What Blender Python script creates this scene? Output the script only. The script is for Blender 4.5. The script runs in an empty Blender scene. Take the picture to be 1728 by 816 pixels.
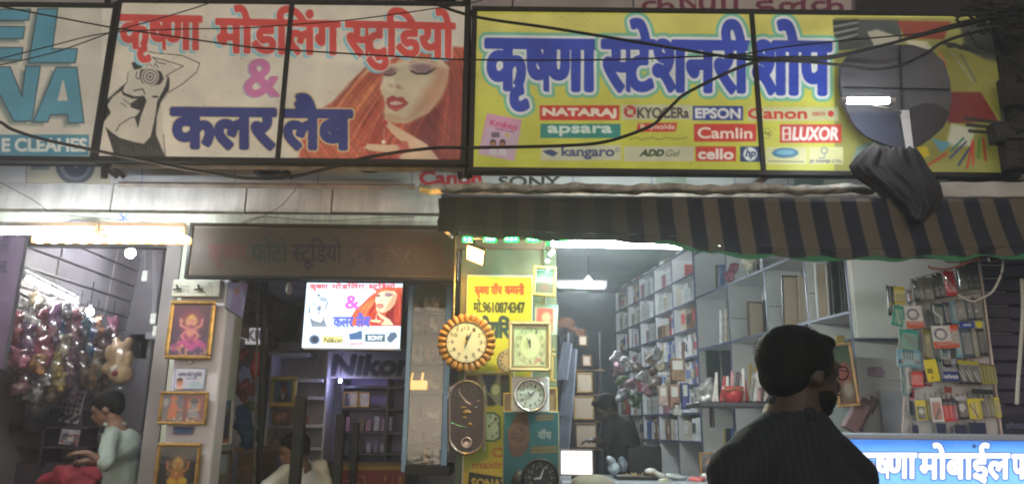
import bpy, math, random
import numpy as np
from mathutils import Vector, Matrix
random.seed(7); rng = np.random.default_rng(7)
S = bpy.context.scene; COL = S.collection
# ------------------------------------------------------------------ camera
FOC, CX, CY, H = 1250.0, 864.0, 408.0, 1.5
PIT, ROL = math.radians(14.0), math.radians(0.62)
cp, sp = math.cos(PIT), math.sin(PIT)
FW = Vector((0, cp, sp)); R0 = Vector((1, 0, 0)); U0 = Vector((0, -sp, cp))
RT = R0*math.cos(ROL) + U0*math.sin(ROL); UP = U0*math.cos(ROL) - R0*math.sin(ROL)
CAM = Vector((0, 0, H))
cd = bpy.data.cameras.new('camera'); cam = bpy.data.objects.new('camera', cd); COL.objects.link(cam)
cd.sensor_width = 36; cd.lens = FOC/1728*36; cd.clip_start = 0.05; cd.clip_end = 500
cam.matrix_world = Matrix(((RT.x, UP.x, -FW.x, CAM.x), (RT.y, UP.y, -FW.y, CAM.y), (RT.z, UP.z, -FW.z, CAM.z), (0, 0, 0, 1)))
cd.dof.use_dof = False
S.camera = cam
# ------------------------------------------------------------------ world: dim night sky
W = bpy.data.worlds.new('World'); S.world = W; W.use_nodes = True
nt = W.node_tree; bg = nt.nodes['Background']; sk = nt.nodes.new('ShaderNodeTexSky'); sk.sky_type = 'NISHITA'
sk.sun_disc = False; sk.sun_elevation = math.radians(14); sk.sun_rotation = math.radians(180)
hs = nt.nodes.new('ShaderNodeHueSaturation'); hs.inputs['Saturation'].default_value = 0.25
nt.links.new(sk.outputs[0], hs.inputs['Color']); wm = nt.nodes.new('ShaderNodeMix'); wm.data_type = 'RGBA'; wm.blend_type = 'MULTIPLY'; wm.inputs[0].default_value = 1; wm.inputs[7].default_value = (1, .89, .76, 1)
nt.links.new(hs.outputs[0], wm.inputs[6]); nt.links.new(wm.outputs[2], bg.inputs[0]); bg.inputs[1].default_value = 0.036
S.view_settings.view_transform = 'Standard'; S.view_settings.look = 'None'; S.view_settings.exposure = 1.35; S.view_settings.gamma = 1
S.cycles.filter_width = 2.0
S.cycles.max_bounces = 6; S.cycles.diffuse_bounces = 3; S.cycles.transparent_max_bounces = 12
S.cycles.sample_clamp_indirect = 4.0; S.cycles.caustics_reflective = False; S.cycles.caustics_refractive = False
S.cycles.use_light_tree = True
HAZE = 0.015
# ------------------------------------------------------------------ projection helpers
def P(u, v, Y):
    a = (u-CX)/FOC; b = (CY-v)/FOC
    d = FW + RT*a + UP*b
    return CAM + d*(Y/d.y)
def proj(X, Y, Z):
    x, y, z = X, Y, Z-H
    w = y*FW.y + z*FW.z
    a = x*RT.x + y*RT.y + z*RT.z; b = x*UP.x + y*UP.y + z*UP.z
    return CX + FOC*a/w, CY - FOC*b/w
def rect(u0, v0, u1, v1, Y):
    um, vm = (u0+u1)/2, (v0+v1)/2
    return P(u0, vm, Y).x, P(u1, vm, Y).x, P(um, v1, Y).z, P(um, v0, Y).z   # x0,x1,z0,z1
# ------------------------------------------------------------------ materials
def s2l(c): return tuple((x/12.92 if x <= 0.04045 else ((x+0.055)/1.055)**2.4) for x in c)
def hx(r, g, b): return s2l((r/255, g/255, b/255))
_M = {}
def mat(key, col=(.5, .5, .5), rough=.6, metal=0., vary=.25, scale=6., bump=.1, bscale=60., emit=None, est=1., spec=.5, coat=0., grime=0.):
    if key in _M: return _M[key]
    m = bpy.data.materials.new(key); m.use_nodes = True; _M[key] = m
    n, l = m.node_tree.nodes, m.node_tree.links; b = n['Principled BSDF']
    b.inputs['Roughness'].default_value = rough; b.inputs['Metallic'].default_value = metal
    b.inputs['Specular IOR Level'].default_value = spec
    if coat: b.inputs['Coat Weight'].default_value = coat; b.inputs['Coat Roughness'].default_value = .15
    tc = n.new('ShaderNodeTexCoord'); nz = n.new('ShaderNodeTexNoise'); nz.inputs['Scale'].default_value = scale; nz.inputs['Detail'].default_value = 6
    l.new(tc.outputs['Object'], nz.inputs['Vector'])
    rp = n.new('ShaderNodeValToRGB'); l.new(nz.outputs['Fac'], rp.inputs[0])
    lo = tuple(c*(1-vary) for c in col); hi = tuple(min(1, c*(1+vary*.6)) for c in col)
    rp.color_ramp.elements[0].position = .3; rp.color_ramp.elements[1].position = .7
    rp.color_ramp.elements[0].color = lo+(1,); rp.color_ramp.elements[1].color = hi+(1,)
    if grime:
        mpn = n.new('ShaderNodeMapping'); mpn.inputs['Scale'].default_value = (9, 9, 1.4); l.new(tc.outputs['Object'], mpn.inputs[0]); ng = n.new('ShaderNodeTexNoise'); ng.inputs['Scale'].default_value = 1.5; ng.inputs['Detail'].default_value = 8; ng.inputs['Roughness'].default_value = .65; l.new(mpn.outputs[0], ng.inputs['Vector'])
        rg = n.new('ShaderNodeMapRange'); rg.inputs[1].default_value = .42; rg.inputs[2].default_value = .62; rg.inputs[3].default_value = 1; rg.inputs[4].default_value = 1-grime; l.new(ng.outputs['Fac'], rg.inputs[0]); vg = n.new('ShaderNodeVectorMath'); vg.operation = 'MULTIPLY'; l.new(rp.outputs[0], vg.inputs[0]); l.new(rg.outputs[0], vg.inputs[1]); l.new(vg.outputs[0], b.inputs['Base Color'])
    else: l.new(rp.outputs[0], b.inputs['Base Color'])
    if bump:
        n2 = n.new('ShaderNodeTexNoise'); n2.inputs['Scale'].default_value = bscale; l.new(tc.outputs['Object'], n2.inputs['Vector'])
        bp = n.new('ShaderNodeBump'); bp.inputs['Strength'].default_value = bump; bp.inputs['Distance'].default_value = .01
        l.new(n2.outputs['Fac'], bp.inputs['Height']); l.new(bp.outputs[0], b.inputs['Normal'])
    if emit:
        b.inputs['Emission Color'].default_value = emit+(1,); b.inputs['Emission Strength'].default_value = est
    return m
def emat(key, col, st):
    if key in _M: return _M[key]
    m = bpy.data.materials.new(key); m.use_nodes = True; _M[key] = m
    b = m.node_tree.nodes['Principled BSDF']; b.inputs['Base Color'].default_value = (.8, .8, .8, 1)
    b.inputs['Emission Color'].default_value = col+(1,); b.inputs['Emission Strength'].default_value = st
    return m
def print_mat(key, rough=.5, emit=0., dirt=.25, base=1.):
    """a printed surface: the print's own inks are stored as a colour attribute, dust and wear come from noise"""
    if key in _M: return _M[key]
    m = bpy.data.materials.new(key); m.use_nodes = True; _M[key] = m
    n, l = m.node_tree.nodes, m.node_tree.links; b = n['Principled BSDF']; b.inputs['Roughness'].default_value = rough
    a = n.new('ShaderNodeAttribute'); a.attribute_name = 'ink'
    tc = n.new('ShaderNodeTexCoord'); nz = n.new('ShaderNodeTexNoise'); nz.inputs['Scale'].default_value = 3.5; nz.inputs['Detail'].default_value = 8
    l.new(tc.outputs['Object'], nz.inputs['Vector'])
    mr = n.new('ShaderNodeMapRange'); mr.inputs[1].default_value = .35; mr.inputs[2].default_value = .65; mr.inputs[3].default_value = 1-dirt; mr.inputs[4].default_value = 1
    l.new(nz.outputs['Fac'], mr.inputs[0])
    vm = n.new('ShaderNodeVectorMath'); vm.operation = 'MULTIPLY'; l.new(a.outputs['Color'], vm.inputs[0]); l.new(mr.outputs[0], vm.inputs[1])
    l.new(vm.outputs[0], b.inputs['Base Color'])
    n3 = n.new('ShaderNodeTexNoise'); n3.inputs['Scale'].default_value = 2.6; n3.inputs['Detail'].default_value = 3; l.new(tc.outputs['Object'], n3.inputs['Vector'])
    b3 = n.new('ShaderNodeBump'); b3.inputs['Strength'].default_value = .5; b3.inputs['Distance'].default_value = .05; l.new(n3.outputs['Fac'], b3.inputs['Height']); l.new(b3.outputs[0], b.inputs['Normal'])
    if emit:
        b.inputs['Emission Strength'].default_value = emit; l.new(vm.outputs[0], b.inputs['Emission Color'])
    return m
def clear_mat(key, tint=(1, 1, 1), rough=.12, amount=.25):
    if key in _M: return _M[key]
    m = bpy.data.materials.new(key); m.use_nodes = True; _M[key] = m
    n, l = m.node_tree.nodes, m.node_tree.links; n.remove(n['Principled BSDF']); out = n['Material Output']
    t = n.new('ShaderNodeBsdfTransparent'); t.inputs[0].default_value = tint+(1,)
    g = n.new('ShaderNodeBsdfGlossy'); g.inputs['Roughness'].default_value = rough
    tc = n.new('ShaderNodeTexCoord'); nz = n.new('ShaderNodeTexNoise'); nz.inputs['Scale'].default_value = 14; nz.inputs['Detail'].default_value = 3
    l.new(tc.outputs['Object'], nz.inputs['Vector'])
    bp = n.new('ShaderNodeBump'); bp.inputs['Strength'].default_value = .5 if amount > .1 else .02; bp.inputs['Distance'].default_value = .03
    l.new(nz.outputs['Fac'], bp.inputs['Height']); l.new(bp.outputs[0], g.inputs['Normal'])
    mx = n.new('ShaderNodeMixShader'); mx.inputs[0].default_value = amount
    l.new(t.outputs[0], mx.inputs[1]); l.new(g.outputs[0], mx.inputs[2]); l.new(mx.outputs[0], out.inputs['Surface'])
    return m
# ------------------------------------------------------------------ object helpers
def tag(o, label=None, cat=None, group=None, kind=None):
    if label: o['label'] = label
    if cat: o['category'] = cat
    if group: o['group'] = group
    if kind: o['kind'] = kind
    return o
def thing(name, label, cat, loc=(0, 0, 0), group=None, rz=0):
    o = bpy.data.objects.new(name, None); COL.objects.link(o); o.location = loc; o.rotation_euler.z = rz
    o.empty_display_size = .1
    bpy.context.view_layer.update() if False else None
    return tag(o, label, cat, group)
def obj(name, me, m=None, parent=None, loc=None, smooth=False):
    o = bpy.data.objects.new(name, me); COL.objects.link(o)
    if m is not None:
        if not me.materials: me.materials.append(m)
    if smooth and me.polygons: me.polygons.foreach_set('use_smooth', [True]*len(me.polygons))
    if parent is not None:
        o.parent = parent
        # geometry is given in world space: bring it into the parent's space (parents here only translate / turn about z)
        o.matrix_parent_inverse = Matrix.Identity(4)
        if not me.get('local'):
            q = parent; M = Matrix.Identity(4)
            while q is not None:
                M = (Matrix.Translation(q.location) @ Matrix.Rotation(q.rotation_euler.z, 4, 'Z')) @ M if q.type == 'EMPTY' else q_basis(q) @ M
                q = q.parent
            me.transform(M.inverted())
    if loc is not None: o.location = loc
    return o
def q_basis(q): return Matrix.Translation(q.location)
class MB:
    def __init__(s): s.v = []; s.f = []
    def add(s, vs, fs):
        b = len(s.v); s.v += [tuple(x) for x in vs]; s.f += [tuple(i+b for i in f) for f in fs]; return s
    def box(s, x0, x1, y0, y1, z0, z1, M=None):
        vs = [Vector((x, y, z)) for z in (z0, z1) for y in (y0, y1) for x in (x0, x1)]
        if M: vs = [M @ v for v in vs]
        return s.add(vs, [(0, 2, 3, 1), (4, 5, 7, 6), (0, 1, 5, 4), (2, 6, 7, 3), (0, 4, 6, 2), (1, 3, 7, 5)])
    def bbox(s, x0, x1, y0, y1, z0, z1, b=.004, M=None):
        """a box with chamfered edges"""
        b = min(b, (x1-x0)/3, (y1-y0)/3, (z1-z0)/3); vs = []
        import itertools
        idx = {}
        for sx, sy, sz in itertools.product((0, 1), repeat=3):
            for ax in range(3):
                p = [x1 if sx else x0, y1 if sy else y0, z1 if sz else z0]; sg = (sx, sy, sz)
                for k in range(3):
                    if k != ax: p[k] += -b if sg[k] else b
                idx[(sx, sy, sz, ax)] = len(vs); vs.append(M @ Vector(p) if M else Vector(p))
        fs = []
        for ax in range(3):
            o1, o2 = [k for k in range(3) if k != ax]
            for sd in (0, 1):
                q = []
                for a, c in ((0, 0), (1, 0), (1, 1), (0, 1)):
                    g = [0, 0, 0]; g[ax] = sd; g[o1] = a; g[o2] = c; q.append(idx[(*g, ax)])
                fs.append(q if (sd == 1) != (ax == 1) else q[::-1])
        for ax in range(3):
            o1, o2 = [k for k in range(3) if k != ax]
            for a in (0, 1):
                for c in (0, 1):
                    g0 = [0, 0, 0]; g0[o1] = a; g0[o2] = c; g1 = list(g0); g1[ax] = 1
                    fs.append((idx[(*g0, o1)], idx[(*g1, o1)], idx[(*g1, o2)], idx[(*g0, o2)]))
        for sx, sy, sz in itertools.product((0, 1), repeat=3):
            fs.append(tuple(idx[(sx, sy, sz, k)] for k in range(3)))
        return s.add(vs, fs)
    def tube(s, pts, r, n=8, caps=True, r1=None):
        pts = [Vector(p) for p in pts]; rings = []
        for i, p in enumerate(pts):
            t = (pts[min(i+1, len(pts)-1)] - pts[max(i-1, 0)]).normalized()
            a = t.cross(Vector((0, 0, 1)) if abs(t.z) < .9 else Vector((1, 0, 0))).normalized(); b = t.cross(a)
            rr = r if r1 is None else r+(r1-r)*i/(len(pts)-1)
            rings.append([p + (a*math.cos(2*math.pi*k/n) + b*math.sin(2*math.pi*k/n))*rr for k in range(n)])
        fs = []
        for i in range(len(pts)-1):
            for k in range(n): fs.append((i*n+k, i*n+(k+1) % n, (i+1)*n+(k+1) % n, (i+1)*n+k))
        if caps: fs.append(tuple(range(n))[::-1]); fs.append(tuple((len(pts)-1)*n+k for k in range(n)))
        return s.add([v for r_ in rings for v in r_], fs)
    def lathe(s, c, prof, n=32, axis='Y', sx=1, sz=1):
        """profile of (radius, depth) turned about an axis through c that points to the viewer (-Y)"""
        c = Vector(c); vs = []; fs = []
        for r, d in prof:
            for k in range(n):
                a = 2*math.pi*k/n
                if axis == 'Y': vs.append(c + Vector((r*math.cos(a)*sx, -d, r*math.sin(a)*sz)))
                else: vs.append(c + Vector((r*math.cos(a)*sx, r*math.sin(a)*sz, d)))
        for i in range(len(prof)-1):
            for k in range(n): fs.append((i*n+k, i*n+(k+1) % n, (i+1)*n+(k+1) % n, (i+1)*n+k))
        fs.append(tuple(range(n))[::-1]); fs.append(tuple((len(prof)-1)*n+k for k in range(n)))
        return s.add(vs, fs)
    def prism(s, poly, y0, y1):
        """poly: list of (x, z), extruded along y"""
        n = len(poly)
        vs = [Vector((x, y0, z)) for x, z in poly]+[Vector((x, y1, z)) for x, z in poly]
        return s.add(vs, [tuple(range(n)), tuple(range(2*n-1, n-1, -1))]+[(i, i+n, (i+1) % n+n, (i+1) % n) for i in range(n)])
    def sheet(s, rows):
        m = len(rows[0]); vs = [p for r in rows for p in r]
        return s.add(vs, [(i*m+j, i*m+j+1, (i+1)*m+j+1, (i+1)*m+j) for i in range(len(rows)-1) for j in range(m-1)])
    def mesh(s, name='m'):
        me = bpy.data.meshes.new(name); me.from_pydata(s.v, [], s.f); me.validate(); me.update(); return me
    def build(s, name, m, parent=None, smooth=False, fixn=True):
        me = s.mesh(name)
        if fixn:
            import bmesh
            b = bmesh.new(); b.from_mesh(me); bmesh.ops.recalc_face_normals(b, faces=b.faces); b.to_mesh(me); b.free()
        if smooth: me.polygons.foreach_set('use_smooth', [True]*len(me.polygons))
        return obj(name, me, m, parent)
def structure(name, mb, m, **k): return tag(mb.build(name, m, **k), kind='structure')
# ------------------------------------------------------------------ glyph outlines
_G = {}
def _outline(ch):
    c = bpy.data.curves.new('t', 'FONT'); c.body = ch; o = bpy.data.objects.new('t', c); COL.objects.link(o)
    k = o.to_curve(bpy.context.evaluated_depsgraph_get()); cs = []
    for s_ in k.splines:
        pts = []; bp = s_.bezier_points; n = len(bp)
        for i in range(n):
            a, b = bp[i], bp[(i+1) % n]; p0, p1, p2, p3 = a.co, a.handle_right, b.handle_left, b.co
            st = abs((p1-p0).cross(p3-p0).z)+abs((p2-p0).cross(p3-p0).z)
            for t in ([0] if st < 1e-4 else [0, .2, .4, .6, .8]):
                q = p0*(1-t)**3+p1*3*t*(1-t)**2+p2*3*t*t*(1-t)+p3*t**3; pts.append((q.x, q.y))
        cs.append(np.array(pts))
    o.to_curve_clear(); bpy.data.objects.remove(o); bpy.data.curves.remove(c)
    return cs
def _maxx(s): 
    cs = _outline(s); return max(c[:, 0].max() for c in cs)
def glyph(ch):
    if ch not in _G:
        if ch == ' ': _G[ch] = ([], .25)
        else:
            cs = _outline(ch)
            adv = _maxx(ch+'WWW')-_maxx('WWW')
            _G[ch] = (cs, adv)
    return _G[ch]
HALF = {'ष': .70, 'स': .72, 'ण': .66, 'म': .66, 'ल': .70, 'न': .66, 'क': .74}
def layout(s):
    """list of (contours, dx, clipx) for a word; conjuncts use the left part of the first letter"""
    seq = []; i = 0; s = list(s)
    while i < len(s):
        # cluster: (C virama)* C, then vowel signs
        j = i
        while j+2 < len(s) and s[j] in HALF and s[j+1] == '्': j += 2
        cl = [(c, True) for c in s[i:j:2]]+[(s[j], False)]
        k = j+1
        if k < len(s) and s[k] == 'ि': cl = [('ि', False)]+cl; k += 1
        seq += cl; i = k
    x = 0; out = []
    for ch, half in seq:
        cs, adv = glyph(ch)
        if half:
            w = adv*HALF[ch]; out.append((cs, x, x+w)); x += w
        else:
            out.append((cs, x, None)); x += adv
    return out, x
def seg_sdf(px, py, polys, sign=True):
    """signed distance (negative inside, non-zero winding) to closed polylines"""
    d2 = np.full(px.shape, 1e12); wn = np.zeros(px.shape, int)
    for c in polys:
        a = c; b = np.roll(c, -1, 0)
        for (ax, ay), (bx, by) in zip(a, b):
            ex, ey = bx-ax, by-ay; L = ex*ex+ey*ey
            if L < 1e-12: continue
            wx, wy = px-ax, py-ay
            t = np.clip((wx*ex+wy*ey)/L, 0, 1)
            q = (wx-ex*t)**2+(wy-ey*t)**2; np.minimum(d2, q, out=d2)
            if sign:
                cr = ex*wy-ey*wx
                up = (ay <= py) & (by > py) & (cr > 0); dn = (ay > py) & (by <= py) & (cr < 0)
                wn += up; wn -= dn
    d = np.sqrt(d2)
    return np.where(wn != 0, -d, d) if sign else d
class Canvas:
    """flat print on a real panel: a fine grid in world space whose vertices store ink"""
    def __init__(s, X0, X1, Z0, Z1, Y, step, base, M=None, local=False):
        # step in photo-scale pixels
        s.step = step
        if local:
            s.sx = local[0]; s.sy = local[1]
            nx, nz = max(2, int(s.sx/step)), max(2, int(s.sy/step))
        else:
            um, vm = proj((X0+X1)/2, Y, (Z0+Z1)/2); k = (proj(X1, Y, Z0)[0]-proj(X0, Y, Z0)[0])/(X1-X0)
            nx, nz = max(2, int((X1-X0)*k/step)), max(2, int((Z1-Z0)*k/step))
        gx, gz = np.meshgrid(np.linspace(X0, X1, nx+1), np.linspace(Z1, Z0, nz+1))
        s.nx, s.nz = nx, nz
        s.co = np.stack([gx.ravel(), np.full(gx.size, Y), gz.ravel()], 1)
        if local:
            s.U = (s.co[:, 0]-X0)/(X1-X0)*s.sx; s.V = (Z1-s.co[:, 2])/(Z1-Z0)*s.sy
        else:
            s.U, s.V = proj(s.co[:, 0], s.co[:, 1], s.co[:, 2])
        if M is not None:
            A = np.array(M); s.co = s.co @ A[:3, :3].T + A[:3, 3]
        s.rgb = np.tile(np.array(base, float)/255, (len(s.U), 1))
    def idx(s, u0, v0, u1, v1): return np.nonzero((s.U >= u0) & (s.U <= u1) & (s.V >= v0) & (s.V <= v1))[0]
    def put(s, ix, d, col, soft=.8, al=1.):
        a = np.clip(.5-d/max(soft, 1e-6), 0, 1)*al
        s.rgb[ix] = s.rgb[ix]*(1-a[:, None])+np.array(col, float)/255*a[:, None]
    def poly(s, pts, col, soft=1., al=1., grow=0):
        p = np.array(pts, float); m = soft+2+grow
        ix = s.idx(p[:, 0].min()-m, p[:, 1].min()-m, p[:, 0].max()+m, p[:, 1].max()+m)
        if len(ix): s.put(ix, seg_sdf(s.U[ix], s.V[ix], [p])-grow, col, soft, al)
        return s
    def rect(s, u0, v0, u1, v1, col, soft=1., al=1.): return s.poly([(u0, v0), (u1, v0), (u1, v1), (u0, v1)], col, soft, al)
    def ell(s, cx, cy, rx, ry, col, soft=1., al=1., rot=0., ring=None):
        m = max(rx, ry)+soft+2; ix = s.idx(cx-m, cy-m, cx+m, cy+m)
        if not len(ix): return s
        x, y = s.U[ix]-cx, s.V[ix]-cy; c, t = math.cos(rot), math.sin(rot); x, y = x*c+y*t, -x*t+y*c
        d = (np.sqrt((x/rx)**2+(y/ry)**2)-1)*min(rx, ry)
        if ring: d = np.abs(d)-ring
        s.put(ix, d, col, soft, al); return s
    def line(s, pts, w, col, soft=.8, al=1.):
        p = np.array(pts, float); m = w+soft+2
        ix = s.idx(p[:, 0].min()-m, p[:, 1].min()-m, p[:, 0].max()+m, p[:, 1].max()+m)
        if not len(ix): return s
        d2 = np.full(len(ix), 1e12)
        for (ax, ay), (bx, by) in zip(p[:-1], p[1:]):
            ex, ey = bx-ax, by-ay; L = ex*ex+ey*ey+1e-9; wx, wy = s.U[ix]-ax, s.V[ix]-ay
            t = np.clip((wx*ex+wy*ey)/L, 0, 1); d2 = np.minimum(d2, (wx-ex*t)**2+(wy-ey*t)**2)
        s.put(ix, np.sqrt(d2)-w/2, col, soft, al); return s
    def grad(s, u0, v0, u1, v1, c0, c1, vert=True, al=1.):
        ix = s.idx(u0, v0, u1, v1)
        t = ((s.V[ix]-v0)/(v1-v0) if vert else (s.U[ix]-u0)/(u1-u0))[:, None]
        s.rgb[ix] = s.rgb[ix]*(1-al)+al*(np.array(c0)/255*(1-t)+np.array(c1)/255*t); return s
    def speck(s, n, col, r0=.6, r1=1.6, al=.6):
        for _ in range(n):
            s.ell(random.uniform(s.U.min(), s.U.max()), random.uniform(s.V.min(), s.V.max()), random.uniform(r0, r1), random.uniform(r0, r1), col, 1, al)
        return s
    def streak(s, u0, v0, u1, v1, a, amp=.12, along=(1, 0), fr=.2):
        """streaky hair / paper grain inside a rectangle"""
        ix = s.idx(u0, v0, u1, v1); q = -s.U[ix]*along[1]+s.V[ix]*along[0]
        w = sum(np.sin(q*fr*k+k*k+.02*k*(s.U[ix]*along[0]+s.V[ix]*along[1])) for k in (1, 2.3, 3.7, 6.1))/4
        k = np.clip((s.rgb[ix][:, 0]-s.rgb[ix][:, 2])*5-.6, 0, 1)[:, None]; s.rgb[ix] = np.clip(s.rgb[ix]*(1+amp*k*w[:, None]*np.array(a)), 0, 1); return s
    def text(s, t, u0, v0, u1, v1, col, grow=0., slope=0., halos=(), soft=.9, shear=0., al=1., shadow=None):
        """letters fitted so that their main height runs v0..v1 and their width u0..u1; vowel signs may stand out"""
        lay, w = layout(t)
        dev = any('\u0900' <= c <= '\u097f' for c in t)
        capH = .62 if dev else max(c[:, 1].max() for cs, x, k in lay for c in cs)
        base = 0 if dev else min(c[:, 1].min() for cs, x, k in lay for c in cs)
        xs0 = min(c[:, 0].min()+x for cs, x, k in lay for c in cs if cs); xs1 = max(min((c[:, 0].max()+x), k or 1e9) for cs, x, k in lay for c in cs if cs)
        fx = (u1-u0)/(xs1-xs0); fy = (v1-v0)/(capH-base)
        big = max([h[0] for h in halos]+[0])+grow+2+(abs(shadow[0])+abs(shadow[1]) if shadow else 0)
        ix = s.idx(u0-big-3, v0-(v1-v0)*.8-big, u1+big+abs(shear)+8, v1+(v1-v0)*.7+big+abs(slope)*(u1-u0))
        if not len(ix): return s
        px, py = s.U[ix], s.V[ix]
        def field(px, py):
            D = np.full(px.shape, 1e3)
            for cs, x, k in lay:
                if not cs: continue
                pc = []
                for c in cs:
                    X = u0+(c[:, 0]+x-xs0)*fx+shear*(c[:, 1]/capH); Y = v1-(c[:, 1]-base)*fy+slope*(X-u0)
                    pc.append(np.stack([X, Y], 1))
                al_ = np.concatenate(pc); mm = big+3
                j = np.nonzero((px > al_[:, 0].min()-mm) & (px < al_[:, 0].max()+mm) & (py > al_[:, 1].min()-mm) & (py < al_[:, 1].max()+mm))[0]
                if not len(j): continue
                d = seg_sdf(px[j], py[j], pc)
                if k is not None: d = np.maximum(d, px[j]-(u0+(k-xs0)*fx)-.5)
                D[j] = np.minimum(D[j], d)
            return D
        D = field(px, py)
        if shadow: s.put(ix, field(px-shadow[0], py-shadow[1])-grow-.5, shadow[2], soft, al)
        for r, c in sorted(halos, key=lambda q: -q[0]): s.put(ix, D-grow-r, c, soft+.6, al)
        s.put(ix, D-grow, col, soft, al); return s
    def mesh(s):
        nx, nz = s.nx, s.nz; me = bpy.data.meshes.new('print'); nv = len(s.co); nf = nx*nz
        me.vertices.add(nv); me.vertices.foreach_set('co', s.co.astype(np.float32).ravel())
        i = np.arange(nx*nz); r, c = i//nx, i % nx; a = r*(nx+1)+c
        q = np.stack([a, a+nx+1, a+nx+2, a+1], 1).astype(np.int32)
        me.loops.add(nf*4); me.polygons.add(nf)
        me.loops.foreach_set('vertex_index', q.ravel()); me.polygons.foreach_set('loop_start', np.arange(0, nf*4, 4, dtype=np.int32))
        me.update(calc_edges=True)
        at = me.color_attributes.new('ink', 'FLOAT_COLOR', 'POINT')
        c_ = np.clip(s.rgb, 0, 1); lin = np.where(c_ <= .04045, c_/12.92, ((c_+.055)/1.055)**2.4)
        at.data.foreach_set('color', np.concatenate([lin, np.ones((nv, 1))], 1).astype(np.float32).ravel())
        return me
    def build(s, name, m, parent=None): return obj(name, s.mesh(), m, parent)
def pcanvas(u0, v0, u1, v1, Y, base, step=1.3):
    x0, x1, z0, z1 = rect(u0, v0, u1, v1, Y); return Canvas(x0, x1, z0, z1, Y, step, base)
def tri_count(): return sum(len(o.data.polygons) for o in bpy.data.objects if o.type == 'MESH')
# ------------------------------------------------------------------ common materials
black_steel = mat('black_steel', (.011, .0105, .0105), .5, .3, .5, 20, .15)
grey_steel = mat('grey_steel', (.30, .27, .24), .55, .2, .5, 12, .15)
white_paint = mat('white_paint', (.62, .62, .64), .55, 0, .15, 5, .05)
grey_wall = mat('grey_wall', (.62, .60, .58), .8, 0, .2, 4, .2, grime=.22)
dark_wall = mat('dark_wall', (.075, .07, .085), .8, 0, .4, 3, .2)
sign_glow = print_mat('glow_sign_flex', .45, .11, .22)
print_flex = print_mat('printed_flex', .75, 0, .22)
print_paper = print_mat('printed_paper', .6, 0, .12)
gold = mat('gold_frame', (.42, .26, .08), .3, .5, .35, 30, .15)
wood = mat('brown_wood', (.16, .08, .035), .5, 0, .45, 8, .1)
rubber = mat('cable_rubber', (.012, .012, .012), .6, 0, .3, 20, .1)
glassm = clear_mat('thin_glass', (.97, .98, .97), .03, .05)
plastic = clear_mat('clear_wrap', (.98, .98, .98), .14, .09)
# ================================================================== SETTING
FY = 4.95      # shop-front plane
structure('street', MB().box(-30, 30, -25, 4.1, -.12, 0), mat('asphalt', (.05, .05, .052), .85, 0, .4, 5, .4))
structure('pavement', MB().bbox(-30, 30, 4.1, 5.0, -.1, .13), mat('pavement_stone', (.22, .21, .2), .8, 0, .3, 4, .3))
structure('shop_floor', MB().box(-6, 6, 5.0, 14, -.1, .14), mat('shop_floor_stone', (.25, .24, .24), .4, 0, .3, 3, .1))
# far side of the street, behind the viewer, closes the street canyon
# upper building wall behind the sign boards
upper = mat('upper_wall_paint', (.42, .40, .42), .8, 0, .25, 3, .2)
zT = P(864, 300, 5.0).z
structure('upper_wall', MB().box(-6, 6, 5.08, 5.3, P(864, 372, 5.0).z, 6.5), upper)
# printed banner above and behind the signs (purple word, its top edge leaves the picture)
c = pcanvas(700, -30, 1728, 22, 5.0, (176, 168, 172), 1.5)
c.rect(1440, -40, 1800, 40, (40, 34, 38), 14)
for u in (863, 1067, 1296): c.line([(u, -30), (u+3, 22)], 2.5, (40, 38, 42))
c.rect(1070, -30, 1436, 24, (196, 186, 184), 1)
c.text('कृष्णा इलेक', 1080, -6, 1428, 26, (130, 62, 92), .8)
ub = c.build('banner_face', print_flex)
t = thing('upper_banner', 'pale banner strip with purple lettering above the yellow sign', 'banner'); ub.parent = t
x0, x1, z0, z1 = rect(700, -30, 1728, 22, 5.0)
MB().bbox(x0, x1, 5.004, 5.04, z0, z1).build('backing_frame', black_steel, t)
c = pcanvas(190, -26, 770, 6, 5.0, (150, 140, 140), 1.6)
c.text('कलेवर को', 500, -24, 698, 1, (78, 60, 96), 1.6)
o = c.build('banner_face', print_flex); t = thing('upper_banner', 'grey banner strip with dark purple letters above the studio sign', 'banner'); o.parent = t
x0, x1, z0, z1 = rect(190, -26, 770, 6, 5.0); MB().bbox(x0, x1, 5.004, 5.04, z0, z1).build('backing_frame', black_steel, t)
# ================================================================== SIGN BOARDS
SY = 4.55
def frame_bars(t, u0, v0, u1, v1, Y, w, mids=(), depth=.10, m=None, sub='frame_bar'):
    x0, x1, z0, z1 = rect(u0, v0, u1, v1, Y)
    m = m or black_steel; ya, yb = Y-.012, Y+depth*.5
    MB().bbox(x0-w, x1+w, ya, yb, z1, z1+w, .003).build(sub, m, t)
    MB().bbox(x0-w, x1+w, ya, yb, z0-w, z0, .003).build(sub, m, t)
    MB().bbox(x0-w, x0, ya, yb, z0, z1, .003).build(sub, m, t)
    MB().bbox(x1, x1+w, ya, yb, z0, z1, .003).build(sub, m, t)
    for u in mids:
        xm = P(u, (v0+v1)/2, Y).x; MB().bbox(xm-w*.45, xm+w*.45, ya-.003, ya+.03, z0, z1, .003).build(sub, m, t)
    MB().box(x0, x1, yb-.02, yb-.005, z0, z1).build('back_panel', grey_steel, t)
    return x0, x1, z0, z1
C1 = lambda p: [(x*.4045, y*.4045) for x, y in p]
def K2(p): return [(380+x*.4042, y*.4042) for x, y in p]
def K4(p): return [(1230+x*.4167, y*.4167) for x, y in p]
def K3(p): return [(780+x*.4045, y*.4045) for x, y in p]
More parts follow.
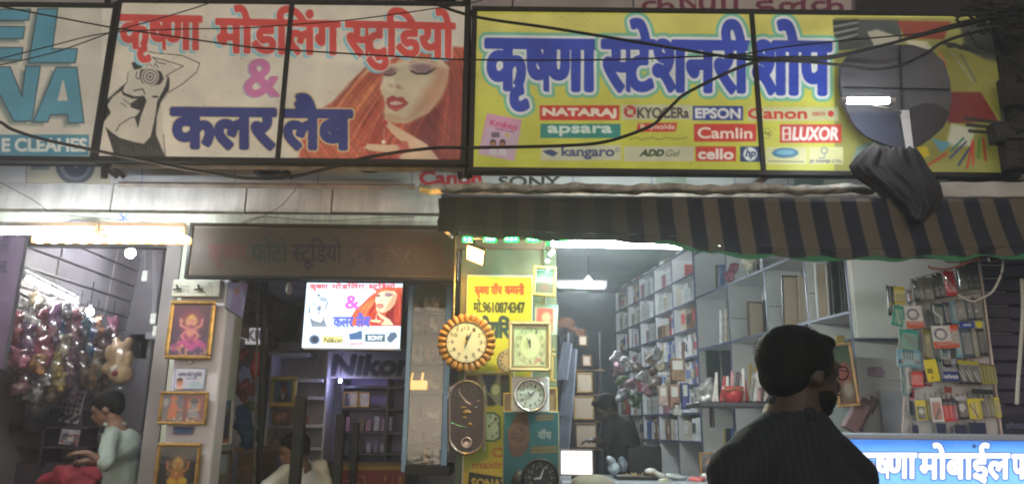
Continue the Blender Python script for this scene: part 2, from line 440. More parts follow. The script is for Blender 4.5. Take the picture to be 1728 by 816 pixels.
# --- left sign
t = thing('shop_sign', 'white sign board with cut off teal capital letters at the far left', 'sign', P(0, 268, SY))
c = pcanvas(-170, 12, 172, 263, SY, (216, 212, 198))
for p in ([(-200, 40), (127, 40), (120, 85), (-200, 85)], [(-200, 112), (103, 112), (95, 162), (-200, 162)], [(-200, 200), (95, 200), (88, 250), (-200, 250)],
          [(158, 38), (240, 38), (218, 205), (322, 205), (313, 262), (120, 262)],
          [(-330, 280), (-240, 280), (-200, 505), (-330, 505)],
          [(-150, 280), (42, 280), (92, 405), (108, 278), (168, 278), (133, 505), (58, 505), (0, 395), (-40, 505), (-150, 505)],
          [(235, 282), (320, 282), (350, 512), (285, 512), (283, 478), (210, 478), (200, 508), (140, 508)]):
    q = np.array(C1(p)); c.poly(q+(-8, 6), (92, 116, 116), 7, .8)
    c.poly(q, (30, 52, 66), 1, 1, 1.3); c.poly(q, (72, 150, 180), 1, 1, -.6)
c.poly(C1([(263, 338), (243, 418), (280, 418)]), (216, 212, 198), 1, 1, 1)
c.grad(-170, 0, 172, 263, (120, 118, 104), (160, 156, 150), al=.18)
c.rect(-170, 227, 150, 263, (74, 138, 162)); c.text('E CLEAHES', 4, 234, 146, 255, (214, 220, 214), 1.3)
c.text('PHOTO STAT', -160, 234, -20, 255, (214, 220, 214), 1.3) if False else None
c.speck(40, (110, 104, 90), .5, 1.3, .4)
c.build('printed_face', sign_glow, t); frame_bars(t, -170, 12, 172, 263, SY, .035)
# --- studio sign
t = thing('shop_sign', 'cream studio sign with red and navy lettering and a red haired woman', 'sign', P(480, 272, SY))
c = pcanvas(186, 8, 781, 267, SY, (226, 218, 200))
# woman: hair, face, hand
class Mapped:
    """draws the same artwork at another place and size on a print"""
    def __init__(s, c, ox, oy, kx, ky, x0, y0): s.c, s.o = c, (ox, oy, kx, ky, x0, y0); s.k = (kx+ky)/2
    def T(s, pts): ox, oy, kx, ky, x0, y0 = s.o; return [(ox+(a-x0)*kx, oy+(b-y0)*ky) for a, b in pts]
    def poly(s, pts, col, soft=1., al=1., grow=0): s.c.poly(s.T(pts), col, max(.7, soft*s.k), al, grow*s.k)
    def line(s, pts, w, col, soft=.8, al=1.): s.c.line(s.T(pts), max(w*s.k, .5), col, max(.6, soft*s.k), al)
    def ell(s, cx, cy, rx, ry, col, soft=1., al=1., rot=0., ring=None):
        (cx, cy), = s.T([(cx, cy)]); s.c.ell(cx, cy, rx*s.o[2], ry*s.o[3], col, max(.6, soft*s.k), al, rot, ring)
    def streak(s, u0, v0, u1, v1, a, amp=.12, along=(1, 0), fr=.2):
        (u0, v0), (u1, v1) = s.T([(u0, v0), (u1, v1)]); s.c.streak(u0, v0, u1, v1, a, amp, along, fr/s.k)
def draw_woman(c, n_strands=150):
    hair = K2([(1010, 200), (960, 195), (900, 205), (830, 190), (760, 205), (690, 225), (640, 275), (570, 320), (510, 370), (450, 425), (400, 455), (370, 500), (330, 560), (310, 600), (312, 680), (1010, 680)])
    c.poly(hair, (186, 84, 60), 5)
    for p, col, sf in (
        ([(640, 290), (600, 400), (560, 520), (600, 670), (760, 670), (720, 520), (650, 430)], (150, 44, 40), 16),
        ([(500, 400), (640, 330), (620, 420), (480, 520), (420, 560), (430, 470)], (216, 128, 78), 14),
        ([(380, 520), (520, 470), (560, 560), (420, 640), (330, 640)], (196, 92, 62), 16),
        ([(700, 230), (800, 215), (860, 260), (760, 262), (690, 290)], (206, 96, 66), 9),
        ([(760, 520), (900, 420), (940, 330), (1000, 300), (1010, 670), (800, 670)], (112, 30, 34), 14),
        ([(930, 330), (990, 250), (1000, 640), (900, 640), (900, 520)], (170, 70, 56), 16)): c.poly(K2(p), col, sf)
    c.streak(500, 60, 790, 270, (1, .9, .8), .30, (.55, .83), .35)
    for k in range(n_strands):
        a = random.random(); x0_, y0_ = 640+330*a, 215+random.uniform(-10, 40); x1_, y1_ = 300+420*a+random.uniform(-40, 40), 690; xm, ym = (x0_*.55+x1_*.45)-70*(1-a), 430+random.uniform(-30, 30)
        pts_ = [((1-t_)**2*x0_+2*t_*(1-t_)*xm+t_*t_*x1_, (1-t_)**2*y0_+2*t_*(1-t_)*ym+t_*t_*y1_) for t_ in [random.uniform(0, .3)+i_*random.uniform(.08, .1) for i_ in range(8)]]
        pts_ = [q_ for q_ in pts_ if q_[1] < 672 and q_[0] > 420-.62*(q_[1]-430)]
        if len(pts_) > 2: c.line(K2(pts_), random.uniform(.8, 2.6), random.choice(((226, 130, 84), (206, 96, 66), (150, 50, 40), (120, 36, 34), (236, 156, 104), (176, 70, 52))), 2.4, .45)
    for k in range(40):
        x_ = 925+random.uniform(0, 75); c.line(K2([(x_-20, 250), (x_+random.uniform(-5, 15), 400), (min(x_+random.uniform(-30, 20), 1000), 660)]), random.uniform(.8, 2.2), random.choice(((120, 34, 34), (90, 24, 30), (190, 84, 60), (156, 60, 48))), 2.4, .5)
    face = K2([(690, 268), (668, 300), (655, 345), (645, 370), (655, 395), (662, 410), (668, 440), (662, 470), (668, 500), (700, 512), (760, 515), (850, 470), (905, 400), (930, 330), (935, 280), (900, 245), (800, 245)])
    c.poly(face, (212, 196, 164), 4); c.poly(K2([(830, 380), (900, 300), (925, 330), (890, 420), (800, 490), (760, 505)]), (178, 128, 96), 18, .8)
    c.poly(K2([(660, 300), (700, 330), (715, 375), (690, 380), (652, 365)]), (226, 214, 186), 8, .8)
    c.ell(*K2([(712, 362)])[0], 11, 3.5, (150, 86, 66), 4, .6, .25)
    c.ell(*K2([(685, 300)])[0], 12, 6.5, (120, 72, 84), 6, .8, -.3); c.line(K2([(664, 312), (690, 316), (712, 306)]), 2.2, (40, 24, 30))
    c.ell(*K2([(825, 285)])[0], 20, 8.5, (128, 92, 112), 7, .85, .1); c.line(K2([(778, 298), (800, 308), (840, 308), (868, 292), (878, 284)]), 3.4, (34, 20, 28), 1.4)
    c.poly(K2([(720, 250), (800, 235), (860, 250), (870, 262), (780, 262), (720, 275)]), (222, 206, 176), 6, .6); c.poly(K2([(690, 320), (706, 330), (716, 372), (700, 376)]), (236, 226, 200), 3, .6); c.poly(K2([(655, 470), (700, 478), (760, 500), (700, 512), (664, 500)]), (176, 136, 106), 6, .6); c.poly(K2([(860, 265), (935, 285), (925, 350), (880, 430), (830, 480), (850, 400), (880, 330)]), (196, 140, 112), 12, .7)
    c.line(K2([(770, 262), (820, 250), (880, 262)]), 2, (150, 90, 70), 2, .6)
    c.poly(K2([(676, 410), (700, 398), (718, 408), (740, 404), (765, 432), (740, 452), (712, 466), (684, 452), (672, 430)]), (166, 54, 54), 2)
    c.poly(K2([(684, 430), (712, 420), (748, 432), (715, 440), (690, 438)]), (226, 196, 186), 1.4, .9); c.line(K2([(690, 450), (715, 456), (738, 446)]), 2.4, (206, 96, 90), 2)
    c.poly(K2([(655, 505), (672, 498), (700, 520), (770, 560), (840, 600), (895, 668), (740, 668), (700, 640), (600, 628), (570, 610), (590, 600), (680, 605), (745, 600), (700, 560)]), (214, 184, 152), 2.5)
    c.poly(K2([(700, 590), (760, 590), (770, 620), (720, 660), (690, 650), (730, 620)]), (176, 60, 56), 4, .8)
    c.ell(*K2([(668, 512)])[0], 5, 4, (176, 44, 50), 1.5, 1, .6); c.ell(*K2([(575, 606)])[0], 6, 2.6, (176, 44, 50), 1.5)
    c.line(K2([(665, 540), (663, 585)]), .9, (230, 220, 200)); c.ell(*K2([(661, 593)])[0], 3.5, 3.2, (236, 226, 210))
def draw_photographer(c, ink=(30, 30, 32), pale=(208, 202, 186)):
    c.poly(C1([(430, 410), (520, 350), (560, 395), (600, 400), (660, 400), (705, 375), (700, 400), (672, 430), (690, 655), (480, 655), (450, 560), (428, 515)]), pale, 1)
    c.poly(C1([(555, 262), (600, 245), (690, 240), (720, 270), (735, 290), (700, 320), (705, 375), (660, 400), (600, 402), (540, 385), (530, 350), (535, 300)]), pale, 1)
    for p in ([(430, 430), (470, 395), (520, 350), (516, 372), (470, 405), (448, 440), (462, 470), (440, 500), (428, 515)],
              [(500, 362), (520, 388), (560, 402), (600, 400), (598, 412), (550, 412), (512, 395)],
              [(545, 430), (600, 398), (612, 420), (590, 480), (575, 535), (562, 490), (585, 462), (545, 448)],
              [(700, 315), (708, 330), (705, 375), (672, 425), (655, 480), (650, 560), (690, 655), (480, 655), (440, 530), (470, 555), (500, 575), (560, 592), (600, 600), (628, 570), (640, 520), (650, 470), (655, 425), (668, 400), (690, 360)],
              [(586, 292), (612, 285), (640, 286), (672, 300), (684, 330), (668, 352), (630, 358), (592, 346), (582, 318)],
              [(548, 262), (572, 256), (600, 262), (590, 285), (560, 292)]): c.poly(C1(p), ink, 1.2)
    for p, w in (([(600, 212), (650, 222), (760, 232), (832, 264), (822, 300), (760, 352), (704, 385)], 1.5), ([(640, 240), (700, 256), (765, 276), (735, 292), (692, 318)], 1.4),
                 ([(535, 300), (528, 345), (516, 360)], 1.6), ([(484, 548), (500, 520), (545, 492), (575, 485)], 1.7), ([(600, 250), (640, 240), (660, 262), (690, 268)], 1.6), ([(612, 276), (620, 262), (632, 276)], 1.4), ([(640, 282), (648, 264), (660, 284)], 1.4),
                 ([(572, 300), (566, 318), (574, 330), (586, 326)], 1.5), ([(560, 378), (596, 372), (604, 392)], 2), ([(505, 430), (528, 446)], 1.2), ([(515, 415), (545, 438)], 1.2), ([(640, 404), (655, 404)], 3.5), ([(682, 560), (690, 655)], 1.2)): c.line(C1(p), w, ink)
    for r, q in ((15, pale), (12.5, (60, 60, 62)), (10.5, pale), (7.5, (70, 70, 72)), (5, pale), (2.4, (20, 20, 20))): c.ell(*C1([(626, 320)])[0], r, r, q)
    for i in range(14): c.line(C1([(500+i*13, 600+(i*37) % 30), (506+i*13, 650)]), .8, (150, 146, 138), 1, .7)
draw_woman(Mapped(c, 0, 0, 1, 1, 0, 0)); draw_photographer(Mapped(c, 0, 0, 1, 1, 0, 0))
# lettering
sky_ = (128, 196, 214); wh = (226, 216, 204)
for s_, a, b, d, e in (('कृष्णा', 203, 339, 27, 80), ('मोडलिंग', 366, 572, 34, 87), ('स्टुडियो', 585, 766, 38, 92)):
    c.text(s_, a, d, b, e, (212, 62, 58), 3.1, .02, halos=((1.8, wh),), shadow=(-5, 4, sky_))
c.text('&', 414, 101, 470, 162, (206, 112, 168), 2.2, shadow=(-2, 1, (170, 170, 190)))
c.text('कलर', 291, 185, 463, 247, (26, 38, 120), 4.6, .01, halos=((1.5, (196, 182, 140)),))
c.text('लैब', 478, 188, 592, 249, (26, 38, 120), 4.4, .01, halos=((2.4, (214, 190, 140)),))
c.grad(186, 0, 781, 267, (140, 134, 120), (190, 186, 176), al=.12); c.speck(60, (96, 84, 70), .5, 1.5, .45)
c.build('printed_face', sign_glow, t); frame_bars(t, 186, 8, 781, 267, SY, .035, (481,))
# --- yellow sign
t = thing('shop_sign', 'yellow stationery sign with big blue letters and rows of small brand panels', 'sign', P(1240, 290, SY))
Yl = (208, 208, 84)
c = pcanvas(802, 24, 1690, 287, SY, Yl)
c.grad(802, 24, 1690, 290, (214, 208, 112), (196, 202, 66)); 
# stationery picture on the right, its inks partly dulled for the unlit end
c.rect(1408, 30, 1700, 300, (150, 150, 78), 3)
for p, col, sf in (([(420, 80), (690, 82), (700, 160), (520, 200), (440, 205), (425, 140)], (70, 78, 76), 2), ([(680, 84), (900, 88), (870, 160), (715, 156)], (140, 62, 46), 4),
    ([(560, 130), (600, 120), (690, 150), (680, 190), (600, 210)], (180, 178, 160), 3), ([(700, 160), (800, 170), (830, 200), (760, 200)], (206, 200, 170), 2),
    ([(860, 200), (1100, 240), (1100, 640), (800, 660), (850, 500), (900, 450)], (140, 138, 62), 8), ([(890, 372), (1020, 374), (1092, 492), (886, 500)], (116, 40, 36), 3),
    ([(900, 500), (1000, 520), (980, 590), (880, 590)], (196, 200, 176), 6), ([(520, 590), (640, 560), (720, 600), (640, 690), (490, 690), (500, 640)], (120, 140, 130), 6),
    ([(740, 600), (800, 590), (815, 630), (760, 645)], (212, 190, 40), 2), ([(820, 560), (900, 580), (860, 620)], (90, 150, 170), 3), ([(1100, 240), (1195, 260), (1195, 700), (1130, 640), (1100, 480)], (46, 48, 42), 8), ([(930, 90), (1195, 80), (1195, 270), (1040, 240), (960, 200)], (60, 62, 54), 8)): c.poly(K4(p), col, sf)
for i in range(7): c.line(K4([(425, 95+i*14), (520, 80+i*12)]), 2.2, ((28, 28, 30), (150, 156, 150))[i % 2], 1.2)
for a, b, col in (((790, 680), (880, 622), (190, 44, 40)), ((895, 640), (960, 575), (40, 60, 130)), ((930, 668), (975, 600), (40, 50, 120)), ((965, 680), (985, 580), (190, 50, 44)), ((990, 668), (988, 570), (200, 60, 50)), ((1040, 650), (1030, 560), (170, 30, 30)), ((1010, 640), (1015, 560), (60, 130, 60)), ((900, 610), (950, 560), (40, 120, 110)), ((900, 210), (990, 335), (150, 150, 120)), ((940, 220), (1000, 330), (100, 108, 90)), ((850, 205), (880, 265), (190, 110, 70)), ((570, 600), (600, 570), (220, 220, 210)), ((540, 640), (600, 590), (226, 226, 220))):
    c.line(K4([a, b]), 3.4, col, 1.2)
for r0, r1 in (((960, 480), (1110, 500)), ((965, 505), (1110, 520)), ((975, 530), (1105, 540))): c.line(K4([r0, r1]), 6, (40, 44, 40), 1.5)
for i in range(16): c.line(K4([(870+i*20, 176+((i*13) % 22)), (905+i*20, 180+((i*7) % 40))]), 5, (46, 46, 44), 2)
c.speck(50, (90, 90, 60), .6, 1.5, .4)
B = (46, 72, 178); halo = ((9.5, (116, 190, 160)), (4.8, (222, 226, 226)))
c.text('कृष्णा', 822, 69, 1006, 149, B, 4.9, .012, halos=halo)
c.text('स्टेशनरी', 1018, 70, 1263, 151, B, 4.5, .012, halos=halo)
c.text('शोप', 1274, 73, 1400, 156, B, 5.0, .012, halos=halo)
Rd, Bl, Te, Pl = (204, 58, 50), (40, 66, 150), (40, 138, 128), (200, 202, 170)
def chip(u0, v0, u1, v1, bgc, s_, col, g=.5, pu=5, pv=4, shear=0): c.rect(u0, v0, u1, v1, bgc); c.text(s_, u0+pu, v0+pv, u1-pu, v1-pv, col, g, .01, shear=shear)
chip(911, 178, 1045, 203, Rd, 'NATARAJ', (236, 226, 206), 1.4, 6, 5)
c.rect(912, 209, 1047, 233, Te); c.text('apsara', 925, 213, 1032, 229, (214, 232, 220), 1.)
c.rect(913, 245, 1048, 271, Pl); c.text('kangaro', 948, 248, 1036, 268, (50, 70, 120), .7); c.poly([(915, 255), (930, 252), (942, 258), (934, 264), (924, 261)], (40, 70, 120)); c.ell(1042, 253, 3, 3, (60, 80, 130), ring=.5)
c.rect(1049, 177, 1168, 202, Pl); c.text('KYOCERa', 1076, 182, 1162, 199, (66, 60, 62), .7); c.ell(1063, 188, 8, 8, (196, 44, 60), ring=2.4); c.line([(1056, 188), (1070, 181)], 2.5, (196, 44, 60)); c.line([(1058, 182), (1070, 195)], 2, Pl)
c.poly([(1077, 208), (1143, 207), (1140, 222), (1073, 223)], Rd); c.text('Reynolds', 1081, 210, 1138, 220, (236, 220, 200), .4)
c.line([(1062, 235), (1075, 232), (1082, 236), (1100, 232), (1112, 236), (1124, 232), (1140, 235), (1160, 232)], 1.1, (90, 110, 60))
c.rect(1053, 247, 1171, 272, Pl); c.text('ADD', 1080, 253, 1118, 263, (36, 60, 40), .9, shear=4); c.text('Gel', 1122, 253, 1144, 264, (130, 140, 110), .5, shear=4)
chip(1169, 179, 1254, 203, Bl, 'EPSON', (228, 230, 230), 1.1, 5, 4)
chip(1171, 209, 1276, 239, Rd, 'Camlin', (240, 226, 210), .7, 7, 6)
chip(1174, 247, 1242, 272, Rd, 'cello', (240, 230, 220), 1.1, 5, 4)
c.rect(1249, 247, 1284, 273, (26, 60, 110)); c.ell(1266, 260, 11.5, 11.5, (226, 232, 232)); c.text('hp', 1258, 252, 1274, 268, (26, 60, 110), .6, shear=3)
c.rect(1262, 181, 1415, 204, Pl, 1, .8); c.text('Canon', 1263, 183, 1361, 200, (206, 52, 44), .8); c.text('XEROX', 1370, 189, 1393, 195, (190, 70, 60), .2); c.ell(1402, 192, 5, 5, (200, 60, 60))
c.rect(1316, 210, 1420, 241, Rd); c.text('LUXOR', 1338, 215, 1414, 236, (238, 232, 226), 1.3, shear=2); c.rect(1320, 214, 1335, 237, (234, 224, 214)); c.ell(1327, 221, 4, 4, Rd); c.rect(1324, 227, 1331, 235, Rd)
c.ell(1294, 225, 8, 8, (150, 160, 70), ring=.9); c.text('Ag', 1289, 221, 1299, 229, (90, 80, 40), .2)
c.rect(1292, 248, 1362, 277, (206, 208, 150)); c.ell(1325, 258, 22, 8.5, (36, 110, 150), 1.4); c.ell(1325, 257, 16, 4.6, (110, 176, 200), 2); c.line([(1297, 272), (1356, 273)], 1.5, (120, 120, 80))
c.rect(1365, 248, 1423, 277, (206, 208, 150)); c.ell(1391, 254, 5, 5, (120, 140, 150), ring=1); c.line([(1391, 259), (1391, 266), (1383, 267)], 2, (120, 140, 150)); c.text('JK PAPER LTD.', 1366, 270, 1422, 276, (80, 90, 110), .25)
# exercise book picture
c.poly(K3([(103, 472), (250, 500), (215, 670), (68, 642)]), (206, 150, 178), 1); c.poly(K3([(100, 520), (242, 545), (216, 668), (70, 640)]), (196, 176, 196), 8, .8)
c.text('Krishna', 828, 202, 872, 212, (190, 60, 110), .3, .18); c.text('note book', 836, 214, 868, 219, (150, 60, 110), .1, .18)
for x_, cc in ((832, (190, 130, 100)), (848, (180, 120, 90))): c.ell(x_, 241, 5, 6, (50, 36, 40)); c.ell(x_, 243, 3.4, 3.6, cc); c.poly([(x_-6, 248), (x_+6, 250), (x_+7, 263), (x_-7, 261)], (206, 200, 206))
c.rect(829, 223, 843, 232, (110, 90, 110)); c.poly([(853, 224), (861, 228), (855, 233)], (200, 180, 60))
c.build('printed_face', sign_glow, t); frame_bars(t, 802, 24, 1690, 287, SY, .035, (1278,))
t = thing('added_dark_panel', 'added dark panel toning down the wall beyond the right end of the yellow sign', 'panel', P(1710, 290, 4.66)); x0, x1, z0, z1 = rect(1697, -40, 1900, 300, 4.66); MB().bbox(x0, x1, 4.66, 4.70, z0, z1).build('panel', mat('added_panel_dark', (.03, .028, .03), .8, 0, .5, 6, .3), t)  # dark sheet added to darken the bright wall showing here
# ================================================================== BELOW THE SIGNS
BY = 4.80
c = pcanvas(-60, 268, 1728, 316, BY, (186, 186, 190), 1.5)
c.rect(44, 270, 186, 311, (176, 168, 150), 1); c.line([(44, 270), (44, 311), (186, 311)], 1.2, (70, 70, 76))
c.ell(127, 280, 33, 31, (74, 80, 92), 2); c.ell(127, 280, 26, 24, (116, 120, 130), 2); c.ell(128, 280, 20, 19, (58, 64, 80), 2); c.ell(128, 278, 4, 4, (226, 226, 230), 2); c.rect(52, 268, 84, 286, (104, 112, 124), 4)
c.ell(450, 284, 24, 16, (100, 110, 124), 2); c.ell(450, 284, 15, 10, (52, 56, 66), 2); c.ell(624, 284, 20, 8, (72, 72, 80), 2)
for u in (240, 397, 537, 695, 967, 1100, 1240, 1330, 1420, 1530): c.line([(u, 268), (u, 314)], 1.4, (90, 100, 160))
c.text('Canon', 709, 289, 812, 311, (196, 44, 60), 1.5); c.text('SONY', 842, 298, 944, 315, (34, 34, 40), .9)
c.rect(1107, 298, 1158, 316, (150, 160, 150), 2); c.rect(1340, 300, 1420, 314, (110, 130, 130), 3); c.rect(1390, 303, 1430, 310, (190, 190, 180), 1)
t = thing('banner_strip', 'white printed banner with camera pictures behind the sign supports', 'banner', P(600, 310, BY))
c.build('printed_face', print_flex, t); x0, x1, z0, z1 = rect(-60, 268, 1728, 316, BY); MB().box(x0, x1, BY+.004, BY+.03, z0, z1).build('backing_board', grey_steel, t)
# steel support rails and slanting brackets
t = thing('support_rails', 'rusty steel rails and struts carrying the three sign boards', 'rails', P(700, 300, 4.6))
def bar(u0, v0, u1, v1, Y0, Y1, r, m, parent, name='rail', n=4):
    return MB().tube([P(u0, v0, Y0), P(u1, v1, Y1)], r, n).build(name, m, parent)
rust = mat('weathered_rail', (.30, .25, .22), .65, .1, .4, 9, .3)
bar(190, 279, 790, 285, 4.62, 4.62, .02, rust, t); bar(796, 292, 1728, 299, 4.62, 4.62, .018, rust, t); bar(200, 311, 700, 315, 4.72, 4.72, .02, rust, t)
bar(-80, 274, 190, 277, 4.63, 4.63, .02, black_steel, t)
for a in ((165, 272, 205, 304), (186, 276, 214, 303), (478, 280, 494, 304), (776, 268, 778, 308), (1292, 300, 1262, 318), (1690, 300, 1650, 322)):
    bar(a[0], a[1], a[2], a[3], 4.62, 4.85, .02, black_steel if a[0] < 1000 else rust, t, 'strut')
bar(787, -60, 790, 300, 4.62, 4.62, .028, black_steel, t, 'post'); bar(183, -60, 176, 300, 4.63, 4.63, .024, black_steel, t, 'post')
# fascia panels (grey), recessed joints between them
t = thing('fascia_panels', 'grey wall panels with dark joints under the studio sign', 'panelling', P(300, 350, FY))
us = [-60, 188, 415, 560, 745]
for a, b in zip(us[:-1], us[1:]):
    x0, x1, z0, z1 = rect(a+1.2, 309, b-1.2, 358, FY); MB().bbox(x0, x1, FY, FY+.04, z0, z1, .004).build('panel', grey_wall, t)
x0, x1, z0, z1 = rect(-60, 305, 745, 362, FY); MB().box(x0, x1, FY+.015, FY+.06, z0+.01, z1-.01).build('backing', dark_wall, t)
x0, x1, z0, z1 = rect(-60, 359, 745, 386, 4.88)
beamm = mat('beam_paint', (.68, .73, .64), .5, 0, .15, 3, .1, grime=.3)
structure('lintel_beam', MB().bbox(-6, x1, 4.88, 5.3, z0+.02, z1, .01), beamm)
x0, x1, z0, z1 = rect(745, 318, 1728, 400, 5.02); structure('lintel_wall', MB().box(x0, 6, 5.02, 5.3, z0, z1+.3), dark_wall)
# ================================================================== HELPERS FOR PLACED OBJECTS
def PX(u, v, X):
    a = (u-CX)/FOC; b = (CY-v)/FOC; d = FW+RT*a+UP*b; return CAM+d*(X/d.x)
def PZ(u, v, Z):
    a = (u-CX)/FOC; b = (CY-v)/FOC; d = FW+RT*a+UP*b; return CAM+d*((Z-CAM.z)/d.z)
def pbox(name, u0, v0, u1, v1, Y, d, m, parent, b=.004):
    x0, x1, z0, z1 = rect(u0, v0, u1, v1, Y); return MB().bbox(x0, x1, Y, Y+d, z0, z1, b).build(name, m, parent)
def base_of(u, v, Y): return P(u, v, Y)
def quad_panel(name, pts, th, m, parent):
    """flat sheet with thickness through four world points (tl, tr, br, bl)"""
    p = [Vector(q) for q in pts]; n = (p[1]-p[0]).cross(p[3]-p[0]).normalized()
    if n.y < 0: n = -n
    vs = p+[q+n*th for q in p]
    return MB().add(vs, [(0, 1, 2, 3), (7, 6, 5, 4), (0, 4, 5, 1), (1, 5, 6, 2), (2, 6, 7, 3), (3, 7, 4, 0)]).build(name, m, parent)
def framed_picture(label, u0, v0, u1, v1, Y, fw, paint, M_frame=None, step=1.1, group=None, name='framed_picture', cat='picture frame', glass=True, depth=.025, rot=0., tilt=0.):
    """frame of four mitred bars, print, glass; painted in its own pixel space 0..w, 0..h. rot about the view axis, tilt = lean back"""
    x0, x1, z0, z1 = rect(u0, v0, u1, v1, Y); w, h = u1-u0, v1-v0
    t = thing(name, label, cat, ((x0+x1)/2, Y, z0), group)
    M_frame = M_frame or gold
    hw, H_ = (x1-x0)/2, z1-z0; k = (x1-x0)/w; f = fw*k
    T = Matrix.Translation(((x0+x1)/2, Y, z0)) @ Matrix.Rotation(tilt, 4, 'X') @ Matrix.Rotation(rot, 4, 'Y')
    for i, (a, b, c_, d) in enumerate(((-hw, hw, H_-f, H_), (-hw, hw, 0, f), (-hw, -hw+f, f, H_-f), (hw-f, hw, f, H_-f))):
        MB().bbox(a, b, -depth, .006, c_, d, f*.3, T).build('frame_bar', M_frame, t)
    if paint:
        c = Canvas(-hw+f*.8, hw-f*.8, f*.8, H_-f*.8, -depth*.4, step, (200, 200, 200), M=T, local=(w-fw*1.6, h-fw*1.6))
        paint(c, w-fw*1.6, h-fw*1.6); c.build('picture', print_paper, t)
    else: MB().box(-hw+f*.8, hw-f*.8, -depth*.4, 0, f*.8, H_-f*.8, T).build('picture', mat('tan_board', (.42, .33, .24), .6, 0, .2, 5), t)
    MB().box(-hw+f*.6, hw-f*.6, .001, .004, f*.6, H_-f*.6, T).build('backing', wood, t)
    if glass: MB().box(-hw+f*.8, hw-f*.8, -depth*.75, -depth*.7, f*.8, H_-f*.8, T).build('glass', glassm, t)
    return t
def tube_light(label, a, b, r=.013, st=30, col=(.85, .95, 1.), fixture=True, group=None, up=.03, name='tube_light'):
    a, b = Vector(a), Vector(b); mid = (a+b)/2
    t = thing(name, label, 'tube light', mid, group)
    d = (b-a).normalized()
    MB().tube([a+d*.03, b-d*.03], r, 12).build('glowing_tube', emat('tube_glow_%s_%d' % ('w' if col[0] > .9 else 'c', st), col, st), t, smooth=False)
    for e, f in ((a, d), (b, -d)): MB().tube([e, e+f*.035], r*1.15, 12).build('end_cap', white_paint, t)
    if fixture:
        n = Vector((0, 0, up)); q = MB(); w = Vector((0, .02, 0))
        vs = [a-w+n, a+w+n, b+w+n, b-w+n]; q.add(vs+[v+Vector((0, 0, .03)) for v in vs], [(0, 1, 2, 3), (4, 5, 6, 7), (0, 1, 5, 4), (1, 2, 6, 5), (2, 3, 7, 6), (3, 0, 4, 7)])
        bt_ = q.build('batten', white_paint, t)
        for e, f in ((a, d), (b, -d)): MB().box(e.x+f.x*.01-.012, e.x+f.x*.01+.012, e.y-.012, e.y+.012, e.z+r*.5, e.z+up+.004).build('holder', white_paint, bt_)
    return t
# ================================================================== LIGHTS IN VIEW
tube_light('long white tube light under the beam at the left shop', P(-60, 391, 4.48), P(165, 392, 4.48), .014, 48)
tube_light('white tube light joining the long one, ending beside the photo studio board', P(170, 391, 4.48), P(312, 393, 4.48), .014, 48)
t = thing('ceiling_fitting', 'pale oval light fitting above the long tube', 'light fitting', P(132, 378, 4.75))
MB().lathe(P(132, 378, 4.78), [(.0, -.02), (.12, -.02), (.125, 0), (.10, .02), (.04, .03)], 28, sz=.18).build('body', mat('lilac_plastic', (.30, .30, .42), .4), t, smooth=True)
bar(70, 388, 195, 386, 4.74, 4.74, .012, white_paint, t, 'bracket', 8)
warm = (1., .55, .2)
t = thing('warm_lamp_strip', 'strip of glowing orange lamps hanging below the long tube light', 'lamp strip', P(190, 405, 4.66))
pbox('channel', 52, 399, 322, 410, 4.455, .02, mat('orange_diffuser', (.8, .4, .15), .4, emit=warm, est=.8), t)
for k in range(11):
    MB().lathe(P(68+k*24.3, 404, 4.45), [(.014, -.01), (.024, .0), (.022, .012), (.012, .02)], 16, sx=1.5).build('lamp', emat('warm_glow', (1., .62, .28), 26), t, smooth=True)
tube_light('white tube light hanging under the striped awning', P(920, 410, 3.93), P(1262, 416, 3.93), .018, 85, (.84, 1., .95), up=.03)
tube_light('short white tube light deep inside the stationery shop', P(938, 482, 7.6), P(1024, 483, 7.6), .015, 260)
tube_light('slanting white tube light on the wall over the wrapped toys', P(37, 464, 5.4), P(131, 510, 6.3), .016, 15, (1., .98, .95), up=.05)
def bulb(label, u, v, Y, r, st, col=(.8, .85, 1.)):
    p = P(u, v, Y); t = thing('light_bulb', label, 'light bulb', p)
    MB().lathe(p, [(.003, -r), (r*.6, -r*.8), (r, 0), (r*.75, r*.7), (r*.3, r)], 20, axis='Z').build('glass_globe', emat('bulb_%d_%d' % (st, int(col[0]*100)), col, st), t, smooth=True)
    MB().tube([p+Vector((0, 0, r*.8)), p+Vector((0, 0, r*.8+.04))], r*.5, 12).build('cap', white_paint, t)
    MB().tube([p+Vector((0, 0, r*.8+.04)), p+Vector((0, 0, r*.8+.24))], .004, 6).build('flex', rubber, t)
bulb('small glowing bulb near the sloping ceiling of the toy shop', 220, 427, 6.6, .045, 60, (.8, .8, 1.))
bulb('small glowing bulb just above the hanging plastic bags', 151, 526, 6.45, .035, 60)
bulb('round bulb glowing above the short tube light in the stationery shop', 993, 476, 7.3, .04, 40, (.9, .9, 1.))
bulb('tiny violet white bulb beside the dark camera brand letters', 574, 642, 6.75, .013, 150, (.5, .5, 1.))
